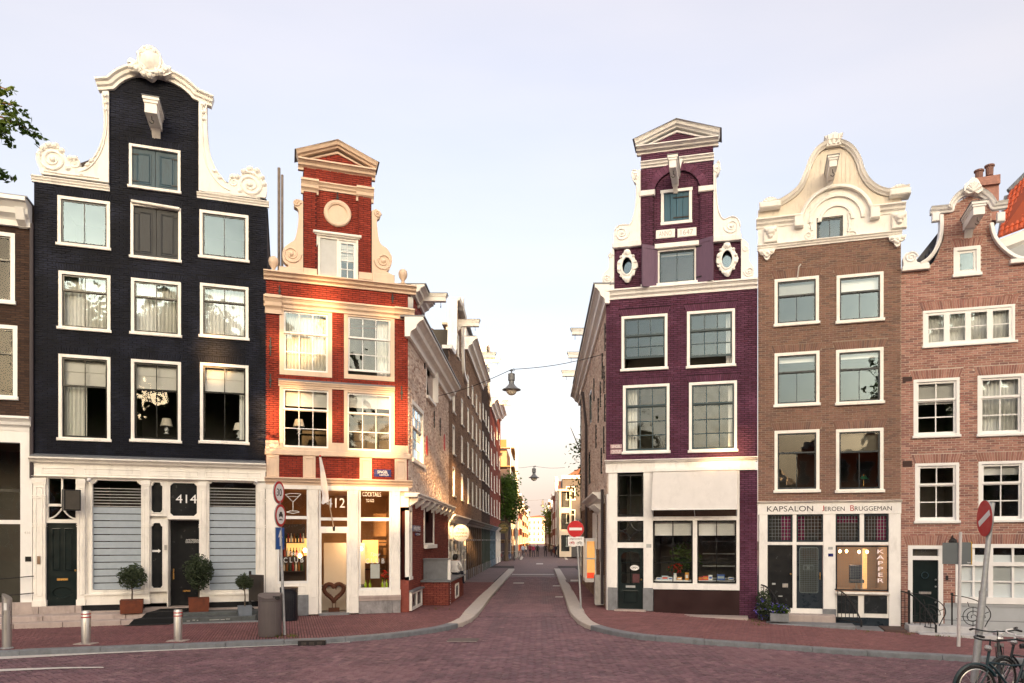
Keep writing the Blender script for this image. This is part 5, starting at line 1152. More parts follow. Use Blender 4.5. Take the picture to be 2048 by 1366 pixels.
# awning, half rolled out
za, zb_ = Z(943), Z(1031)
aw = MB().box(ru(1306),ru(1475),-.20,-.081,za-.0,za+.11).build('awning', WARMWHITE, Pp.e)
MB().add([(ru(1307),-.17,za-.01),(ru(1474),-.17,za-.01),(ru(1474)-.0,-.62,Z(1031)+.19),(ru(1307),-.62,Z(1031)+.19),(ru(1307),-.165,za-.015),(ru(1474),-.165,za-.015),(ru(1474),-.615,Z(1031)+.185),(ru(1307),-.615,Z(1031)+.185)],[(0,1,2,3),(7,6,5,4),(0,3,7,4),(1,5,6,2)]).build('awning_fabric', mat('awning_canvas', (.66,.64,.63), .9, .06, 3, .08, 5, dirt=.12), aw)
MB().box(ru(1307),ru(1474),-.64,-.60,Z(1031)+.15,Z(1031)+.20).build('awning_bar', WHITE, aw)
for x in (1307,1390,1473): MB().tube([(ru(x),-.61,Z(1031)+.17),(ru(x),-.09,Z(1031)-.02)], .014).build('awning_arm', GALV, aw)
# rooms of the shop
SHOPW = mat('bookshop_wall', (.13,.12,.11), .8, .3, 2)
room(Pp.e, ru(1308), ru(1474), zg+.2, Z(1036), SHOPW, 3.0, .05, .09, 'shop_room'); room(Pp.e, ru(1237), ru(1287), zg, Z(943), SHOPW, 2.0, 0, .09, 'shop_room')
MB().box(ru(1308),ru(1472),.1,.7,Z(1172),Z(1161)).build('display_shelf', WHITE, Pp.e)
for i in range(5): MB().box(ru(1400),ru(1474),2.4,2.7,.5+i*.42,.54+i*.42).build('book_shelf', WHITE, Pp.e)
# side wall on the street
S2 = House.__new__(House); S2.f = SIDE_R; S2.holes = []; S2.arches = []
S2.e = bpy.data.objects.new('street_side', None); COL.objects.link(S2.e); S2.e.parent = Pp.e
S2.e.matrix_parent_inverse = (Matrix.Translation((fP.x,fP.y,0)) @ Matrix.Rotation(fP.a,4,'Z')).inverted(); S2.e.location = (SIDE_R.x, SIDE_R.y, 0); S2.e.rotation_euler = (0,0,SIDE_R.a)
L2 = -15.0; top2 = 10.1; zl = 3.75
S2.window(0,0,0,0, [(0,1,2,2)], .12, BLACKPAINT, BLACKPAINT, uz=(-8.6,-7.2,7.2,8.6), sill=0); S2.window(0,0,0,0, [(0,1,2,2)], .12, BLACKPAINT, BLACKPAINT, uz=(-9.2,-8.0,4.7,6.1), sill=0)
S2.wall([(L2,zl),(-.02,zl),(-.02,top2),(L2,top2)], M_PALE, B_PALE, seed=48, depth=.014, name='side_wall', rough=.5)
S2.holes = []; S2.wall([(L2,-.1),(-.42,-.1),(-.42,zl-.02),(L2,zl-.02)], M_SOOT, B_STREET, seed=49, depth=.012, name='side_wall', y=.02)
MB().box(-.42,-.01,-.02,.3,-.05,zl-.02).build('corner_post', WARMWHITE, S2.e)
S2.cornice(L2, .2, top2-.3, top2+.3, .42, WARMWHITE, 'side_cornice'); MB().box(L2,.2,-.47,.2,top2+.301,top2+.36).build('gutter', LEAD, S2.e)
for u, z in ((-.5,8.9),(-.9,7.6),(-1.6,8.2),(-2.4,7.4),(-1.0,5.6),(-3.4,7.0),(-2.0,5.0),(-4.5,6.2),(-.6,6.6),(-5.6,8.2)): MB().box(u-.02,u+.02,-.06,.0,z-.45,z+.45).build('wall_anchor', IRON, S2.e)
MB().tube([(-1.1,-.08,.1),(-1.1,-.08,zl+.2)], .05, 8).build('drain_pipe', mat('dark_pipe', (.05,.04,.045), .5), S2.e); MB().tube([(-9.6,-.1,2.0),(-9.6,-.1,7.4),(-9.6,-.25,8.9)], .06, 8).build('drain_pipe', MATS['dark_pipe'], S2.e)
S2.cornice(-7.5, -1.2, zl-.25, zl+.12, .4, CREAM, 'shop_ledge')
for i in range(5):
    u = -1.8-i*.55; MB().add([(u-.12,-.36,zl-.26),(u+.12,-.36,zl-.26),(u+.12,0,zl-.55),(u-.12,0,zl-.55),(u-.12,0,zl-.26),(u+.12,0,zl-.26)],[(0,1,2,3),(0,3,4),(1,5,2),(0,4,5,1)]).build('corbel', CREAM, S2.e)
# display bay and grey shutters on the street side
for a_, b_ in ((-3.6,-2.3),(-6.4,-4.6)): MB().bbox(a_,b_,-.04,.03,1.9,3.35,.02).build('blank_window', WARMWHITE, S2.e)
bz0, bz1, b0, b1 = .62, 2.32, -6.4, -4.9; AMB = mat('lit_amber_display', (1.0,.50,.15), .5, emit=.2)
by = MB().box(b0,b1,-.42,-.36,bz1-.12,bz1).box(b0,b1,-.42,-.36,bz0,bz0+.14).box(b0,b0+.08,-.42,0,bz0+.14,bz1-.12).box(b0,b1,-.36,0,bz1-.08,bz1).box(b0,b1,-.36,0,bz0,bz0+.08).box((b0+b1)/2-.05,(b0+b1)/2+.05,-.42,-.36,bz0+.14,bz1-.12)
bo = by.build('display_bay', CREAM, S2.e); MB().add([(b1-.001,-.36,bz0+.16),(b1-.001,-.02,bz0+.16),(b1-.001,-.02,bz1-.14),(b1-.001,-.36,bz1-.14)],[(0,1,2,3)]).build('pane', GLASSDARK, bo)
fr_ = MB().box(b1-.005,b1+.015,-.42,-.36,bz0,bz1).box(b1-.005,b1+.015,-.05,.0,bz0,bz1).box(b1-.004,b1+.014,-.36,-.05,bz0,bz0+.14).box(b1-.004,b1+.014,-.36,-.05,bz1-.12,bz1).box(b1-.004,b1+.014,-.36,-.05,1.5,1.56).build('bay_frame', WARMWHITE, bo)
MB().box(b1-.50,b1-.47,-.35,-.02,bz0+.14,bz1-.12).build('lit_display', AMB, bo)
MB().box(b1-.22,b1-.12,-.34,-.07,bz0+.15,bz0+.36).build('red_display', mat('red_display', (.7,.06,.02), .5, emit=.3), bo)
MB().bbox(-1.9,-1.35,-.30,.02,.04,1.05,.02).build('utility_box', mat('dirty_white_metal', (.52,.50,.47), .5, .15, 4, dirt=.4), S2.e); MB().box(-2.0,-1.5,-.1,.01,1.5,1.95).build('meter_box', GALV, S2.e)
MB().box(-1.7,-1.6,-.1,.01,1.05,2.2).build('cable_duct', CREAM, S2.e)
# roof
o = MB().add([tuple(fP.world(.02,.31,9.9)),tuple(fP.world(ru(1354),.31,12.2)),tuple(fP.world(W_P-.02,.31,9.9)),(2.2,39,9.9),(4.4,39,12.2),(6.6,39,9.9)],[(0,1,4,3),(1,2,5,4),(0,2,1),(3,4,5)]).build('roof', MATS['dark_roof_tile'], Pp.e); o.matrix_parent_inverse = S2.e.matrix_parent_inverse
for u in (-9.2,-13.4): MB().box(u-.6,u+.6,.1,1.6,top2+.36,top2+1.6).build('roof_dormer', WARMWHITE, S2.e); hoist(S2,0,0,.75,.2,.26,WARMWHITE,uz=(u,top2+1.25))
# ------------------------------------------------------------------ the brown house with the cream bell gable and hairdresser
fK = RIGHT2; K = House('canal_house', 'narrow brown brick house with cream boarded bell gable above a hairdresser', fK)
ru = fK.u; zz = fK.z; P = fK.uz; W_K = ru(1802)
ks = [(0,.36,1,1),(.34,1,2,1)]
for i, (x0, x1, y0, y1, cu) in enumerate(((1549,1638,555,651,(('roller',.34),)),(1673,1767,547,645,(('roller',.3),)),(1549,1639,704,813,(('roller',.12),)),(1672,1767,697,809,(('roller',.1),)),
        (1549,1639,860,985,()),(1672,1767,857,985,(('roller',.33,mat('olive_blind', (.16,.15,.12), .8)),)))):
    K.window(x0,x1,y0,y1,ks,.09,CREAM,NAVY,GLASS if i < 4 else GLASSDARK,.06,cu,ROOM,.24)
zfas0, zfas1 = zz(1660,1028), zz(1660,1003)
gz_ = zz(1662,484)
outer = [(0,zfas1),(W_K,zfas1),(W_K,gz_),(0,gz_)]
K.wall(outer, M_BROWN, B_BROWN, seed=51, depth=.010)
# boarded bell gable
bell = fK.pts([(1519,420),(1562,412)])+smooth_path(fK.pts([(1566,410),(1585,398),(1604,380),(1617,352),(1627,325),(1640,306),(1655,296),(1668,293),(1684,296),(1699,306),(1711,325),(1719,350),(1733,372),(1752,386),(1774,393)]),4)+fK.pts([(1778,392),(1818,384)])
base = [(W_K,gz_-.02),(0,gz_-.02)]
full = [(0,gz_-.02),(0,zz(1520,420))]+bell[1:-1]+[(W_K+.02,zz(1812,386)),(W_K,gz_-.02)]
aw0 = K.rc(1633,1686,434,481)
BOARD = mat('cream_boards', (.74,.66,.55), .5, .10, 3, .05, 40, dirt=.35)
gb = MB().prism(full, .02, .3, [rect(*aw0)]).build('gable_backing', BOARD, K.e)
# separate upright boards clipped to the bell
u = .02; k = 0
def top_at(u):
    for i in range(len(bell)-1):
        a, b = bell[i], bell[i+1]
        if a[0] <= u <= b[0] and b[0] > a[0]: return a[1]+(u-a[0])/(b[0]-a[0])*(b[1]-a[1])
    return gz_+.4
zarc = P(1672,437)
while u < W_K-.05:
    v = min(u+.118, W_K-.01); z0 = gz_+.72
    t0, t1 = top_at(u+.005)-.03, top_at(v-.005)-.03
    if min(t0,t1) > z0+.05: MB().prism([(u+.004,z0),(v-.004,z0),(v-.004,t1),(u+.004,t0)], -.004+random.uniform(-.003,.003), .019).build('board', BOARD, gb)
    u = v
K.part('gable_moulding', MB().mould(list(reversed(bell)), [(0,-.0),(0,.07),(-.03,.09),(-.06,.16),(-.11,.19),(-.14,.22),(-.14,-.25),(0,-.25)]), CREAM)
# smooth lower field with arch
fld = [(0,gz_),(W_K,gz_),(W_K,gz_+.80),(zarc[0]+1.05,gz_+.80)]+arc((zarc[0],gz_+.62),1.0,1.02,.15,pi-.15,24)+[(zarc[0]-1.05,gz_+.80),(0,gz_+.80)]
K.part('gable_field', MB().prism(fld, -.03, .018, [rect(*aw0)]), CREAM)
for r, o in ((1.05,.17),(.80,.10),(.52,.08)):
    c = (zarc[0], gz_+.62); K.part('arch_moulding', MB().mould(list(reversed(arc(c,r,r,0.0 if r < 1 else .12,pi if r < 1 else pi-.12,28))), [(0,.02),(0,o*.6),(-.03,o*.7),(-.06,o),(-.11,o),(-.11,.02)]), CREAM)
for a, b in ((-.05,zarc[0]-1.0),(zarc[0]+1.0,W_K+.1)): K.cornice(a, b, gz_+.62, gz_+.86, .26, CREAM, 'gable_cornice')
for a, b in ((zarc[0]-1.12,zarc[0]-.98),(zarc[0]+.98,zarc[0]+1.12)): K.part('arch_step', MB().bbox(a-.06,b+.06,-.24,.0,gz_+.50,gz_+.88,.02), CREAM)
K.cornice(-.02, W_K+.02, gz_-.05, gz_+.10, .13, CREAM, 'gable_base')
for px, py in ((1541,455),(1797,432)):
    c = P(px,py); mb = MB().bbox(c[0]-.20,c[0]+.20,-.16,.0,gz_+.14,gz_+.60,.02)
    mb.add(*dome((c[0],gz_+.45),.15,-.16,.16,12)); mb.add(*dome((c[0]-.12,gz_+.50),.07,-.16,.1)); mb.add(*dome((c[0]+.12,gz_+.50),.07,-.16,.1)); mb.add(*dome((c[0],gz_+.32),.09,-.16,.1))
    K.part('lion_mask', mb, CREAM, smooth=True)
for px in (1534,1794):
    c = ru(px); mb = MB().prism([(c-.24,gz_-.05),(c+.24,gz_-.05),(c+.20,gz_-.17),(c+.11,gz_-.22),(c+.06,gz_-.34),(c,gz_-.38),(c-.06,gz_-.34),(c-.11,gz_-.22),(c-.20,gz_-.17)], -.10, .0)
    for dx, dz in ((-.14,-.12),(.14,-.12),(0,-.14),(0,-.26),(-.07,-.2),(.07,-.2)): mb.add(*dome((c+dx,gz_+dz),.06,-.10,.06))
    K.part('carved_bracket', mb, CREAM, smooth=True)
for a, b, hh in ((1519,1561,415),(1778,1819,390)):
    q = K.rc(a,b,hh-6,hh+6); K.part('pedestal_cap', MB().bbox(q[0],q[1],-.26,.2,q[2],q[3],.03), CREAM); c = ((q[0]+q[1])/2, q[3])
    mb = MB()
    for i in range(7): t = .25+i*(pi-.5)/6; mb.tube([(c[0],-.03,c[1]),(c[0]+.24*cos(t),-.05,c[1]+.20*sin(t))], [.03,.05], 6)
    K.part('shell', mb.prism(arc(c,.25,.2,0,pi,14), -.05, .05), CREAM, smooth=True)
# top ornament
c = P(1667,293); mb = MB().prism([(c[0]-.20,c[1]-.04),(c[0]+.20,c[1]-.04),(c[0]+.19,c[1]+.20),(c[0]+.26,c[1]+.30),(c[0]+.12,c[1]+.29),(c[0]+.05,c[1]+.35),(c[0]-.05,c[1]+.34),(c[0]-.14,c[1]+.28),(c[0]-.27,c[1]+.27),(c[0]-.19,c[1]+.18)], -.16, .12)
for dx in (-.12,0,.12): mb.tube([(c[0]+dx,-.17,c[1]),(c[0]+dx*1.3,-.17,c[1]+.27)], .04, 6)
K.part('gable_finial', mb, CREAM, smooth=False)
# gable window with carved surround
K.holes = []; K.window(0,0,0,0,[(0,1,2,1)],.02,NAVY,NAVY,uz=aw0,sill=0,rec=.03,name='gable_window',sash_w=.06)
for sg, px in ((-1,1617),(1,1703)):
    c = P(px,470); mb = MB(); mb.spiral((c[0],c[1]-.02),.14,1.5,-.05,.025,0,sg); mb.tube([(c[0]+sg*-.1,-.05,c[1]+.1),(c[0]+sg*-.06,-.05,c[1]+.35),(c[0]+sg*-.1,-.05,c[1]+.62)], .03, 6)
    for dz in (.2,.35,.5,.65): mb.add(*dome((c[0]-sg*.07,c[1]+dz),.05,-.03,.05))
    K.part('carving', mb, CREAM, smooth=True)
hoist(K, 1660, 366, 1.05, .20, .30, CREAM)
# flag pole stub
a = P(1595,556); K.part('flag_holder', MB().tube([(a[0],-.02,a[1]),(a[0]+.03,-.25,a[1]+.25),(a[0]+.08,-.30,a[1]+.30)], .022, 6), CREAM)
# ------- shopfront
Z = lambda y: zz(1660,y); zlow = Z(1258)
fa = MB().box(0,W_K,-.06,.1,zfas0,zfas1-.06).build('fascia', WARMWHITE, K.e); K.cornice(-.02,W_K+.02,zfas1-.06,zfas1+.02,.16,CREAM,'shop_cornice')
LB = mat('black_letter', (.02,.02,.025), .5); LR = mat('red_letter', (.45,.03,.035), .5)
for tx, x0, x1, m_, yy in (('KAPSALON',1534,1626,LB,0),('J',1643.5,1648,LR,-.35),('EROEN',1649,1689,LB,.6),('B',1700,1708,LR,-.35),('RUGGEMAN',1709,1783,LB,.6)):
    q = K.rc(x0,x1,1012+yy*2.4,1021.5); mid_dy = (1660-(x0+x1)/2)*.026
    lettering(fa, tx, q[0], q[1], zfas0+.085, zfas0+.085+(.165 if yy < .3 else .13), -.0605, m_)
def kpost(x0, x1, z0, z1, y=-.05): return K.part('post', MB().bbox(ru(x0),ru(x1),y,.12,z0,z1,.01), WARMWHITE)
zst = Z(1218); kpost(1518,1535,zst,zfas0-.001); kpost(1585,1593,zst,zfas0-.001,-.03); kpost(1646,1671,zst,zfas0-.001); kpost(1777,1801,zlow-.1,zfas0-.001); kpost(1719,1728,Z(1086),zfas0-.001,-.03)
LEADED_ROOM = mat('magenta_curtain', (.20,.01,.07), .9, .3, 3)
def leaded(x0, x1, y0, y1, nc, nr, frm, name='leaded_light', backing=True, lead=mat('lead_came', (.30,.32,.33), .5), lw=.0045, gm=GLASSDARK):
    u0, u1, z0, z1 = K.rc(x0,x1,y0,y1); fr = .045
    w = MB().box(u0,u0+fr,.0,.08,z0,z1).box(u1-fr,u1,.0,.08,z0,z1).box(u0+fr,u1-fr,.001,.08,z1-fr,z1).box(u0+fr,u1-fr,.001,.08,z0,z0+fr).build(name, frm, K.e)
    a, b, c, d = u0+fr, u1-fr, z0+fr, z1-fr; mb = MB()
    for i in range(1,nc): mb.box(a+(b-a)*i/nc-lw,a+(b-a)*i/nc+lw,.018,.03,c,d)
    for i in range(1,nr): mb.box(a,b,.019,.031,c+(d-c)*i/nr-lw,c+(d-c)*i/nr+lw)
    mb.build('lead_grid', lead, w); MB().add([(a,.035,c),(b,.035,c),(b,.036,d),(a,.036,d)],[(0,1,2,3)]).build('pane', gm, w)
    return w, a, b, c, d
for x0, x1, side in ((1535,1585,'right'),(1593,1646,'left'),(1671,1719,'top'),(1728,1777,'right')):
    w, a, b, c, d = leaded(x0,x1,1029,1083,7,7,NAVY)
    if side == 'right': curtain(w, a+(b-a)*.55, b, c, d, .12, LEADED_ROOM)
    elif side == 'left': curtain(w, a, a+(b-a)*.3, c, d, .12, LEADED_ROOM)
    else: curtain(w, a, b, c+(d-c)*.7, d, .12, LEADED_ROOM)
K.part('transom_rail', MB().box(ru(1535),ru(1646),-.045,.1,Z(1090),Z(1084)), WARMWHITE); K.part('transom_rail', MB().box(ru(1671),ru(1777),-.045,.1,Z(1090),Z(1084)), WARMWHITE)
# closed door
u0, u1, z0, z1 = K.rc(1536,1585,1091,1217)
dr = MB().box(u0,u1,.03,.08,z0,z1).box(u0+.05,u1-.05,.018,.03,z1-.12,z1-.08).box(u0+.06,u1-.06,.02,.03,z0+.42,z0+.45).box(u0+.06,u1-.06,.02,.03,z0+.14,z0+.17).build('closed_door', BLACKPAINT, K.e)
MB().bbox(u0+.42,u0+.58,.01,.029,z0+.64,z0+.76,.01).build('letter_box', STEEL, dr); MB().box(u0+.12,u0+.22,.02,.029,z0+.72,z0+.77).build('name_plate', GALV, dr); MB().add(*dome((u1-.05,z0+1.05),.03,.03,.05)).build('door_knob', BRASS, dr); MB().box(u0+.3,u0+.42,.02,.029,z0+.36,z0+.39).build('name_plate', GALV, dr)
# shop door with rounded wire grille
u0, u1, z0, z1 = K.rc(1594,1645,1091,1218); a, b, c, d = u0+.07, u1-.12, z0+.48, z1-.05
rr = lambda a,b,c,d,r: arc((b-r,c+r),r,r,-pi/2,0,4)+arc((b-r,d-r),r,r,0,pi/2,4)+arc((a+r,d-r),r,r,pi/2,pi,4)+arc((a+r,c+r),r,r,pi,1.5*pi,4)
dr = MB().prism(rect(u0,u1,z0,z1), .03, .08, [list(reversed(rr(a,b,c,d,.06)))]).build('shop_door', NAVY, K.e)
MB().mould(rr(a,b,c,d,.06), [(0,-.028),(0,-.005),(.012,-.005),(.012,-.028)], True).build('grille_rim', mat('pale_wire', (.22,.27,.28), .4, metal=.3), dr)
mb = MB()
for i in range(1,11): mb.box(a+(b-a)*i/11-.003,a+(b-a)*i/11+.003,.012,.018,c,d)
for i in range(1,24): mb.box(a,b,.013,.019,c+(d-c)*i/24-.003,c+(d-c)*i/24+.003)
mb.build('wire_grille', MATS['pale_wire'], dr); MB().add([(a-.01,.055,c-.01),(b+.01,.055,c-.01),(b+.01,.056,d+.01),(a-.01,.056,d+.01)],[(0,1,2,3)]).build('pane', GLASSDARK, dr)
pm = (a+b)/2; pzz = c+(d-c)*.55; MB().mould(rect(pm-.15,pm+.13,pzz-.07,pzz+.08),[(0,-.012),(0,.0),(.012,.0),(.012,-.012)],True).build('sign_plate', MATS['pale_wire'], dr); lettering(dr,'B',pm-.04,pm+.03,pzz-.04,pzz+.05,.010,MATS['pale_wire'])
MB().tube([(u1-.07,.03,z0+.9),(u1-.07,-.02,z0+.9),(u1-.07,-.02,z0+1.1),(u1-.07,.03,z0+1.1)],.012,6).build('door_handle', BRASS, dr)
MB().box(ru(1535),ru(1646),-.02,.1,Z(1228),zst-.001).build('door_base', WARMWHITE, K.e)
# barber window with wire grid and upright lettering
w, a, b, c, d = leaded(1671,1778,1091,1182,1,1,NAVY,'shop_window'); mb = MB()
for i in range(1,30): mb.box(a+(b-a)*i/30-.0025,a+(b-a)*i/30+.0025,-.012,-.006,c,d)
for i in range(1,26): mb.box(a,b,-.011,-.005,c+(d-c)*i/26-.0025,c+(d-c)*i/26+.0025)
mb.box((a+b)/2-.012,(a+b)/2+.012,-.014,-.004,c,d); mb.build('wire_grille', MATS['pale_wire'], w)
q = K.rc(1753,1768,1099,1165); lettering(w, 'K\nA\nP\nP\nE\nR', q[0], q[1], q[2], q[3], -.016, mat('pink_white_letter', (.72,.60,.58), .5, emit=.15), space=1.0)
SAL = mat('salon_wall', (.42,.32,.26), .8, .1, 2); room(K.e, ru(1672), ru(1776), Z(1183), Z(1088), SAL, 2.4, .0, .09, 'salon_room'); room(K.e, ru(1536), ru(1645), Z(1216), zfas0, ROOM, 2.0, 0, .1, 'salon_room'); room(K.e, ru(1672), ru(1776), Z(1086), zfas0, ROOM, 2.0, 0, .09, 'salon_room')
for px, py in ((1680,1103),(1693,1103),(1718,1104),(1734,1104)):
    u, z = P(px,py,-.8); MB().lathe([(.005,.06),(.035,.03),(.04,0),(.02,-.04)],(u,.8,z),10).build('salon_lamp', LAMP, K.e)
pl = bpy.data.lights.new('salon_lamp_light','POINT'); pl.energy = 9; pl.color = (1,.66,.38); pl.shadow_soft_size = .2
lo = bpy.data.objects.new('salon_lamp_light', pl); COL.objects.link(lo); lo.location = fK.world(ru(1705), .9, Z(1108))
MB().box(ru(1738),ru(1748),1.5,1.56,Z(1182),Z(1098)).build('warm_pillar', mat('amber_pillar', (.9,.5,.2), .6, emit=.25), K.e)
kc = thing('salon_chair', 'dark blue swivel chair inside the hairdresser window', 'chair', fK.world(ru(1719),.75,Z(1181)), fK.a)
MB().lathe([(.16,0),(.16,.03),(.03,.05),(.03,.2)],n=12).build('base', STEEL, kc); MB().bbox(-.2,.2,-.2,.2,.2,.3,.03).build('seat', mat('blue_leather', (.015,.02,.06), .4), kc); MB().bbox(-.19,.19,.15,.22,.3,.75,.03).build('backrest', MATS['blue_leather'], kc)
# ledge, basement lights, base
K.part('window_ledge', MB().bbox(ru(1670),ru(1779),-.14,.1,Z(1187),Z(1182.5),.012), CREAM)
bl = MB().box(ru(1671),ru(1777),-.02,.1,Z(1233),Z(1187)-.001).build('basement_front', CREAM, K.e)
for x0, x1 in ((1674,1716),(1728,1774)): q = K.rc(x0,x1,1191,1227); MB().box(q[0],q[1],-.03,-.021,q[2],q[3]).build('dark_pane', mat('basement_pane', (.02,.025,.03), .25, .3, 4), bl)
MB().box(ru(1671),ru(1777),-.06,.1,zlow,Z(1233)-.001).build('basement_panel', NAVY, K.e)
MB().box(ru(1645),ru(1672),-.055,.1,zlow,zst-.001).build('post_base', STONE, K.e); MB().box(0,ru(1536),-.055,.1,zlow,zst-.001).build('post_base', STONE, K.e)
q = K.rc(1656,1665,1095,1099); MB().box(q[0],q[1],-.06,-.051,q[2],q[3]+.02).build('number_plate', GALV, K.e); q = K.rc(1656,1666,1107,1113); MB().box(q[0],q[1],-.06,-.051,q[2],q[3]).build('number_plate', BLUE, K.e)
# steps
kg = gz(fK.world(ru(1600),0,0).x)
MB().bbox(ru(1540),ru(1668),-.55,.1,kg-.1,Z(1228)-.001,.02).build('stone_step', PALESTONE, K.e); MB().bbox(ru(1532),ru(1700),-1.35,-.551,kg-.15,kg+.06,.02).build('stone_step', STONE, K.e)
MB().box(0,W_K,.3,8,-.5,gz_).build('house_body', ROOM, K.e) if False else None
MB().add([(0,.31,gz_),(W_K/2,.31,gz_+1.9),(W_K,.31,gz_),(0,9,gz_),(W_K/2,9,gz_+1.9),(W_K,9,gz_)],[(0,1,4,3),(1,2,5,4),(0,2,1),(3,4,5)]).build('roof', MATS['dark_roof_tile'], K.e)
MB().box(.01,.25,.31,9,-.5,gz_).box(W_K-.25,W_K-.01,.31,9,-.5,gz_).build('side_wall', B_BROWN, K.e)

# ------------------------------------------------------------------ the rose brick house at the right edge
fB = RIGHT2.shifted(W_K); Bh = House('canal_house', 'rose brick house with white neck gable and white sash windows at right edge', fB)
ru = fB.u; zz = fB.z; P = fB.uz; W_B = ru(2085)
s22 = [(0,.36,2,1),(.34,1,2,2)]
Bh.window(1907,1961,493,553,[(0,1,1,1)],.10,WHITE,WHITE,GLASS,.05,(),None,.22,sash_w=.07)
Bh.window(1846,2030,614,692,[(0,1,1,1)],.06,WHITE,WHITE,GLASS,.06,(),None,.26) if False else None
u0, u1, z0, z1 = Bh.rc(1846,2030,615,691); Bh.hole(u0,u1,z0,z1); Bh.arch(u0,u1,z1,.26)
ww = MB().box(u0,u0+.07,-.014,.15,z0,z1).box(u1-.07,u1,-.014,.15,z0,z1).box(u0,u1,-.016,.15,z1-.07,z1).box(u0,u1,-.016,.15,z0,z0+.09).build('wide_window', WHITE, Bh.e); MB().bbox(u0-.03,u1+.06,-.08,.0,z0-.01,z0+.06,.012).build('sill', WHITE, ww)
for i in range(4):
    a, b = u0+.07+(u1-u0-.14)*i/4, u0+.07+(u1-u0-.14)*(i+1)/4; c, d = z0+.09, z1-.07; f_ = .075; m_ = (c+d)/2
    MB().box(a,a+f_,.01,.06,c,d).box(b-f_,b,.01,.06,c,d).box(a+f_,b-f_,.011,.06,d-f_,d).box(a+f_,b-f_,.011,.06,c,c+f_).box(a+f_,b-f_,.02,.05,m_-.012,m_+.012).build('casement', WHITE, ww)
    for p, q in ((c+f_,m_),(m_,d-f_)): t = random.uniform(-.002,.002); MB().add([(a+f_,.035+t,p),(b-f_,.035-t,p),(b-f_,.036-t,q),(a+f_,.036+t,q)],[(0,1,2,3)]).build('pane', GLASS, ww)
curtain(ww,u0+.08,u1-.08,z0+.1,z1-.05,.22,folds=26,amp=.012); room(ww,u0,u1,z0,z1)
for i, (x0, x1, y0, y1) in enumerate(((1827,1919,757,875),(1955,2049,749,872),(1830,1918,926,1046),(1957,2050,922,1044))):
    Bh.window(x0,x1,y0,y1,s22,.08,WHITE,WHITE,GLASSOLD if i in (0,3) else GLASS if i == 1 else GLASSDARK,.05,((('roller',.4),),(('full',),),(),(('roller',.18),))[i],mat('beige_room', (.30,.26,.22), .9) if i == 2 else None,.26,sash_w=.06,bar=.03)
# ground floor window and door
zgB = zz(1850,1244)
u0, u1, z0, z1 = Bh.rc(1816,1886,1091,1246); Bh.hole(u0,u1,z0,z1); f_ = .12; zt0 = zz(1850,1120); zt1 = zz(1850,1112)
fr_ = MB().box(u0,u0+f_,-.02,.15,z0,z1).box(u1-f_,u1,-.02,.15,z0,z1).box(u0,u1,-.022,.15,z1-.10,z1).box(u0+f_,u1-f_,-.021,.15,zt0,zt1).build('door_frame', WHITE, Bh.e)
MB().add([(u0+f_,.06,zt1),(u1-f_,.06,zt1),(u1-f_,.061,z1-.1),(u0+f_,.061,z1-.1)],[(0,1,2,3)]).build('pane', GLASSDARK, fr_); MB().box(u0,u1,.2,.25,z0,z1).build('hall', ROOM, fr_)
a, b = u0+f_, u1-f_; c_ = (a+b)/2
dr = MB().box(a,b,.06,.11,z0+.02,zt0).mould([(a+.10,zt0-.20),(a+.16,zt0-.12),(c_-.1,zt0-.10),(c_,zt0-.06),(c_+.1,zt0-.10),(b-.16,zt0-.12),(b-.10,zt0-.20)],[(0,-.061),(0,-.035),(.025,-.035),(.03,-.061)]).box(a+.08,b-.08,.045,.06,z0+.32,z0+.35).box(a+.08,b-.08,.045,.06,z0+.05,z0+.12).build('front_door', DARKGREEN, Bh.e)
MB().bbox(c_-.16,c_+.16,.04,.059,z0+.83,z0+.90,.006).build('letter_slot', STEEL, dr); MB().mould(arc((c_,zt0-.44),.10,.10,0,2*pi,20)[:-1],[(0,-.059),(0,-.03),(.02,-.03),(.02,-.059)],True).build('door_knocker', TEAL, dr)
for dz in (1.05,1.25,.6): MB().add(*dome((b-.06,z0+dz),.03,.06,.05)).build('door_lock', STEEL, dr)
u0, u1, z0, z1 = ru(1911), W_B-.1, zz(1990,1206), zz(1990,1088); Bh.hole(u0,u1,z0,z1); f_ = .11
gw = MB().box(u0,u0+f_,-.02,.15,z0,z1).box(u1-f_,u1,-.02,.15,z0,z1).box(u0,u1,-.022,.15,z1-f_,z1).box(u0-.02,u1+.05,-.10,.15,z0-.02,z0+.16).box(ru(1976),ru(1986),-.02,.15,z0+.16,z1-f_); zt = zz(1990,1126); zu = zz(1990,1118); gw.box(u0+f_,u1-f_,-.021,.15,zz(1990,1132),zz(1990,1124))
gw = gw.build('ground_window', WHITE, Bh.e)
for a, b in ((u0+f_,ru(1976)),(ru(1986),u1-f_)):
    for q0, q1, nr in ((z0+.16,zz(1990,1132),2),(zz(1990,1124),z1-f_,1)):
        mb = MB(); mb.box((a+b)/2-.03,(a+b)/2+.03,.02,.07,q0,q1)
        if nr == 2: mb.box(a,b,.021,.07,(q0+q1)/2-.02,(q0+q1)/2+.02)
        mb.build('glazing_bar', WHITE, gw)
        for i in range(2):
            for k in range(nr):
                x0_, x1_ = a+(b-a)*i/2, a+(b-a)*(i+1)/2; y0_, y1_ = q0+(q1-q0)*k/nr, q0+(q1-q0)*(k+1)/nr
                MB().add([(x0_,.05,y0_),(x1_,.05,y0_),(x1_,.051,y1_),(x0_,.051,y1_)],[(0,1,2,3)]).build('pane', GLASSDARK, gw)
    MB().box(a,b,.09,.1,z0+.1,zz(1990,1110)).build('frosted_screen', mat('frosted_white', (.74,.77,.80), .6, .04, 3), gw)
room(gw,u0,u1,z0,z1,ROOM)
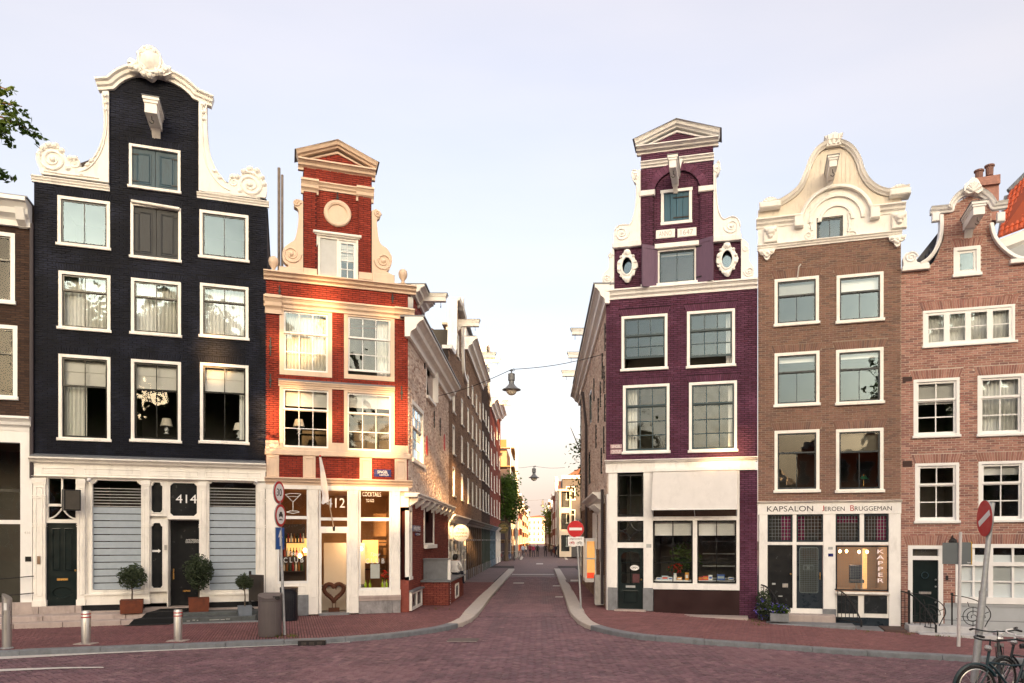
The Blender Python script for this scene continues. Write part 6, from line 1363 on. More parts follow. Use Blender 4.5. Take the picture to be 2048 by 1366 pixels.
# outline with neck gable
zsh = zz(1830,537); zpl = zz(1990,1210)
neck = [P(1888,524),P(1888,424),P(1905,420)]+smooth_path(fB.pts([(1908,416),(1915,404),(1927,396),(1942,394),(1958,398),(1970,408),(1976,418)]),3)+[P(1983,420),P(1984,440)]
outer = [(0,-.8),(W_B,-.8),(W_B,zz(2085,524)),P(2046,522),P(2010,505),P(1990,480)]+list(reversed(neck[:-1]))[0:0]+[P(1983,450),P(1983,418),P(1972,406),P(1958,398),P(1942,394),P(1927,397),P(1914,406),P(1906,420),P(1888,424),P(1887,480),P(1870,520),P(1856,536),(0,zsh)]
Bh.arch(ru(1813),ru(1889),zz(1850,1090),.28); Bh.arch(ru(1911),W_B-.1,zz(1990,1088),.28)
Bh.wall(outer, M_ROSE, B_ROSE, seed=61, depth=.012, course=.066, length=.22)
# plastered base
MB().box(ru(1889),W_B,-.03,.0-.013,-.8,zpl-.04).box(ru(1889),W_B,-.06,-.013,zpl-.04,zpl+.03).build('plaster_base', mat('grey_plaster', (.42,.45,.48), .7, .06, 3, .05, 30, dirt=.1), Bh.e)
MB().box(ru(1889),W_B,-.034,-.03,zz(1990,1243),zz(1990,1241.5)).build('plaster_groove', STONE, Bh.e)
# neck gable dressing
gl = smooth_path(fB.pts([(1885,432),(1886,452),(1883,478),(1874,502),(1859,522),(1843,533)]),5); gr = smooth_path(fB.pts([(1985,448),(1990,470),(2001,488),(2017,503),(2034,513),(2060,520)]),5)
prof = [(-.0,-.02),(-.0,.12),(.07,.16),(.10,.16),(.10,-.15),(0,-.15)]
Bh.part('gable_edge', MB().mould(list(reversed(gl)), [(-o,w) for o,w in prof] if False else [(o,w) for o,w in prof]), WHITE); Bh.part('gable_edge', MB().mould(list(reversed(gr)), prof), WHITE)
c = P(1821,518); vol = MB().prism(smooth_path(fB.pts([(1806,536),(1805,520),(1811,509),(1822,508),(1831,514),(1832,526),(1845,528),(1856,528),(1856,537)]),4), -.13, .1); vo = vol.build('gable_volute', WHITE, Bh.e); MB().spiral(c,.17,1.8,-.14,.028,0,1).build('carving', WHITE, vo)
q = Bh.rc(1803,1858,534,543); Bh.part('volute_base', MB().bbox(q[0],q[1],-.16,.1,q[2],q[3],.015), WHITE); q = Bh.rc(2018,2075,519,528); Bh.part('volute_base', MB().bbox(q[0],q[1],-.16,.1,q[2],q[3],.015), WHITE)
tp = [P(1860,428),P(1902,424)]+smooth_path(fB.pts([(1905,422),(1908,410),(1919,397),(1935,389),(1950,389),(1965,396),(1976,407),(1981,417)]),4)+[P(1985,419),P(2013,415)]
Bh.part('gable_cornice', MB().mould(tp, [(-.03,.02),(-.03,.08),(.02,.10),(.05,.15),(.10,.18),(.14,.22),(.14,-.08),(-.03,-.08)]), WHITE)
cr = fB.pts([(1924,388),(1926,376),(1934,370),(1940,363),(1950,365),(1956,374),(1961,386),(1952,393),(1944,391),(1934,394)]); co = Bh.part('shell_crest', MB().prism(smooth_path(cr+[cr[0]],3)[:-1], -.24, -.02), WARMWHITE)
mb = MB(); c = P(1943,390)
for i in range(7): t = .5+i*(pi-1.0)/6; mb.tube([(c[0],-.25,c[1]),(c[0]+.20*cos(t),-.26,c[1]+.24*sin(t))],[.03,.05],6)
mb.build('carving', WARMWHITE, co, smooth=True)
for px in (1870,2000): a = P(px,436); Bh.part('cornice_bracket', MB().bbox(a[0]-.10,a[0]+.10,-.14,.0,a[1]-.14,a[1]+.12,.02), WHITE)
hoist(Bh, 1936, 462, 1.15, .28, .34, WHITE)
for px in (1816,): 
    for py in (760,928): q = Bh.rc(px-11,px+8,py-6,py+6); Bh.part('air_brick', MB().box(q[0],q[1],-.016,.0,q[2],q[3]), mat('dark_air_brick', (.05,.025,.022), .8))
# wall lamp and bell
u, z = P(1906,1084,.25); lm = MB().tube([(u,-.0,z+.1),(u,-.2,z+.18),(u,-.25,z+.1)],.015).lathe([(.02,.12),(.10,.06),(.11,.02),(.08,-.2),(.05,-.24)],(u,-.25,z),8); Bh.part('wall_lamp', lm, IRON)
MB().box(ru(1891),ru(1896),-.04,-.012,zz(1893,1160),zz(1893,1151)).build('door_bell', IRON, Bh.e)
# chimney and dark tiled roof side
ch = MB(); o_ = fB.pts([(1953,420),(1953,383),(1962,366),(1999,360),(1999,420)]); ch.prism(fB.pts([(1955,440),(1955,372),(1998,366),(1998,440)],-.8), .8, 1.7); chm = ch.build('chimney', B_ROSE, Bh.e)
MB().prism(fB.pts([(1950,372),(1950,356),(2001,348),(2001,366)],-.7), .7, 1.8).build('chimney_cap', B_ROSE, chm)
for px, py in ((1958,352),(1979,342)): u, z = P(px,py,-1); MB().lathe([(.10,-.15),(.11,.1),(.14,.12),(.14,.16),(.05,.2)],(u,1.0,z),10).build('chimney_pot', mat('clay_pot', (.22,.12,.10), .8), chm)
TILED = mat('slate_blue_pantile', (.045,.055,.075), .4, .25, 8, .1, 20)
for r in range(7):                                          # pantiles showing beside the gable
    for k in range(7):
        u, z = P(1838+k*7.2, 530-r*9.5-k*1.0, -.6)
        if fB.z(1838,530,-.6)+ (u-fB.u(1838,-.6))*1.05 < z-.02: continue
        V = []; n = 5
        for i in range(n+1):
            t = i/n; x = u+.115*t; bz = .030*sin(pi*t*1.0)
            V += [(x,.55-r*.0+bz*-1,z-.0),(x,.72-bz,z+.19)]
        MB().add(V,[(2*i,2*i+2,2*i+3,2*i+1) for i in range(n)]).build('roof_tile', TILED, Bh.e, smooth=True)
MB().add([(0,.75,zsh-.2),(ru(1936),.75,zz(1936,405,-.75)),(W_B,.75,zsh-.2),(0,9,zsh-.2),(ru(1936),9,zz(1936,405,-.75)),(W_B,9,zsh-.2)],[(0,1,4,3),(1,2,5,4),(0,2,1)]).build('roof', TILED, Bh.e)
# ------------------------------------------------------------------ neighbour with the orange tiled roof behind it
fN = RIGHT2.shifted(W_K+5.35); Nh = House('neighbour_house', 'neighbouring house with orange pantiled roof and white gutter board at right edge', fN)
f3 = RIGHT2.shifted(W_K)
def q3(px, py, d=0.0): p = f3.uz(px,py,-2.6-d); return f3.world(p[0], 2.6+d, p[1])
inv = (Matrix.Translation((fN.x,fN.y,0)) @ Matrix.Rotation(fN.a,4,'Z')).inverted()
def addw(o): o.matrix_parent_inverse = inv; return o
A0, A1, A2, A3 = q3(1995,476), q3(2140,420), q3(2140,265,1.6), q3(2018,385,1.6)
addw(MB().add([tuple(A0),tuple(A1),tuple(A2),tuple(A3)],[(0,1,2,3)]).build('roof', mat('orange_roof_base', (.30,.06,.025), .8), Nh.e))
OT = mat('orange_pantile', (.50,.095,.035), .6, .25, 5, .1, 20, dirt=.2)
nrm = (A1-A0).cross(A3-A0).normalized()
if nrm.y > 0: nrm = -nrm
NC, NR = 14, 9
for r in range(NR):
    for k in range(NC):
        def pt(s, t, h): a = A0.lerp(A1, s); b = A3.lerp(A2, s); return tuple(a.lerp(b, t)+nrm*h)
        if random.random() < .0: continue
        s0, s1, t0, t1 = k/NC, (k+1.04)/NC, r/NR-.02, (r+1.0)/NR; V = []; n = 5
        for i in range(n+1):
            x = i/n; hgt = .035*sin(pi*x)+.012*x
            V += [pt(s0+(s1-s0)*x, t0, hgt+.045), pt(s0+(s1-s0)*x, t1, hgt+.012)]
        V += [pt(s0,t0,.012),pt(s1,t0,.012)]
        addw(MB().add(V,[(2*i,2*i+2,2*i+3,2*i+1) for i in range(n)]+[tuple([2*i for i in range(n+1)]+[2*n+3,2*n+2])]).build('roof_tile', OT, Nh.e))
B0, B1 = q3(1990,482), q3(2140,425); d3 = Vector((0,0,.34))
addw(MB().add([tuple(B0-d3*.9),tuple(B1-d3*.9),tuple(B1),tuple(B0),tuple(B0-nrm*.2-d3*.9),tuple(B1-nrm*.2-d3*.9),tuple(B1-nrm*.2),tuple(B0-nrm*.2)],[(0,1,2,3),(0,1,5,4),(3,2,6,7)]).build('gutter_board', WHITE, Nh.e))
addw(MB().add([tuple(q3(1994,505,.1)),tuple(q3(2140,440,.1)),tuple(q3(2140,600,.1)),tuple(q3(1994,600,.1))],[(0,1,2,3)]).build('wall', MATS['grey_plaster'], Nh.e))
R0, R1 = q3(2018,383,1.6), q3(2140,262,1.6); addw(MB().tube([tuple(R0),tuple(R1)],.10,8).build('roof_ridge', LEAD, Nh.e))
addw(MB().add([tuple(q3(1993,478)),tuple(q3(1998,478)),tuple(q3(2020,388,1.6)),tuple(q3(2008,392,1.6))],[(0,1,2,3)]).build('lead_valley', LEAD, Nh.e))

# ------------------------------------------------------------------ the dark brown house cut by the left edge
fL = LEFT.shifted(LEFT.u(-175)); Lh = House('canal_house', 'dark brown brick house with white cornice cut off by the left edge', fL)
ru = fL.u; zz = fL.z; W_L = ru(67.5)
for x0, x1, y0, y1 in ((-60,30,462,606),(-60,35,648,798)): Lh.window(x0,x1,y0,y1,[(0,.38,1,1),(.36,1,1,1)],.10,WHITE,BLACKPAINT,GLASSLOW,.05,())
for x0, x1, y0, y1 in ((-170,-85,452,600),(-170,-85,643,795)): Lh.window(x0,x1,y0,y1,[(0,.38,1,1),(.36,1,1,1)],.10,WHITE,BLACKPAINT,GLASSLOW,.05,())
zt = zz(20,452); zb = zz(20,832); outer = [(0,zb),(W_L,zb),(W_L,zt),(0,zt)]
Lh.wall(outer, M_SOOT, B_SOOT, seed=71, depth=.010); Lh.cornice(-.1,W_L-.05,zt-.02,zt+.62,.55,WHITE,'roof_cornice')
MB().box(-.1,W_L-.02,-.5,2,zt+.621,zt+.66).build('roof_lead', LEAD, Lh.e)
u = ru(48); Lh.part('cornice_bracket', MB().add([(u-.1,-.42,zt+.38),(u+.1,-.42,zt+.38),(u+.1,0,zt+.38),(u-.1,0,zt+.38),(u-.1,-.30,zt+.1),(u+.1,-.30,zt+.1),(u+.1,-.05,zt-.05),(u-.1,-.05,zt-.05)],[(0,1,2,3),(0,1,5,4),(4,5,6,7),(0,4,7,3),(1,2,6,5)]), WHITE)
Lh.cornice(-.1,W_L-.03,zz(20,862),zz(20,834),.28,WHITE,'shop_cornice'); MB().box(ru(42),W_L-.02,-.06,.1,0.0,zz(20,862)-.001).box(0,ru(42)-.001,-.05,.1,zz(20,885),zz(20,862)-.002).build('shop_frame', WHITE, Lh.e)
MB().box(0,ru(42)-.001,-.03,.1,zz(20,1048),zz(20,1040)).build('transom_rail', WHITE, Lh.e)
for a, b in ((885,978),(984,1040),(1048,1205)):
    q = Lh.rc(-170,42,a,b); MB().add([(0,.06,q[2]),(q[1],.06,q[2]),(q[1],.061,q[3]),(0,.061,q[3])],[(0,1,2,3)]).build('pane', GLASSLOW, Lh.e)
MB().box(0,ru(42),.0,.1,zz(20,984),zz(20,978)).build('transom_bar', BLACKPAINT, Lh.e); room(Lh.e,0,ru(42),.1,zz(20,885),ROOM,2.5,0,.12,'shop_room')
MB().box(0,W_L,-.1,.1,-.05,zz(20,1205)).build('base_stone', PALESTONE, Lh.e); MB().bbox(ru(45),ru(66),-.09,.1,zz(55,1215),zz(55,1202),.01).build('frame_foot', WHITE, Lh.e)
lettering(Lh.e,'416',ru(50),ru(62),zz(56,1068),zz(56,1063),-.061,STEEL); MB().box(ru(52),ru(64),-.075,-.061,zz(58,1123),zz(58,1113)).build('door_bell', BLACKPAINT, Lh.e)
MB().box(W_L-.3,W_L-.01,.31,8,-.1,zt).build('side_wall', B_SOOT, Lh.e); MB().tube([(W_L-.03,-.07,3.9),(W_L-.03,-.07,zt+.1)],.05,8).build('drain_pipe', MATS['dark_pipe'], Lh.e)
for yy in (1155,1189): u, z = fL.uz(28,yy,.25); MB().tube([(u-.5,-.3,z-.05),(u+.45,-.25,z+.03)],.015).build('entry_rail', IRON, Lh.e)
# ------------------------------------------------------------------ houses along the side street
def street_house(name, label, frame, W, H, bm_, mm, cols, rows, fm=CREAM, sm=NAVY, top='cornice', shop=3.4, seed=80, beam=True, depth=8, shop_m=CREAM, wh=1.75, ww=.95, z_first=4.3, gm=GLASS):
    h = House(name, label, frame); rnd = random.Random(seed); pitch = (H-z_first-.6)/rows
    for r in range(rows):
        hgt = min(wh*(1-.10*r), pitch*.72); z0 = z_first+r*pitch
        for c in range(cols):
            u = W*(c+.5)/cols
            h.window(0,0,0,0,[(0,.4,1,1),(.38,1,2,1)],.08,fm,sm,gm,.06,() if rnd.random() < .6 else (('roller',.3),),None,.2,uz=(u-ww/2,u+ww/2,z0,z0+hgt),rec=.10,rdepth=1.6)
    gab = []
    if top == 'neck':
        a, b = W*.30, W*.70; gz1 = H+2.9
        gab = [(W-.02,H),(b+.35,H+.35),(b,H+1.2),(b,gz1),(a,gz1),(a,H+1.2),(a-.35,H+.35),(.02,H)]
        h.window(0,0,0,0,[(0,1,2,1)],.08,fm,sm,gm,.05,(),None,0,uz=(W/2-.4,W/2+.4,H+.5,H+1.7),rec=.08,rdepth=1.2)
    outer = [(0,shop),(W,shop),(W,H)]+(gab[1:-1] if gab else [])+[(0,H)]
    h.wall(outer, mm, bm_, seed=seed, depth=.012, course=.068, length=.23)
    if top == 'neck':
        for side in (0,1):
            P_ = smooth_path([(b,gz1+.05),(b+.06,H+1.5),(b+.3,H+.6),(b+.8,H+.15),(W,H+.05)] if side else [(0,H+.05),(a-.8,H+.15),(a-.3,H+.6),(a-.06,H+1.5),(a,gz1+.05)],5)
            h.part('gable_edge', MB().mould(P_, [(0,-.3),(0,.14),(.16,.16),(.16,-.3)]), WARMWHITE)
        h.part('gable_top', MB().mould([(b+.1,gz1),(W/2+.3,gz1+.1),(W/2,gz1+.45),(W/2-.3,gz1+.1),(a-.1,gz1)], [(0,.05),(0,.25),(-.15,.3),(-.15,-.3),(0,-.3)]), CREAM)
        if beam: hoist(h,0,0,1.05,.24,.32,CREAM,uz=(W/2,H+2.1))
    else:
        h.cornice(-.05,W+.05,H-.25,H+.45,.65,fm,'roof_cornice'); MB().box(-.05,W+.05,-.6,.4,H+.451,H+.49).build('gutter', LEAD, h.e)
        if beam: hoist(h,0,0,1.3,.26,.32,CREAM,uz=(W/2,H+.62))
        if top == 'dormer':
            o_ = rect(W*.3,W*.7,H+.5,H+2.0); w = MB().prism(o_,.3,1.5).build('dormer', CREAM, h.e); MB().box(W*.38,W*.62,.28,.3,H+.75,H+1.7).build('dormer_pane', GLASS, w); MB().box(W*.27,W*.73,.1,1.7,H+2.0,H+2.12).build('dormer_roof', LEAD, w)
    rt = H+2.2
    MB().add([(0,.31,H),(0,depth/2,rt),(0,depth,H),(W,.31,H),(W,depth/2,rt),(W,depth,H)],[(0,3,4,1),(1,4,5,2),(0,1,2),(3,5,4)]).build('roof', mat('brown_roof_tile', (.13,.055,.04), .75, .4, 6, .4, 14), h.e)
    MB().box(0,.25,.31,depth,0,H).box(W-.25,W,.31,depth,0,H).build('party_wall', bm_, h.e)
    # ground floor shopfront
    n = max(2,int(W/1.4)); h.cornice(0,W,shop-.35,shop+.02,.32,shop_m,'shop_cornice')
    for i in range(n+1):
        u = .08+(W-.16)*i/n; h.part('post', MB().bbox(u-.07,u+.07,-.025,.1,0,shop-.36,.02), shop_m)
    for i in range(n):
        a_, b_ = .08+(W-.16)*i/n+.07, .08+(W-.16)*(i+1)/n-.07
        w = MB().box(a_,b_,.0,.08,.0,.55).box(a_,b_,.0,.08,2.2,2.3).build('shop_window', shop_m if i % 3 else NAVY, h.e)
        for p_, q_ in ((.55,2.2),(2.3,shop-.36)): MB().add([(a_,.03,p_),(b_,.03,p_),(b_,.031,q_),(a_,.031,q_)],[(0,1,2,3)]).build('pane', GLASSDARK, w)
    room(h.e,0.05,W-.05,0,shop-.36,ROOM,2.2,0,.1,'shop_room')
    return h
fs = lambda z: SIDE_L.shifted(z-SIDE_L.y)
s1 = street_house('street_house', 'brown brick house with neck gable next to the red house, with round white sign', fs(33.65), 7.6, 10.8, B_STREET, M_SOOT, 2, 3, top='neck', seed=81)
s2 = street_house('street_house', 'brown brick house with wide cream cornice, third along the left of the side street', fs(41.3), 11.2, 13.0, B_STREET, M_SOOT, 4, 4, seed=82, top='dormer', shop_m=mat('brown_shopfront', (.10,.065,.045), .5, .2, 4))
s3 = street_house('street_house', 'sooty brick house with grey hoist beam, fourth along the left of the side street', fs(52.6), 8.6, 13.6, B_SOOT, M_SOOT, 3, 4, fm=WARMWHITE, seed=83, top='neck', shop_m=mat('green_shopfront', (.05,.075,.065), .5, .2, 4))
s4 = street_house('street_house', 'dark red brick house with painted shutter front on the left of the side street', fs(61.3), 7.8, 13.4, B_SIDERED, M_SOOT, 2, 4, fm=WARMWHITE, seed=84, shop_m=mat('street_art_shutter', (.10,.16,.22), .6, .8, 3))
s5 = street_house('street_house', 'last brick house on the left before the tree, with projecting white cornice', fs(69.2), 8.4, 14.8, B_SIDERED, M_SOOT, 2, 4, fm=WARMWHITE, sm=WHITE, seed=85)
# orange and grey pantiles of the roof beside the neck gable
TL = [mat('pantile_a', (.30,.10,.06), .6, .2, 6), mat('pantile_b', (.11,.085,.09), .5, .2, 6), mat('pantile_c', (.20,.09,.065), .6, .2, 6)]
e = s1.e; TR = random.Random(5)
for r in range(9):
    for k in range(8):
        Y = 34.6-k*.235-.2; X = -4.75-r*.16; z = 10.1+r*.27; V = []
        for i in range(6):
            t = i/5; bz = .045*sin(pi*t)
            V += [(X+.02+bz*.6, Y+.25*t, z+bz*.5-.03),(X-.19+bz*.6, Y+.25*t, z+.30+bz*.5)]
        o = MB().add(V,[(2*i,2*i+2,2*i+3,2*i+1) for i in range(5)]).build('roof_tile', TR.choice(TL), e, smooth=True)
        o.matrix_parent_inverse = (Matrix.Translation((s1.f.x,s1.f.y,0)) @ Matrix.Rotation(s1.f.a,4,'Z')).inverted()
# right side of the street beyond the purple house
fr = lambda z: Frame(2.62, z, radians(-90))
r1 = street_house('street_house', 'narrow dark house behind the purple house on the right of the side street', fr(48.6), 9.4, 11.2, B_SOOT, M_SOOT, 3, 3, seed=86)
# ------------------------------------------------------------------ beyond the crossing
def far_house(name, label, x0, x1, y, h, m, rows, cols, fm=WARMWHITE, gable='flat', depth=8, ang=0.0, trim=None, gm=None):
    """small house seen far down the street, still with its own windows"""
    e = thing(name, label, 'house', (x0,y,0), ang); W = x1-x0
    wall_holes = []; ws = []
    for r in range(rows):
        for c in range(cols):
            u = W*(c+.5)/cols; wd = min(.6,W/cols*.32); z0 = 1.0+(h-1.2)*r/rows+.4; z1 = z0+(h-1.2)/rows*.58; wall_holes.append(rect(u-wd,u+wd,z0,z1)); ws.append((u-wd,u+wd,z0,z1))
    top = [(W,h),(0,h)] if gable == 'flat' else [(W,h),(W*.68,h+.4),(W*.66,h+2.0),(W*.5,h+2.6),(W*.34,h+2.0),(W*.32,h+.4),(0,h)]
    MB().prism([(0,0),(W,0)]+top, 0, .25, wall_holes).build('wall', m, e)
    MB().box(0,.2,.251,depth,0,h).box(W-.2,W,.251,depth,0,h).box(0,W,depth,depth+.2,0,h).build('side_wall', m, e)
    for a, b, c, d in ws:
        w = MB().box(a,a+.09,-.02,.1,c,d).box(b-.09,b,-.02,.1,c,d).box(a,b,-.021,.1,d-.09,d).box(a-.05,b+.05,-.08,.1,c-.04,c+.09).box(a,b,.01,.08,c+(d-c)*.62-.03,c+(d-c)*.62+.03).build('window', fm, e)
        MB().add([(a,.06,c),(b,.06,c),(b,.061,d),(a,.061,d)],[(0,1,2,3)]).build('pane', gm or GLASS, w)
    MB().box(.2,W-.2,1.2,1.3,0,h).build('inner_wall', ROOM, e)
    MB().box(-.15,W+.15,-.4,.1,h-.1,h+.35).build('cornice', trim or fm, e) if gable == 'flat' else MB().mould([(W,h),(W*.68,h+.4),(W*.66,h+2.0),(W*.5,h+2.6),(W*.34,h+2.0),(W*.32,h+.4),(0,h)],[(0,-.3),(0,.15),(-.15,.15),(-.15,-.3)]).build('gable_edge', fm, e)
    MB().add([(0,.3,h),(W/2,.3,h+2),(W,.3,h),(0,depth,h),(W/2,depth,h+2),(W,depth,h)],[(0,1,4,3),(1,2,5,4),(0,2,1),(3,4,5)]).build('roof', MATS['brown_roof_tile'], e)
    return e
GB = mat('grey_black_wall', (.045,.045,.055), .6, .2, 2, .2, 30)
far_house('corner_house', 'white and black corner house across the canal, right of the street end', 3.0, 9.5, 100, 10.5, GB, 3, 3, WHITE, gm=GLASS)
cb = thing('corner_tower', 'white bay of the corner house facing the street', 'house', (2.55,99.2,0)); 
for k in range(3): MB().box(0,1.6,0,1.5,k*2.9,k*2.9+.75).box(0,.25,0,1.5,k*2.9+.75,k*2.9+2.9).box(1.35,1.6,0,1.5,k*2.9+.75,k*2.9+2.9).build('bay_storey', mat('far_cream_wall', (.55,.48,.40), .8, .1, 1), cb); MB().box(.25,1.35,.1,.12,k*2.9+.75,k*2.9+2.9).build('bay_pane', GLASS, cb)
MB().box(-.15,1.75,-.15,1.6,8.7,9.0).build('bay_cornice', MATS['far_cream_wall'], cb)
BR = [B_SIDERED, B_STREET, B_BROWN, mat('far_cream_wall', (.55,.48,.40), .8, .1, 1), mat('far_ochre_wall', (.42,.27,.13), .8, .15, 1)]
def far_row(side, x, y, n, seed, adj):
    rnd = random.Random(seed)
    for i in range(n):
        w = rnd.uniform(11,17)*(1+.12*i); h = rnd.uniform(8.5,11.5)*(.94 if side > 0 else 1.05)
        e = far_house('far_house', '%s house, %s in the far %s row beyond the crossing' % (adj[i%len(adj)], ('first','second','third','fourth','fifth','sixth','seventh','eighth')[i], 'right' if side > 0 else 'left'), 0, w, 0, h, BR[(i*2+seed)%5], 3, 4, gable='gable' if i % 2 == 0 else 'flat', gm=GLASSDARK)
        e.location = (x,y+(w if side > 0 else 0),0); e.rotation_euler = (0,0,radians(-90 if side > 0 else 90)); e['group'] = 'far houses %s of the street' % ('right' if side > 0 else 'left'); y += w+.05; x -= side*.12
far_row(1, 2.5, 112, 8, 3, ('ochre','brown','pale')); far_row(-1, -4.6, 112, 8, 4, ('pale gabled','brown','brick'))
far_house('end_house', 'cream brick palace front with red roof closing the far end of the street', -16, 14, 480, 16, BR[3], 4, 11)
far_house('end_house', 'brown gabled house left of the palace front at the street end', -34, -16.5, 478, 17, BR[1], 4, 6)
far_house('end_house', 'brown brick house right of the palace front at the street end', 14.5, 40, 482, 15, BR[0], 4, 7)
# scaffolded building
sc_ = thing('scaffolded_building', 'tall building wrapped in dark netting and scaffold behind the green tree', 'building', (-10.6,90,0))
NET = mat('dark_scaffold_net', (.055,.045,.055), .8, .35, 2, .3, 8); ORG = mat('orange_sheet', (.65,.12,.04), .7, .2, 2); WOODP = mat('scaffold_plank', (.40,.27,.13), .8, .2, 3)
MB().box(0,6.6,.4,14,0,13.2).build('wall', BR[1], sc_)
for k in range(6):
    z = 2.2*k+2.2; MB().box(-.2,7.2,-.7,.3,z,z+.08).build('deck', WOODP, sc_); MB().box(7.0,7.5,-.6,13,z,z+.08).build('deck', WOODP, sc_)
    if k < 5: MB().box(-.2,7.2,-.76,-.74,z-2.1 if k == 0 else z-2.12,z-.3-.25*(k%2)).build('net', NET, sc_); MB().box(7.52,7.54,-.6,13,z-2.1,z-.6).build('net', NET, sc_)
for u in (-.2,1.6,3.4,5.2,7.1): MB().tube([(u,-.8,0),(u,-.8,15.4)],.04,6).build('scaffold_pole', GALV, sc_)
for v in (2,5,8,11): MB().tube([(7.6,v,0),(7.6,v,15)],.04,6).build('scaffold_pole', GALV, sc_)
MB().box(2.8,6.6,-.78,-.74,13.3,14.2).build('orange_banner', ORG, sc_); MB().box(.2,2.6,-.78,-.74,13.4,14.4).build('plank_stack', WOODP, sc_)
# yellow-netted front and tree on the far right
yf = thing('yellow_sheeted_front', 'yellow sheeted facade on the far right of the street', 'building', (2.6,126,0)); MB().box(-.15,-.10,0,7,0.5,8.6).build('yellow_sheet', mat('yellow_sheet', (.62,.36,.03), .7, .15, 1.2), yf); MB().box(-.1,0,0,7,0,9).build('frame', GALV, yf)
# street lamps hung on wires across the street
def hung_lamp(label, p, k, wires):
    t = thing('hanging_street_lamp', label, 'street lamp', p, 0, 'lamps hung over the street')
    GL = mat('grey_lamp_enamel', (.16,.17,.19), .4, .15, 10)
    MB().lathe([(.02*k,.55*k),(.10*k,.53*k),(.155*k,.50*k),(.155*k,.20*k),(.12*k,.18*k),(.12*k,.05*k),(.20*k,-.05*k),(.30*k,-.14*k),(.42*k,-.20*k),(.42*k,-.23*k),(.26*k,-.235*k)],n=20).build('housing', GL, t, smooth=True)
    MB().lathe([(.25*k,-.235*k),(.22*k,-.35*k),(.13*k,-.44*k),(.02*k,-.47*k)],n=16).build('globe', mat('milky_globe', (.66,.60,.50), .25, .05, 5), t, smooth=True)
    MB().tube([(0,0,.55*k),(0,0,.70*k)],.025*k,6).tube([(-.09*k,0,.64*k),(.09*k,0,.64*k)],.02*k,6).build('hook', IRON, t)
    MB().tube([(.10*k+.05*k*cos(a),0,.68*k+.05*k*sin(a)) for a in [i*.6 for i in range(11)]],.012*k,5).build('ring', IRON, t)
    for q in wires:
        d = Vector(q)-Vector(p); a = Vector((0,0,.70*k)); mids = [a.lerp(d, s)-Vector((0,0,.10*sin(pi*s))) for s in [i/8 for i in range(9)]]; MB().tube([tuple(m) for m in mids],.012,5).build('wire', IRON, t)
    return t
hung_lamp('grey lamp hung on wires between the red and purple houses', at(1023,770,27), .80, (SIDE_L.world(6.2,-.05,7.9), SIDE_R.world(-1.6,-.05,8.6)))
hung_lamp('bell lamp hanging farther down the street over the tree', at(1068,950,62), 1.05, (at(1005,935,74),at(1130,935,62)))
hung_lamp('smallest bell lamp hanging at the far end of the street', at(1085.5,1008,112), .95, (at(1040,1000,112),at(1130,1000,112)))
# round hanging signs on the left row
def round_sign(label, px, py, Z, r, m, txt, tm, bracket):
    p = at(px,py,Z); t = thing('round_sign', label, 'sign', p, 0, None)
    MB().disc((0,0),r,-.06,.06,32).build('board', m, t); MB().mould(arc((0,0),r,r,0,2*pi,32)[:-1],[(0,.065),(0,.08),(.04,.08),(.04,.065)],True).build('rim', m, t)
    n = len(txt)
    for i, s_ in enumerate(txt): z = r*(.42-.42*i); w_ = r*(.45 if len(s_) < 5 else .75); lettering(t, s_, -w_, w_, z-r*.13, z+r*.13, -.061, tm)
    MB().tube([(-r,0,0),(-4.1-p.x,0,0)],.025,6).build('bracket', IRON, t)
    return t
round_sign('round white shop sign above the sitting person', 922, 1066, 35.5, .40, WHITE, ('THE','LEBANESE','SAJERIA'), LB, 1)
round_sign('dark round shop sign with gold letters farther along the left row', 1007, 1056, 74, .55, mat('dark_olive_sign', (.06,.05,.02), .5), ('CITY','BIKES','SHOP'), mat('gold_letter', (.55,.40,.10), .5), 1)
# ------------------------------------------------------------------ things on the pavement
def local(o, f): o.location = (f.x,f.y,0); o.rotation_euler = (0,0,f.a); return o
ru = fD.u; zP = .27
st = thing('stone_steps', 'pale stone platform and steps along the black house shopfront', 'steps', (fD.x,fD.y,0), fD.a)
xs = [ru(-60), ru(30), ru(102), ru(190), ru(262)]
for a, b in zip(xs[:-1], xs[1:]):
    MB().bbox(a+.005,b-.005,-.72,-.152,-.05,zP,.015).build('platform_stone', PALESTONE, st)
xs2 = [ru(-60), ru(55), ru(148), ru(258)]
for a, b in zip(xs2[:-1], xs2[1:]): MB().bbox(a+.005,b-.005,-1.10,-.722,-.05,.135,.015).build('step_stone', PALESTONE, st)
MB().bbox(ru(262)+.005,ru(372)-.005,-.72,-.152,-.05,zP-.02,.015).build('platform_stone', PALESTONE, st); MB().bbox(ru(258)+.005,ru(372)-.005,-1.10,-.722,-.05,.13,.015).build('step_stone', PALESTONE, st)
ds = thing('stone_steps', 'dark bluestone steps right of the black carpet', 'steps', (fD.x,fD.y,0), fD.a)
DST = mat('dark_bluestone', (.075,.085,.09), .6, .4, 6, .15, 30, dirt=.3)
MB().bbox(ru(373),ru(528),-.80,-.152,-.05,.26,.02).build('step_stone', DST, ds); MB().bbox(ru(374),ru(515),-1.20,-.802,-.05,.16,.02).build('step_stone', DST, ds); MB().bbox(ru(376),ru(520),-1.32,-1.202,-.05,.025,.008).build('step_stone', STONE, ds)
for a, b in ((384,390),(395,400),(403,406),(427,446),(448,456),(458,466)): MB().box(ru(a),ru(b),-1.2035,-1.2025,.06+.01*(a%3),.075+.01*(a%3)).build('chalk_mark', mat('chalk', (.45,.45,.44), .9), ds)
cp = thing('carpet_runner', 'black carpet runner laid down the entrance steps', 'carpet', (fD.x,fD.y,0), fD.a)
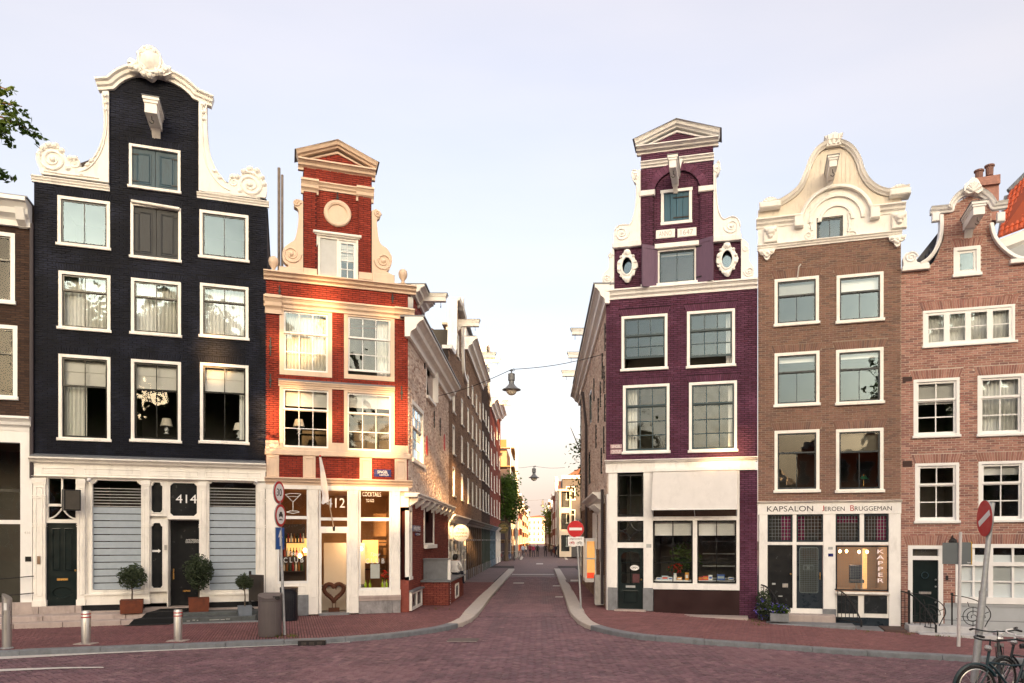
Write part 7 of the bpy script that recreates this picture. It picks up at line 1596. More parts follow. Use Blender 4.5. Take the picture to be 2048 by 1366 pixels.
V = []; prof = [(.42,zP+.06),(-.16,zP+.055),(-.16,zP+.012),(-.735,zP+.012),(-.738,.15),(-1.115,.148),(-1.118,.012),(-1.45,.010)]
for i, (y, z) in enumerate(prof): k = i/7; V += [(ru(330)+(ru(264)-ru(330))*k,y,z),(ru(392)+(ru(352)-ru(392))*k,y,z)]
MB().add(V,[(2*i,2*i+1,2*i+3,2*i+2) for i in range(7)]).build('carpet', mat('black_carpet', (.008,.009,.011), .95, .3, 60, .3, 120), cp)
# foliage
LEAF = {}
def leaf_mat(name, cols, trans=.35):
    if name in MATS: return MATS[name]
    m = mat(name, (1,1,1), .55, .2, 3, stops=cols, spec=.3); t = m.node_tree; b = t.nodes['Principled BSDF']
    out = t.nodes['Material Output']; tr = t.nodes.new('ShaderNodeBsdfTranslucent'); mx = t.nodes.new('ShaderNodeMixShader'); mx.inputs[0].default_value = trans
    src = b.inputs['Base Color'].links[0].from_socket; t.links.new(src, tr.inputs[0]); t.links.new(b.outputs[0], mx.inputs[1]); t.links.new(tr.outputs[0], mx.inputs[2]); t.links.new(mx.outputs[0], out.inputs[0]); return m
OLIVE = leaf_mat('olive_leaf', [(.035,.055,.028),(.060,.085,.045),(.09,.115,.07)]); ELM = leaf_mat('elm_leaf', [(.035,.075,.012),(.060,.120,.020),(.09,.15,.03)], .45)
YELLOWGREEN = leaf_mat('yellow_green_leaf', [(.10,.16,.02),(.16,.20,.03),(.07,.12,.02)], .45)  # yellower, paler green than the elm leaves
class Leaves(MB):
    def __init__(s): super().__init__(); s.parts = []
def leaves(mb, c, r, n, size, rnd, shell=.35, gaps=None, lump=.25):
    """leaf-sized diamonds spread through a lumpy ellipsoid"""
    g = np.random.default_rng(rnd.randrange(1<<30)); nrm = lambda a: a/np.linalg.norm(a, axis=1, keepdims=True)
    L = nrm(g.normal(size=(9,3))); d = nrm(g.normal(size=(n,3))); k = 1+lump*((d@L.T).max(1)-.62)*1.8
    q = (shell+(1-shell)*g.random(n)**.6)*k; p = np.array(tuple(c))+d*np.array(tuple(r))*q[:,None]
    a = nrm(g.normal(size=(n,3))*np.array((1,1,.6))); b = nrm(np.cross(a, g.normal(size=(n,3)))); s = (size*g.uniform(.7,1.3,n))[:,None]
    if gaps is not None:
        base, G, R, S = gaps; w = p+base; ok = np.ones(n, bool)
        for gg, rr in zip(G, R): e = w-gg; e = e-np.outer(e@S, S); ok &= np.linalg.norm(e, axis=1) > rr
        p, a, b, s = p[ok], a[ok], b[ok], s[ok]
    V = np.stack([p-a*s, p+b*s*.45, p+a*s, p-b*s*.45], 1).reshape(-1,3); i0 = len(mb.v)
    mb.v.extend(map(tuple, V.tolist())); m = len(p); mb.f.extend((i0+4*i,i0+4*i+1,i0+4*i+2,i0+4*i+3) for i in range(m)); mb.m.extend([0]*m)
def fast_build(mb, name, m, parent):
    me = bpy.data.meshes.new(name); me.from_pydata(mb.v, [], mb.f); me.materials.append(m); o = bpy.data.objects.new(name, me); COL.objects.link(o); o.parent = parent; return o
CORTEN = mat('rusty_corten', (.14,.038,.018), .75, .35, 7, .2, 40, dirt=.3); GREYBOX = mat('grey_planter', (.15,.18,.22), .6, .15, 6)
def topiary(label, u, y, z, w, h, stem, cr, m, seed, n=1500, group='potted olive trees'):
    t = thing('potted_olive_tree', label, 'potted tree', fD.world(u,y,z), fD.a+.12, group); rnd = random.Random(seed)
    a = w/2; bx = MB().add([(-a,-a,0),(a,-a,0),(a,a,0),(-a,a,0),(-a*1.06,-a*1.06,h),(a*1.06,-a*1.06,h),(a*1.06,a*1.06,h),(-a*1.06,a*1.06,h)],[(0,3,2,1),(0,1,5,4),(1,2,6,5),(2,3,7,6),(3,0,4,7)]); bx.build('planter', m, t)
    MB().box(-a*.98,a*.98,-a*.98,a*.98,h-.05,h-.03).build('soil', ASPH, t)
    MB().tube([(0,0,h-.05),(.01,.01,h+stem*.5),(-.01,0,h+stem),(.02,0,h+stem+cr[2])],[.02,.017,.015,.008],6).build('trunk', mat('bark', (.10,.075,.055), .9, .3, 20, .3, 40), t)
    mb = MB(); leaves(mb,(0,0,h+stem+cr[2]*.8),cr,n,.042,rnd,.2,None,.6)
    for _ in range(22):
        d = Vector((rnd.gauss(0,1),rnd.gauss(0,1),abs(rnd.gauss(.4,.6)))).normalized(); leaves(mb,(d.x*cr[0]*.95,d.y*cr[1]*.95,h+stem+cr[2]*(.8+d.z*.95)),(.09,.09,.12),26,.035,rnd,.0)
    fast_build(mb,'crown',OLIVE,t); return t
topiary('potted olive tree in rusty box left of the black carpet', ru(271), -.52, zP, .52, .36, .42, (.30,.30,.27), CORTEN, 1)
topiary('taller potted olive tree in rusty box right of the black carpet', ru(401), -.45, .26, .50, .38, .38, (.31,.31,.40), CORTEN, 2, 2200)
topiary('small potted tree in grey box on the dark steps', ru(493), -.98, .16, .34, .26, .50, (.17,.17,.17), GREYBOX, 3, 700)
# menu easel beside the shop
ez = thing('menu_board', 'dark leaning display board behind the small potted tree', 'board', fD.world(ru(514),-.55,.26), fD.a-.9)
MB().box(-.3,.3,-.03,.03,.25,1.0).build('panel', mat('dark_bronze_board', (.05,.042,.038), .5), ez); MB().tube([(-.28,0,0),(-.28,0,1.1)],.035,8).build('post', IRON, ez); MB().lathe([(.12,0),(.10,.04),(.04,.08)],(-.28,0,0),12).build('foot', IRON, ez)
# bollards
REDRING = mat('red_reflector', (.45,.03,.03), .4)
def bollard(label, px, py, hgt, r, group='steel bollards along the left kerb'):
    p = ground_pt(px,py); t = thing('bollard', label, 'bollard', p, 0, group)
    MB().lathe([(r,0),(r,hgt-.02),(r*.9,hgt),(.01,hgt+.004)],n=20).build('post', STEEL, t, smooth=True)
    for z in (hgt-.08,hgt-.15): MB().lathe([(r+.002,z),(r+.004,z+.005),(r+.004,z+.02),(r+.002,z+.025)],n=20).build('red_ring', REDRING, t)
    MB().box(-.2,.2,-.14,.14,.002,.018).build('foot_plate', PALESTONE, t); return t
bollard('steel bollard with red rings left, before the stone steps', 172, 1288, .72, .092); bollard('steel bollard with red rings in front of the black carpet', 356, 1282, .70, .088)
p = ground_pt(14,1297); t = thing('charging_post', 'tall steel charging post with sloped top at the left edge', 'post', p)
V = [(.09*cos(a),.09*sin(a),z if z < 1 else 1.08-.7*.09*cos(a)) for z in (0,1.1) for a in [2*pi*i/16 for i in range(16)]]; MB().add(V,[(i,(i+1)%16,16+(i+1)%16,16+i) for i in range(16)]+[tuple(range(16,32))]).build('body', STEEL, t, smooth=True); MB().box(.0,.06,-.096,-.088,.8,.95).build('label_plate', WHITE, t); MB().lathe([(.095,.02),(.12,0),(.12,.02),(.095,.03)],n=16).build('foot_ring', GALV, t)
# litter bins
def bin_(label, px, py, w, h, m, slope):
    p = ground_pt(px,py); t = thing('litter_bin', label, 'bin', p, .15); n = 24; V = []; F_ = []
    for zi, (z, k) in enumerate(((0,.94),(.05,1.0),(h*.75,1.0),(h*.82,1.0))):
        for i in range(n): a = 2*pi*i/n; V.append((w/2*k*cos(a), w/2*k*sin(a), z))
    for i in range(n): a = 2*pi*i/n; V.append((w/2*1.03*cos(a), w/2*1.03*sin(a), h*.82+.02)); 
    for i in range(n): a = 2*pi*i/n; V.append((w/2*1.03*cos(a), w/2*1.03*sin(a), h*.90+slope*(sin(a)*.5+.35*abs(cos(a)))))
    for r_ in range(5):
        for i in range(n): j = (i+1)%n; F_.append((r_*n+i,r_*n+j,(r_+1)*n+j,(r_+1)*n+i))
    F_.append(tuple(5*n+i for i in range(n))); MB().add(V,F_).build('body', m, t, smooth=True)
    for a in (-2.4,-1.9,-1.4,-.9): MB().box(w/2*cos(a)*1.0-.004,w/2*cos(a)+.004,w/2*sin(a)-.006,w/2*sin(a)+.01,.08,h*.74).build('seam', m, t)
    MB().tube([(w/2*1.0*cos(a),w/2*1.0*sin(a),h*.80) for a in [i*2*pi/24 for i in range(25)]],.012,5).build('rim', m, t); MB().box(w*.2,w*.5,-w*.42,-w*.2,h*.84,h*.9).build('slot', IRON, t); return t
bin_('grey round litter bin with sloped lid left of the sign post', 540, 1272, .52, 1.05, mat('grey_brown_plastic', (.115,.098,.100), .5, .08, 5), .10)
bin_('black litter bin against the red house front', 578, 1241, .48, 1.02, mat('black_plastic', (.012,.014,.02), .35, .2, 5), .03)
# traffic signs
RED = mat('sign_red', (.50,.012,.018), .35, .05, 10); SBLUE = mat('sign_blue', (.012,.10,.38), .35, .05, 10); SWHITE = mat('sign_white', (.80,.80,.80), .35, .04, 10); SGREY = mat('sign_back_grey', (.30,.32,.33), .5, .1, 6)
def pole(t, path, r, n=10, m=None): return MB().tube(path, r, n).build('pole', m or GALV, t, smooth=True)
p = ground_pt(569,1270); t = thing('speed_sign_post', 'leaning pole with 30 speed limit, no-motor-vehicle and one-way signs', 'sign', p)
top = at(557,962,p.y)-p; pole(t,[(0,0,0),tuple(top*.42),tuple(top)],[.035,.034,.026])
yaw = radians(83)
def face(t, c, yaw): e = bpy.data.objects.new('sign_face', None); return c
def sign_disc(t, c, r, yaw, kind):
    """round plate turned about the vertical by yaw"""
    def tr(o): o.location = c; o.rotation_euler = (0,0,yaw); return o
    a = tr(MB().disc((0,0),r,-.012,.012,32).build('sign_plate', SGREY, t)); 
    MB().disc((0,0),r*.985,-.016,-.0125,32).build('sign_red_face', RED if kind != 'blue' else SBLUE, a)
    if kind == 'stop': MB().box(-r*.76,r*.76,-.019,-.0165,-r*.16,r*.16).build('white_bar', SWHITE, a)
    elif kind == '30': MB().disc((0,0),r*.76,-.019,-.0165,32).build('white_field', SWHITE, a); lettering(a,'30',-r*.5,r*.4,-r*.32,r*.32,-.0195,LB)
    elif kind == 'car':
        MB().disc((0,0),r*.76,-.019,-.0165,32).build('white_field', SWHITE, a); k = r
        MB().prism([(-.36*k,-.1*k),(.36*k,-.1*k),(.36*k,.1*k),(.24*k,.14*k),(.18*k,.32*k),(-.18*k,.32*k),(-.24*k,.14*k),(-.36*k,.1*k)],-.0215,-.0195).box(-.34*k,-.22*k,-.0215,-.0195,-.18*k,-.10*k).box(.22*k,.34*k,-.0215,-.0195,-.18*k,-.10*k).build('car_symbol', LB, a)
        MB().prism([(-.34*k,-.42*k),(.34*k,-.42*k),(.2*k,-.28*k),(.1*k,-.36*k),(-.2*k,-.28*k)],-.0215,-.0195).build('motorcycle_symbol', LB, a)
    return a
sign_disc(t,(top.x*.93+.01,-.04,at(561,985,p.y).z),.27,yaw,'30'); sign_disc(t,(top.x*.85+.03,-.04,at(563,1031,p.y).z),.27,yaw,'car')
zc = at(565,1077,p.y).z; b = MB().box(-.21,.21,-.012,.012,-.26,.26).build('direction_plate', SGREY, t); b.location = (top.x*.70+.0,-.05,zc); b.rotation_euler = (0,0,yaw)
MB().box(-.205,.205,-.016,-.0125,-.255,.255).build('blue_face', SBLUE, b); MB().prism([(-.03,-.18),(.03,-.18),(.03,.04),(.11,.02),(0,.2),(-.11,.02),(-.03,.04)],-.019,-.0165).build('arrow', SWHITE, b)
# no entry sign at the street mouth
p = ground_pt(1162,1217); t = thing('no_entry_sign', 'round red no entry sign with cycle exemption plate at street mouth', 'sign', p)
top = at(1152,1040,p.y)-p; pole(t,[(0,0,0),tuple(top)],[.034,.03])
sc_c = at(1151,1058,p.y)-p; sign_disc(t,(sc_c.x,-.05,sc_c.z),.275,radians(4),'stop')
q = at(1151.5,1082.5,p.y)-p; a = MB().box(-.265,.265,-.012,.012,-.155,.155).build('sub_plate', SGREY, t); a.location = (q.x,-.05,q.z); MB().box(-.26,.26,-.016,-.0125,-.15,.15).build('white_face', SWHITE, a); lettering(a,'uitgezonderd',-.2,.2,.04,.11,-.0165,LB)
for cx in (-.12,.12):
    mb = MB()
    for dx in (-.05,.05): mb.mould(arc((cx+dx,-.06),.04,.04,0,2*pi,14)[:-1],[(0,.0165),(0,.019),(.012,.019),(.012,.0165)],True)
    mb.tube([(cx-.05,-.018,-.06),(cx,-.018,-.01),(cx+.04,-.018,-.01),(cx+.05,-.018,-.06),(cx-.01,-.018,-.06),(cx,-.018,-.01)],.006,4).build('bicycle_symbol', LB if cx > 0 else RED, a)
# leaning no entry sign near the bicycles
Z0 = 12.9; p = at(1948,1380,Z0); t = thing('no_entry_sign', 'leaning galvanised pole with weathered no entry sign above the bicycles', 'sign', (p.x,p.y,gz(p.x)))
o = Vector((p.x,p.y,gz(p.x))); kq = at(1966,1185,Z0)-o; top = at(1985,1005,Z0)-o
pole(t,[(0,0,0),tuple(kq)],[.062,.058]); pole(t,[tuple(kq),tuple(top)],[.045,.042]); MB().tube([tuple(kq-Vector((0,0,.05))),tuple(kq+Vector((0,0,.03)))],[.066,.062],12).build('collar', GALV, t)
c = at(1979,1037,Z0)-o; s_ = sign_disc(t,(c.x-.085,-.02,c.z),.315,radians(-91),'stop'); s_.rotation_euler = (0,radians(-24),radians(-99))
# thin post with two grey cabinets seen from behind
p = ground_pt(1917,1293); t = thing('ticket_post', 'thin post carrying two grey sign boxes with a yellow edge', 'sign', p); top = at(1921,1064,p.y)-p; pole(t,[(0,0,0),tuple(top)],[.042,.036], m=mat('pale_post', (.55,.53,.53), .5, .06, 8))
GBX = mat('grey_cabinet', (.13,.15,.16), .5, .08, 5); YEL = mat('yellow_edge', (.60,.36,.02), .5)
a = MB().box(-.33,.0,-.03,.03,-.26,.26).build('sign_box', GBX, t); q = at(1920,1107,p.y)-p; a.location = (q.x-.02,.06,q.z); a.rotation_euler = (0,0,radians(-28))
a = MB().box(.0,.40,-.03,.03,-.27,.27).build('sign_box', GBX, t); a.location = (q.x,.05,q.z); a.rotation_euler = (0,0,radians(24)); MB().box(.40,.425,-.035,.035,-.28,.28).build('yellow_edge', YEL, a); lettering(a,'Totem',.25,.37,-.24,-.21,-.031,SWHITE)
# ------------------------------------------------------------------ railings by the doors
def railing(label, f, u, out, h0, hz, z0, mirror, spiral=False, bars=4):
    """wrought iron stair rail curving down and outwards from the wall"""
    t = thing('iron_railing', label, 'railing', f.world(u,0,z0), f.a+radians(34), 'iron stair railings'); mb = MB()
    path = [(0,-out*s,hz-(hz-h0)*(s**2.2)) for s in [i/14 for i in range(15)]]
    MB().tube(path,.022,7).build('handrail', IRON, t); MB().tube([(0,-.03,0),(0,-.03,hz+.03)],.02,6).build('newel', IRON, t); MB().add(*dome((0,hz+.05),.035,-.0,.05)).build('knob', IRON, t)
    MB().tube([(0,-out,0),(0,-out,h0+.02)],.03,6).build('newel', IRON, t); MB().tube([(0,-.03,.12),(0,-out,.12)],.014,5).build('lower_rail', IRON, t)
    for i in range(bars):
        s = (i+1)/(bars+1); MB().tube([(0,-out*s,.12),(0,-out*s,hz-(hz-h0)*(s**2.2))],.011,5).build('bar', IRON, t)
    return t
gk = lambda f, u: gz(f.world(u,-.5,0).x)
fKx = fK
for lab, f, px, out, h0, hz, dz in (('iron stair railing with blue flowers between the purple and brown houses',fK,1521,1.15,.15,1.0,0),('iron stair railing between the hairdresser doors and its window',fK,1668,1.15,.15,1.0,0),
        ('iron railing at the corner of the brown and rose houses',fB,1800,1.3,.2,1.05,0)):
    u = f.u(px); railing(lab,f,u,out,h0,hz,gk(f,u)+.04,False,bars=6)
def spiral_rail(label, px, flip):
    f = fB; u = f.u(px); t = thing('iron_railing', label, 'railing', f.world(u,-.35,gk(f,u)+.05), f.a-radians(24), 'iron stair railings')
    MB().tube([(0,0,0),(0,0,1.05)],.022,6).build('newel', IRON, t); MB().add(*dome((0,1.07),.045,0,.05)).build('knob', IRON, t)
    W = .95; MB().tube([(W*sin(a)*1.0,0,.10+.93*(1-(1-cos(a))*.52)) for a in [i*pi*.62/14 for i in range(15)]]+[(W*.78,0,.05),(W*.4,0,.06),(0,0,.10)],.014,6).build('hoop', IRON, t)
    c = (W*.55,.45); MB().tube([(c[0]+(.30-.27*s)*cos(s*2*pi*2.6),0,c[1]+(.30-.27*s)*sin(s*2*pi*2.6)) for s in [i/60 for i in range(61)]],.011,5).build('spiral', IRON, t)
    for a in (.4,1.9,3.3,4.9): MB().tube([(c[0]+.30*cos(a),0,c[1]+.30*sin(a)),(c[0]+.42*cos(a),0,c[1]+.44*sin(a))],.010,5).build('strut', IRON, t)
    for a in (0,1.57,3.14,4.71): MB().tube([(c[0]+.1*cos(a),0,c[1]+.1*sin(a)),(c[0]+.29*cos(a),0,c[1]+.29*sin(a))],.010,5).build('strut', IRON, t)
    return t
spiral_rail('iron railing with spiral left of the dark green door', 1813, True); spiral_rail('iron railing with spiral between the dark green door and white window', 1898, True)
# door steps of the rose house
t = thing('door_steps', 'pale stone steps before the dark green door', 'steps', (fB.x,fB.y,0), fB.a); g0 = gz(fB.world(fB.u(1850),-.5,0).x)
MB().bbox(fB.u(1808),fB.u(1960),-.75,-.062,g0-.1,fB.z(1850,1246)-.0,.015).build('step_stone', mat('pale_step', (.50,.50,.52), .7, .1, 4, dirt=.3), t); MB().bbox(fB.u(1822),fB.u(1975),-1.25,-.752,g0-.1,g0+.05,.015).build('step_stone', MATS['pale_step'], t)
t = thing('cellar_hatch', 'flat cellar hatch in the pavement before the purple house', 'hatch', (fP.x,fP.y,0), fP.a); g1 = gz(fP.world(fP.u(1425),-.5,0).x)
MB().bbox(fP.u(1370),fP.u(1495),-.85,-.15,g1-.1,g1+.035,.012).build('hatch_slab', PALESTONE, t)
t = thing('cellar_hatch', 'sloping dark cellar hatch right of the hairdresser steps', 'hatch', (fK.x,fK.y,0), fK.a); g1 = gz(fK.world(fK.u(1740),-.5,0).x)
MB().box(fK.u(1705),fK.u(1755),-1.2,-.07,g1-.1,g1+.03).build('hatch_slab', STONE, t); MB().box(fK.u(1757),fK.u(1800),-1.2,-.07,g1-.1,g1+.045).build('hatch_board', mat('dark_board', (.09,.055,.05), .8, .3, 5), t)
# flowers in front of the hairdresser
t = thing('flower_planter', 'stone trough with blue flowers beside the curved railing', 'planter', fK.world(fK.u(1557),-1.05,gk(fK,.5)+.06), fK.a); MB().bbox(-.26,.26,-.16,.16,0,.24,.015).build('trough', STONE, t)
mb = MB(); rnd = random.Random(3); leaves(mb,(0,0,.34),(.28,.18,.16),500,.045,rnd,.1); fast_build(mb,'foliage',ELM,t)
mb = MB(); leaves(mb,(0,-.05,.40),(.28,.18,.14),90,.035,rnd,.5); fast_build(mb,'blossoms',leaf_mat('blue_petal', [(.06,.06,.40),(.12,.10,.55),(.30,.28,.60)]),t)
t = thing('climbing_plant', 'leafy plant with blue flowers climbing the curved railing', 'plant', fK.world(fK.u(1527),-.5,gk(fK,.1)), fK.a); mb = MB(); leaves(mb,(0,0,.45),(.22,.42,.48),900,.05,rnd,.0); fast_build(mb,'foliage',OLIVE,t)
mb = MB(); leaves(mb,(0,-.15,.35),(.24,.35,.35),60,.05,rnd,.6); fast_build(mb,'blossoms',MATS['blue_petal'],t); MB().tube([(0,0,0),(.02,.05,.6)],.02).build('stem', MATS['bark'], t)
# weeds along kerbs and walls
wd = MB(); rnd = random.Random(9)
for px, py, n in ((535,1273,26),(585,1273,30),(560,1274,20),(1815,1269,24),(1890,1272,40),(1930,1274,30),(1513,1244,26),(1523,1250,20),(1735,1264,16),(900,1200,20),(875,1218,16),(930,1165,14),(948,1152,12),(1500,1240,12),(1975,1275,20)):
    for _ in range(n):
        q = ground_pt(px+rnd.gauss(0,9),py+rnd.gauss(0,1.2)); a = rnd.random()*6.28; s = rnd.uniform(.03,.09); i = len(wd.v); wd.v += [(q.x-.012*cos(a),q.y-.012*sin(a),q.z),(q.x+.012*cos(a),q.y+.012*sin(a),q.z),(q.x+s*.5*sin(a),q.y-s*.5*cos(a),q.z+s)]; wd.f.append((i,i+1,i+2)); wd.m.append(0)
o = fast_build(wd,'weeds',leaf_mat('weed_leaf', [(.06,.09,.02),(.14,.15,.04),(.20,.16,.06)]),None); o['kind'] = 'stuff'; o['label'] = 'small weeds growing in the joints along kerbs and walls'
# litter and fallen leaves
lt = MB()
for _ in range(240):
    px, py = rnd.uniform(0,2000), rnd.uniform(1262,1360); q = ground_pt(px,py,ROADZ+.006 if py > 1300 else .006); a = rnd.random()*6.28; s = rnd.uniform(.010,.028); i = len(lt.v)
    lt.v += [(q.x-s*cos(a),q.y-s*sin(a),q.z+.002),(q.x+s*.4*sin(a),q.y-s*.4*cos(a),q.z+.004),(q.x+s*cos(a),q.y+s*sin(a),q.z+.008),(q.x-s*.4*sin(a),q.y+s*.4*cos(a),q.z+.003)]; lt.f.append((i,i+1,i+2,i+3)); lt.m.append(0)
o = fast_build(lt,'fallen_leaves',mat('dry_leaf', (1,1,1), .8, .2, 5, stops=[(.30,.22,.16),(.45,.40,.36),(.16,.10,.06)]),None); o['kind'] = 'stuff'; o['label'] = 'scattered fallen leaves and scraps on the paving'
# gully in the kerb
p = ground_pt(624,1281); t = tag(MB().box(-.30,.30,-.02,.10,-.12,-.005).build('street_gully', IRON), 'iron gully inlet set in the left kerb', 'drain'); t.location = (p.x,p.y-.015,p.z+.004)
t.rotation_euler = (0,0,.13)
for k in (-1,0,1): MB().box(k*.17-.055,k*.17+.055,-.026,-.019,-.10,-.03).build('inlet', ASPH, t)
# flag on the bar front
base = Vector(fR.world(*[fR.uz(668,1058)[0],-.02,fR.uz(668,1058)[1]])); uz_ = fR.uz(640,912,1.15); tip = fR.world(uz_[0],-1.15,uz_[1]); t = thing('furled_flag', 'furled white flag on a slanted pole over the bar door', 'flag', base); d = tip-base
MB().tube([(0,0,0),tuple(d)],.017,7).build('flag_pole', mat('pale_wood_pole', (.60,.48,.34), .6), t); MB().lathe([(.035,-.06),(.04,0),(.035,.08)],(0,-.02,0),8).build('pole_socket', IRON, t); MB().add(*dome((d.x,d.z),.035,d.y,.04)).build('pole_knob', RED, t)
V = []; n = 14; mats_ = [0]
for i in range(n+1):
    s = i/n; c = d*(1-.03-.02*s)-Vector((0,0,.03+1.05*s)); w = .03+.10*s*(1-.25*s)
    c = d.lerp(d*.60, min(1,s*1.15)); c = Vector((c.x,c.y,d.z-1.32*s)); 
    for k in range(8): a = 2*pi*k/8; V.append((c.x+w*cos(a)*(1+.3*sin(3*a+s*4)),c.y+w*.6*sin(a),c.z-.04*sin(a*2)))
MB().add(V,[(i*8+k,i*8+(k+1)%8,(i+1)*8+(k+1)%8,(i+1)*8+k) for i in range(n) for k in range(8)]).build('flag_cloth', mat('white_flag_cloth', (.78,.76,.78), .85, .08, 6), t, smooth=True)
# ------------------------------------------------------------------ shop displays
t = thing('wicker_heart', 'brown wicker heart on a small stand in the bar doorway', 'ornament', fR.world(fR.u(668,-.35),.35,.06), fR.a)
hp = []
for i in range(41): a = 2*pi*i/40; hp.append((.29*(16*sin(a)**3)/16, 0, .62+.26*(13*cos(a)-5*cos(2*a)-2*cos(3*a)-cos(4*a))/14))
WK = mat('wicker', (.09,.032,.018), .8, .5, 30, .8, 60); MB().tube(hp,.065,9).build('heart', WK, t, smooth=True); rnd = random.Random(2)
mb = MB()
for i in range(0,40): q = hp[i]; a = rnd.random()*6; mb.tube([(q[0]+.07*cos(a+j),q[1]+.07*sin(a+j),q[2]+(j-1.5)*.03) for j in (0,1,2,3)],.009,4)
mb.build('twigs', WK, t); MB().tube([(-.05,0,.12),(-.05,0,.36)],.012).tube([(.05,0,.12),(.05,0,.36)],.012).build('rods', WK, t); MB().box(-.16,.16,-.08,.08,0,.12).build('base', WK, t)
GRN = mat('lime_bottle', (.42,.60,.02), .3)
sz = fR.z(750,1174)
labs = ['first lime green bottle from the left in the bar window','second lime green bottle from the left in the bar window','third lime green bottle from the left in the bar window','rightmost lime green bottle in the bar window']
for i, px in enumerate((731,740,765,773)):
    b = tag(MB().lathe([(.035,0),(.04,.02),(.04,.14),(.015,.19),(.015,.25),(.02,.26)],n=10).build('bottle', GRN, smooth=True), labs[i], 'bottle', 'lime bottles in the bar window'); b.location = fR.world(fR.u(px,-.12),.12,sz-.05)
R.part('window_shelf', MB().box(fR.u(718),fR.u(782),.05,.4,sz-.10,sz-.055), WHITE)
b = tag(MB().box(-.14,.14,0,.006,0,.44).build('paper_notice', WHITE), 'white paper notice taped inside the bar window', 'notice'); b.location = fR.world(fR.u(750.5),.05,fR.z(750,1157)); b.rotation_euler = (0,0,fR.a)
def bouquet(label, f, px, y, z, m, r, seed, vase=WHITE):
    t = thing('flower_vase', label, 'flowers', f.world(f.u(px,-y),y,z), f.a); rnd = random.Random(seed); MB().lathe([(.05,0),(.07,.08),(.05,.18),(.06,.22)],n=12).build('vase', vase, t, smooth=True)
    mb = MB(); leaves(mb,(0,0,.38),(r,r,r*.8),70,.05,rnd,.2); fast_build(mb,'petals',m,t); mb = MB(); leaves(mb,(0,0,.32),(r*.9,r*.9,r*.7),60,.05,rnd,.1); fast_build(mb,'leaves',ELM,t)
REDP = leaf_mat('red_petal', [(.55,.02,.015),(.65,.05,.02),(.45,.01,.02)])
bouquet('red flowers in a white vase in the bookshop window', fP, 1350, .3, fP.z(1350,1161), REDP, .26, 4); bouquet('red and purple flowers in the bar window', fR, 771, .3, sz-.05, REDP, .2, 5)
t = thing('indoor_plant', 'dark leafy plant inside the bookshop window', 'plant', fP.world(fP.u(1370,-.9),.9,.6), fP.a); mb = MB(); leaves(mb,(0,0,1.0),(.5,.3,.55),500,.09,random.Random(6),.1); fast_build(mb,'foliage',ELM,t); MB().lathe([(.12,0),(.16,.3)],n=10).build('pot', CORTEN, t)
rnd = random.Random(12); cols = [mat('box_'+str(i), c, .6) for i, c in enumerate(((.75,.75,.73),(.60,.10,.06),(.06,.14,.45),(.65,.30,.06),(.45,.55,.60)))]
nm = ['white','red','blue','orange','pale grey']
for px, k, w_, h_, side in ((1318,0,.16,.09,'first from the left'),(1330,4,.20,.14,'second from the left'),(1341,0,.13,.10,'left of the red flowers'),(1359,3,.16,.10,'right of the red flowers'),(1374,3,.12,.24,'at the right end of the left pane'),(1400,1,.15,.10,'at the left end of the right pane'),(1411,1,.17,.13,'second in the right pane'),(1421,0,.12,.16,'in the middle of the right pane'),(1442,2,.24,.18,'in the right pane'),(1462,0,.18,.10,'at the right end of the right pane')):
    b = thing('display_box', '%s display box %s of the bookshop window' % (nm[k], side), 'box', fP.world(fP.u(px,-.22),.22,fP.z(px,1161)+.0), fP.a, 'boxes in the bookshop window'); MB().bbox(-w_/2,w_/2,-.05,.05,0,h_,.006).build('carton', cols[k], b); MB().box(-w_/2+.02,w_/2-.02,-.052,-.05,h_*.3,h_*.7).build('printed_label', cols[(k+2)%5], b)
def table_lamp(label, f, px, py, y):
    u, z = f.uz(px,py,-y); t = thing('table_lamp', label, 'lamp', f.world(u,y,z), f.a); MB().lathe([(.08,0),(.04,.03),(.03,.06),(.07,.12),(.03,.2),(.015,.24)],n=12).build('base', WHITE, t, smooth=True); MB().lathe([(.17,.22),(.11,.44)],n=16).build('shade', mat('lampshade', (.75,.68,.58), .8), t, smooth=True)
table_lamp('white table lamp behind the middle window of the black house', fD, 333, 868, .45); table_lamp('white table lamp behind the right window of the black house', fD, 478, 876, .45); table_lamp('white table lamp on the sill of the red house', fR, 598, 868, .4)
t = thing('table_lamp', 'green desk lamp in the lower right window of the brown house', 'lamp', fK.world(fK.u(1727,-.5),.5,fK.z(1727,972,-.5)), fK.a); MB().tube([(0,0,0),(0,0,.35)],.01).build('base', BRASS, t); MB().lathe([(.16,.2),(.06,.3),(.02,.31)],n=14).build('shade', mat('green_shade', (.01,.10,.05), .4), t, smooth=True)
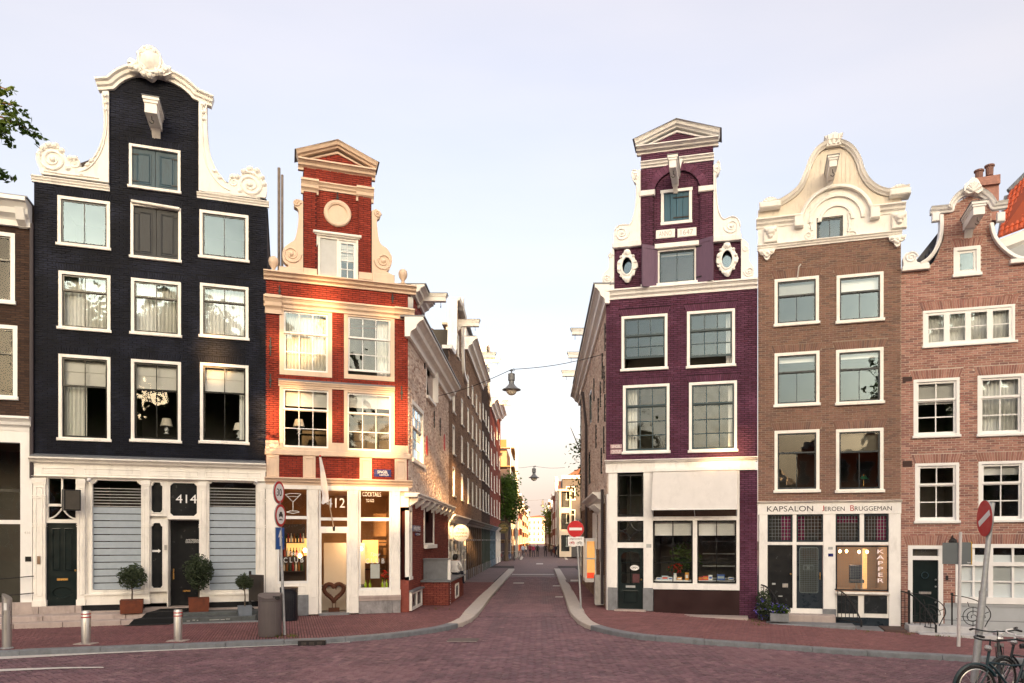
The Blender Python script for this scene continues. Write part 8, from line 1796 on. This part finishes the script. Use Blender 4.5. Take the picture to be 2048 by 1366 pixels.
# ------------------------------------------------------------------ stoop bench and seated person
t = thing('brick_stoop', 'red brick cellar stoop with lead covered box beside the red house', 'stoop', (-4.1,25.8,0))
o_ = rect(0,.95,0,.80); w = MB().prism(o_,0,5.0).build('brick_base', M_RED, t); bricks('brickwork',[o_],B_SIDERED,w,seed=90)
sidew = rect(0,5.0,0,.80); bs = bricks('brickwork',[sidew,rect(1.9,3.1,.08,.62)],B_SIDERED,w,seed=91); bs.location = (.952,0,0); bs.rotation_euler = (0,0,radians(90))
MB().box(-.0,1.03,-.08,5.05,.802,.86).build('lead_top', LEAD, t); MB().box(.02,.85,.45,.95,.862,1.56).build('lead_box', LEAD, t); MB().box(-.0,.90,.40,1.0,1.562,1.60).build('box_lid', LEAD, t)
MB().box(.86,.96,.50,.60,.0,1.56).build('white_post', WARMWHITE, t)
fr_ = MB().box(.953,.985,1.9,2.02,.08,.62).box(.953,.985,2.98,3.1,.08,.62).box(.953,.984,2.02,2.98,.08,.16).box(.953,.984,2.02,2.98,.54,.62).build('cellar_window', CREAM, t); MB().box(.953,.96,2.02,2.98,.16,.54).build('pane', NAVY, fr_)
def skin_mesh(name, verts, edges, radii, sub=2):
    me = bpy.data.meshes.new(name); me.from_pydata(verts, edges, []); ob = bpy.data.objects.new(name, me); COL.objects.link(ob)
    ob.modifiers.new('skin','SKIN'); 
    for i, r in enumerate(radii): me.skin_vertices[0].data[i].radius = (r if isinstance(r,tuple) else (r,r))
    me.skin_vertices[0].data[0].use_root = True
    sb = ob.modifiers.new('sub','SUBSURF'); sb.levels = sub; sb.render_levels = sub
    dg = bpy.context.evaluated_depsgraph_get(); m2 = bpy.data.meshes.new_from_object(ob.evaluated_get(dg)); bpy.data.objects.remove(ob); m2.name = name
    m2.polygons.foreach_set('use_smooth',[True]*len(m2.polygons)); return m2
SKIN = mat('skin', (.42,.25,.18), .55, .05, 10); HAIR = mat('dark_hair', (.012,.010,.010), .5, .3, 30); HOOD = mat('white_hoodie', (.72,.72,.74), .9, .08, 8, .2, 20); JEANS = mat('dark_jeans', (.025,.03,.045), .85, .2, 10)
# seated, back to the camera, bent slightly forward
vs = [(0,0,.12),(0,.02,.30),(0,.05,.48),(0,.07,.58),(0,.08,.66),(0,.10,.75),(.17,.05,.54),(.24,.10,.34),(.16,.26,.22),(-.17,.05,.54),(-.24,.10,.34),(-.16,.26,.22),(.10,.05,.09),(.12,.42,.10),(.12,.46,-.30),(.12,.56,-.36),(-.10,.05,.09),(-.12,.42,.10),(-.12,.46,-.30),(-.12,.56,-.36),(.08,.33,.21),(-.08,.33,.21)]
es = [(0,1),(1,2),(2,3),(3,4),(4,5),(2,6),(6,7),(7,8),(8,20),(2,9),(9,10),(10,11),(11,21),(0,12),(12,13),(13,14),(14,15),(0,16),(16,17),(17,18),(18,19)]
rd = [(.17,.13),(.16,.12),(.17,.11),(.06,.06),(.085,.095),(.085,.095),(.075,.075),(.055,.055),(.04,.04),(.075,.075),(.055,.055),(.04,.04),(.09,.09),(.065,.065),(.05,.05),(.045,.04),(.09,.09),(.065,.065),(.05,.05),(.045,.04),(.035,.02),(.035,.02)]
me = skin_mesh('person', vs, es, rd); 
for m in (HOOD,JEANS,SKIN): me.materials.append(m)
for pl_ in me.polygons: c = pl_.center; pl_.material_index = 2 if (c.z > .57 or (c.y > .29 and c.z > .15)) else (1 if c.z < .10 or c.y > .16 and c.z < .16 else 0)
o = bpy.data.objects.new('person', me); COL.objects.link(o); tag(o,'person in white hoodie sitting on the stoop, seen from behind','person'); o.location = (-3.42,30.0,.86); o.rotation_euler = (0,0,radians(-25))
hr = MB(); n = 12
for (r, z, dy) in ((.02,.83,.08),(.075,.815,.08),(.105,.76,.07),(.112,.70,.065),(.10,.63,.05),(.07,.585,.045)): hr.v += [(r*cos(2*pi*k/n),dy+r*1.02*sin(2*pi*k/n)-.012,z) for k in range(n)]
hr.f = [(i*n+k,i*n+(k+1)%n,(i+1)*n+(k+1)%n,(i+1)*n+k) for i in range(5) for k in range(n)]+[tuple(range(n-1,-1,-1))]; hr.m = [0]*len(hr.f); hr.build('hair', HAIR, o, smooth=True)
# ------------------------------------------------------------------ bicycles
def make_bike(label, loc, rz, frame_m, tyre_m, bar_m, sad_m, steer=0.0, lean=0.0, group=None):
    """Dutch roadster, pointing along +x, rear axle at x = 0"""
    t = thing('bicycle', label, 'bicycle', loc, rz, group); t.rotation_euler = (lean,0,rz); R_ = .335; WB = 1.10
    def ring(c, r, w, n=28): return [(c[0]+r*cos(2*pi*i/n), 0, c[2]+r*sin(2*pi*i/n)) for i in range(n+1)]
    for cx in (0, WB):
        w = MB().tube(ring((cx,0,R_),R_-.02,0),.022,7).build('wheel', tyre_m, t, smooth=True); MB().tube(ring((cx,0,R_),R_-.05,0),.010,5).build('rim', STEEL, w); sp = MB()
        for k in range(14): a = 2*pi*k/14; sp.tube([(cx,0,R_),(cx+(R_-.05)*cos(a),0,R_+(R_-.05)*sin(a))],.0025,3)
        sp.build('spokes', STEEL, w); MB().lathe([(.03,-.05),(.03,.05)],(cx,0,R_),10,'y').build('hub', STEEL, w)
        MB().tube([(cx+(R_+.03)*cos(a),0,R_+(R_+.03)*sin(a)) for a in [(.15 if cx else .35)+i*2.5/14 for i in range(15)]],.025,5).build('mudguard', frame_m, t)
    bb, seat, head, hl = (.46,0,.30), (.24,0,.82), (.86,0,.92), (.90,0,.72)
    fr_ = MB().tube([bb,seat],.017,7).tube([bb,(.60,0,.40),(.76,0,.60),hl],.019,7).tube([(.30,0,.66),(.5,0,.66),hl],.014,6).tube([head,hl,(.935,0,.58)],.021,7)
    for s in (-1,1): fr_.tube([bb,(0,s*.06,R_)],.012,6).tube([(.27,s*.02,.74),(0,s*.06,R_)],.011,6).tube([(.93,s*.05,.60),(WB,s*.06,R_)],.013,6)
    fr_.build('frame', frame_m, t); MB().prism([(.52,.22),(.55,.30),(.50,.37),(.02,.40),(-.06,.335),(.0,.28)],-.075,-.045).build('chain_case', frame_m, t)
    MB().tube([seat,(.20,0,.94)],.013,6).build('seat_post', STEEL, t)
    sd = MB(); 
    for a, b, z in ((-.13,.0,.0),(.17,.0,.0)): pass
    sd.prism([(.06,-.0)],0,0) if False else None
    V = []; 
    for x, w, z in ((.04,.085,.955),(.10,.105,.965),(.18,.095,.960),(.26,.05,.965),(.34,.025,.955)): V += [(x,-w,z),(x,-w*.5,z+.025),(x,w*.5,z+.025),(x,w,z),(x,w*.8,z-.045),(x,-w*.8,z-.045)]
    F_ = [(i*6+k,i*6+(k+1)%6,(i+1)*6+(k+1)%6,(i+1)*6+k) for i in range(4) for k in range(6)]+[(5,4,3,2,1,0),tuple(24+k for k in range(6))]; MB().add(V,F_).build('saddle', sad_m, t, smooth=True)
    cs, sn = cos(steer), sin(steer); c0 = (.83,0,1.04)
    def hb(x, y, z): dx = x-c0[0]; return (c0[0]+dx*cs-y*sn, dx*sn+y*cs, z)
    hbar = MB().tube([(.86,0,.90),(.84,0,1.06)],.014,6); L_ = [hb(.60,-.34,1.06),hb(.72,-.34,1.085),hb(.86,-.27,1.07),hb(.88,-.12,1.045),hb(.84,0,1.045),hb(.88,.12,1.045),hb(.86,.27,1.07),hb(.72,.34,1.085),hb(.60,.34,1.06)]
    hbar.tube(smooth_path(L_,4),.013,7).build('handlebar', bar_m, t, smooth=True)
    for s in (-1,1): MB().tube([hb(.72,s*.34,1.085),hb(.58,s*.34,1.055)],.019,7).build('grip', IRON, t); MB().tube([hb(.82,s*.27,1.05),hb(.70,s*.31,1.03)],.006,5).build('brake_lever', STEEL, t)
    MB().box(-.28,.22,-.07,.07,.70,.712).tube([(-.25,-.06,.70),(0,-.06,R_)],.006,5).tube([(-.25,.06,.70),(0,.06,R_)],.006,5).build('carrier', frame_m, t)
    MB().tube([(.46,-.12,.22),(.46,-.06,.30),(.46,.06,.30),(.46,.12,.38)],.01,5).box(.42,.50,-.17,-.10,.205,.23).box(.42,.50,.10,.17,.37,.395).build('pedals', IRON, t)
    MB().lathe([(.05,0),(.045,.04),(.02,.08)],(.90,.0,.93),10,'y').build('headlight', STEEL, t); MB().box(-.03,.0,-.03,.03,.60,.66).build('tail_light', REDRING, t)
    return t
TYRE = mat('black_tyre', (.012,.012,.013), .7, .1, 10); BFR = mat('black_bike_frame', (.012,.018,.024), .3, .1, 10); TURQ = mat('petrol_frame', (.008,.030,.042), .35)
p = at(1990,1395,12.5); g = gz(p.x)+ROADZ
def on_road(px, Y): x = (px-CX)/FPX*Y; return Vector((x,Y,gz(x)+ROADZ+.01))
make_bike('black bicycle with dark handlebar and white saddle left of the leaning pole', on_road(2003,13.35), radians(200+38), BFR, TYRE, BFR, WHITE, radians(20), .05, None)
make_bike('black bicycle with white handlebar at the bottom right corner', on_road(2092,12.7), radians(180+22), BFR, TYRE, WHITE, mat('dark_saddle', (.02,.02,.025), .5), radians(-30), -.06, None)
make_bike('bicycle with black fat tyre and petrol blue frame in the bottom right corner', on_road(2085,11.4), radians(180+8), TURQ, TYRE, BFR, MATS['dark_saddle'], radians(10), .04, None)
gp = [('red','leftmost red bicycle parked under the tree at the crossing'),('grey','grey bicycle second in the row under the tree'),('blue','blue bicycle third in the row under the tree'),('black','black bicycle fourth in the row under the tree'),('white','white bicycle at the right end of the row under the tree')]
GC = {'red':(.3,.02,.02),'grey':(.3,.3,.32),'blue':(.05,.1,.25),'black':(.02,.02,.02),'white':(.6,.6,.6)}
for i, (c, l) in enumerate(gp): make_bike(l, (-4.6+i*.55,82+i*1.3,ROADZ+.0), radians(70+i*6), mat('bike_'+c, GC[c], .4), TYRE, STEEL, MATS['dark_saddle'], 0, 0, 'bicycles parked under the tree')
# ------------------------------------------------------------------ people far down the street
def walker(label, x, y, rz, top, leg, stride=.22, seed=0, h=1.72):
    k = h/1.72
    vs = [(0,0,.95),(0,0,1.15),(0,.01,1.38),(0,.01,1.50),(0,.03,1.58),(0,.03,1.68),(.19,0,1.40),(.23,-stride*.5,1.14),(.21,-stride*.3+.1,.90),(-.19,0,1.40),(-.23,stride*.5,1.14),(-.21,stride*.5+.08,.92),(.10,0,.90),(.11,stride*.6,.50),(.11,stride*.7,.07),(.11,stride*.7+.13,.03),(-.10,0,.90),(-.11,-stride*.3,.50),(-.11,-stride*1.1,.09),(-.11,-stride*1.1+.12,.03)]
    es = [(0,1),(1,2),(2,3),(3,4),(4,5),(2,6),(6,7),(7,8),(2,9),(9,10),(10,11),(0,12),(12,13),(13,14),(14,15),(0,16),(16,17),(17,18),(18,19)]
    rd = [(.15,.11),(.14,.10),(.16,.10),(.055,.055),(.085,.095),(.075,.085),.065,.05,.038,.065,.05,.038,.085,.062,.045,.04,.085,.062,.045,.04]
    me = skin_mesh('person', [(a*k,b*k,c*k) for a,b,c in vs], es, rd, 1)
    for m in (top, leg, SKIN, HAIR): me.materials.append(m)
    for q in me.polygons: c = q.center/k; q.material_index = 3 if c.z > 1.62 or (c.z > 1.52 and c.y < .0) else 2 if c.z > 1.49 or (abs(c.x) > .18 and c.z < .95) else 1 if c.z < .98 else 0
    o = bpy.data.objects.new('person', me); COL.objects.link(o); tag(o,label,'person','people far down the street'); o.location = (x,y,ROADZ); o.rotation_euler = (0,0,rz); return o
cl = lambda n, c: mat('cloth_'+n, c, .9, .1, 8)
for i, (px, Y, lab, tc_, lc, rz) in enumerate(((1046,105,'person in pale blue shirt by the scaffold',(.35,.42,.6),(.02,.03,.06),.4),(1052,107,'person in white shirt next to the pale blue shirt',(.7,.7,.7),(.05,.05,.08),2.0),(1060,104,'person in dark red coat left of the street centre',(.16,.02,.05),(.02,.02,.03),.2),
    (1067,103,'person in magenta jacket walking left of the street centre',(.28,.03,.08),(.03,.03,.05),3.0),(1075,104,'person in black walking in the street centre',(.02,.02,.025),(.02,.02,.03),.1),(1091,106,'person in dark clothes alone in the middle of the street',(.03,.03,.035),(.02,.02,.03),3.1),
    (1103,112,'person in beige coat right of the street centre',(.35,.28,.2),(.03,.03,.05),.3),(1111,104,'person in navy standing on the right side',(.03,.04,.08),(.02,.02,.03),1.0),(1117,101,'person in black coat on the right pavement',(.015,.015,.02),(.015,.015,.02),.4),(1122,103,'person in grey coat at far right pavement',(.10,.10,.11),(.02,.02,.03),2.8))):
    walker(lab,(px-CX)/FPX*Y,Y,rz,cl('t%d'%i,tc_),cl('l%d'%i,lc),.2+.05*(i%3),h=1.72+.05*(i%3))
# ------------------------------------------------------------------ trees
BARK = MATS['bark']; S_ = sun_dir.normalized()
def tree(label, base, th, c, r, n, size, m, seed, keep=None, group=None, tr=.22, clumps=26, lean=(0,0), shell=.15):
    t = thing('tree', label, 'tree', base, 0, group); rnd = random.Random(seed); c = Vector(c)
    mb = MB().tube([(0,0,-.1),(.05,.02,th*.5),(c.x*.2,c.y*.2,th),(c.x*.7,c.y*.7,c.z)],[tr*1.25,tr,tr*.85,tr*.45],9)
    for k in range(9):
        a = k*2.4; d = Vector((cos(a)*r[0]*.8,sin(a)*r[1]*.8,r[2]*rnd.uniform(-.3,.6))); p0 = Vector((c.x*.2,c.y*.2,th+(c.z-th)*rnd.uniform(0,.8))); mb.tube([tuple(p0),tuple(p0.lerp(c+d,.5)+Vector((0,0,.3))),tuple(c+d)],[tr*.4,tr*.25,tr*.08],6)
    mb.build('trunk', BARK, t, smooth=True); mb = MB(); kp = (np.array(tuple(base)),)+keep if keep else None
    for i in range(clumps):
        d = Vector((rnd.gauss(0,1),rnd.gauss(0,1),rnd.gauss(0,1))).normalized()*rnd.random()**.45; q = c+Vector((d.x*r[0]*.82,d.y*r[1]*.82,d.z*r[2]*.82)); s = rnd.uniform(.28,.45); leaves(mb,q,(r[0]*s,r[1]*s,r[2]*s*.8),n//clumps,size,rnd,shell,kp,.35)
    fast_build(mb,'crown',m,t); return t
tree('green street tree in front of the scaffolded building', (-3.75,83,0), 3.2, (0.2,0,7.2), (2.0,2.0,3.5), 5200, .16, ELM, 21)
tree('tree showing beyond the right hand row of the side street', (3.9,54,0), 5, (.1,0,8.4), (2.3,2.3,3.8), 2000, .14, ELM, 22)
tree('yellow green tree far down the right of the street', (1.9,150,0), 3, (0,0,6.5), (1.8,2.5,3.5), 900, .25, YELLOWGREEN, 23)
nt_ = tree('elm beside the camera whose twigs reach in at top left', (-11.6,6.8,0), 4.5, (.3,0,8.6), (3.2,3.0,3.4), 6000, .09, ELM, 24)
mb = MB(); br = MB(); rnd = random.Random(31); b0 = Vector((-11.6,6.8,0))
for pts_ in ([(-60,150),(-10,172),(14,178)],[(-60,190),(0,205),(44,213)],[(-60,215),(5,235),(40,250),(72,268)],[(-40,240),(5,262),(16,268)],[(-40,330),(-8,338),(3,347)]):
    P3 = [at(x,y,8.9)-b0 for x, y in pts_]; br.tube([tuple(p) for p in P3],[.02,.012,.005,.004][:len(P3)],5)
    for a, b in zip(P3[:-1],P3[1:]):
        for s in range(9): leaves(mb,a.lerp(b,s/8)+Vector((rnd.gauss(0,.03),rnd.gauss(0,.06),rnd.gauss(0,.03)-.02)),(.07,.10,.05),7,.042,rnd,.0)
br.build('twigs', BARK, nt_); fast_build(mb,'leaf_sprays',ELM,nt_)
# ------------------------------------------------------------------ the other side of the canal, behind the camera
gaps = []  # openings shaped in the crowns so sun patches land on chosen facade spots
for f, L_ in ((fR,((652,585,.36),(650,612,.36),(655,640,.30),(660,668,.22),(575,790,.30),(550,835,.42),(548,870,.3),(690,838,.36),(694,868,.30),(803,795,.34),(798,830,.30),(780,890,.22),(690,968,.34),(720,962,.3),(786,1005,.36),(772,1030,.36),(700,1030,.26),(690,1060,.22),(775,620,.22),(570,700,.2),(812,860,.3),(745,985,.3))),(fD,((432,700,.30),(418,735,.20),(545,870,.3))),(fP,((1476,900,.30),(1395,925,.20)))):
    for px, py, r in L_: u, z = f.uz(px,py); gaps.append((f.world(u,0,z), r))
for z_, u_, r in ((3.2,12.0,.7),(2.6,17.0,.5),(5.0,14.0,.5)): gaps.append((SIDE_L.world(u_,0,z_), r))
keep = (np.array([tuple(g_) for g_, r in gaps]), np.array([r+.5 for g_, r in gaps]), np.array(tuple(S_)))
SH, SP = Vector((S_.x,S_.y,0)).normalized(), Vector((-S_.y,S_.x,0)).normalized()      # along and across the sunlight
for i in range(14):                                         # added tall trees far behind, placed only to block the low sun
    row = i//7; c_ = -11+6.2*(i%7)+3.1*row; al = 86+9*row; q = SP*c_+SH*al; h = 43+2*row-.12*c_
    tree('added sun-blocking tree, %s in the %s row far behind the camera' % (('first','second','third','fourth','fifth','sixth','seventh')[i%7], ('near','rear')[row]), (q.x,q.y,-.4), 7.0, (0,0,h*.52), (5.0,5.0,h*.48), 4200, .85, ELM, 40+i, keep, 'added sun-blocking trees behind the camera', .5, 42)
for i, (x, y, h) in enumerate(((-9,-9,13),(10,-8,12),(21,-6,13))):
    tree('canal elm, %s of the quayside trees behind the camera' % ('first','second','third')[i], (x,y,-.1), 4.0, (0,0,h*.62), (3.4,3.2,h*.36), 3500, .26, ELM, 60+i, keep, 'elms along the canal', .3, 32)
hc = [mat('far_brick_%d' % i, c, .8, .2, 2, .2, 20) for i, c in enumerate(((.20,.09,.065),(.55,.12,.03),(.14,.09,.07),(.30,.20,.14),(.10,.06,.055)))]
x = -44; i = 0; rnd = random.Random(77)
while x < 50:
    w_ = rnd.uniform(5.6,7.4); h_ = rnd.uniform(8.6,10.6)+(4.0 if -18 < x < -6 else 0); e = far_house('canal_house', '%s canal house, %s from the left across the water behind the camera' % (('brown','orange','dark','sandy','sooty')[1 if -18 < x < -6 else i%5], ('first','second','third','fourth','fifth','sixth','seventh','eighth','ninth','tenth','eleventh','twelfth','thirteenth','fourteenth','fifteenth','sixteenth','seventeenth','eighteenth','nineteenth','twentieth','twenty-first','twenty-second','twenty-third')[i]), 0, w_, 0, h_, hc[1] if -18 < x < -6 else hc[i%5], 3, 3, CREAM if i % 2 else WARMWHITE, 'gable' if i % 3 != 2 else 'flat', 8)
    e.location = (x+w_,-62,0); e.rotation_euler = (0,0,pi); e['group'] = 'houses across the canal'; x += w_+.02; i += 1

x = 0
for i in range(5):                                          # added row out of view to the right, put in to block low sun
    w_ = 6.5; e = far_house('canal_house', '%s added sun-blocking house in the row far to the right' % ('first','second','third','fourth','fifth')[i], 0, w_, 0, 10.5, hc[(i+2)%5], 3, 3, WARMWHITE, 'gable' if i % 2 else 'flat', 8)
    e.location = (62,16-6.55*i,-.4); e.rotation_euler = (0,0,radians(-90)); e['group'] = 'added sun-blocking houses to the right'

# hang the parts of the street-side walls directly on their houses
for hs, hf, sf_ in ((S, fR, SIDE_L), (S2, fP, SIDE_R)):
    mw = lambda f: Matrix.Translation((f.x,f.y,0)) @ Matrix.Rotation(f.a,4,'Z')
    house = hs.e.parent; inv_ = mw(hf).inverted() @ mw(sf_)
    for ch in list(hs.e.children): ch.parent = house; ch.matrix_parent_inverse = inv_
    bpy.data.objects.remove(hs.e)
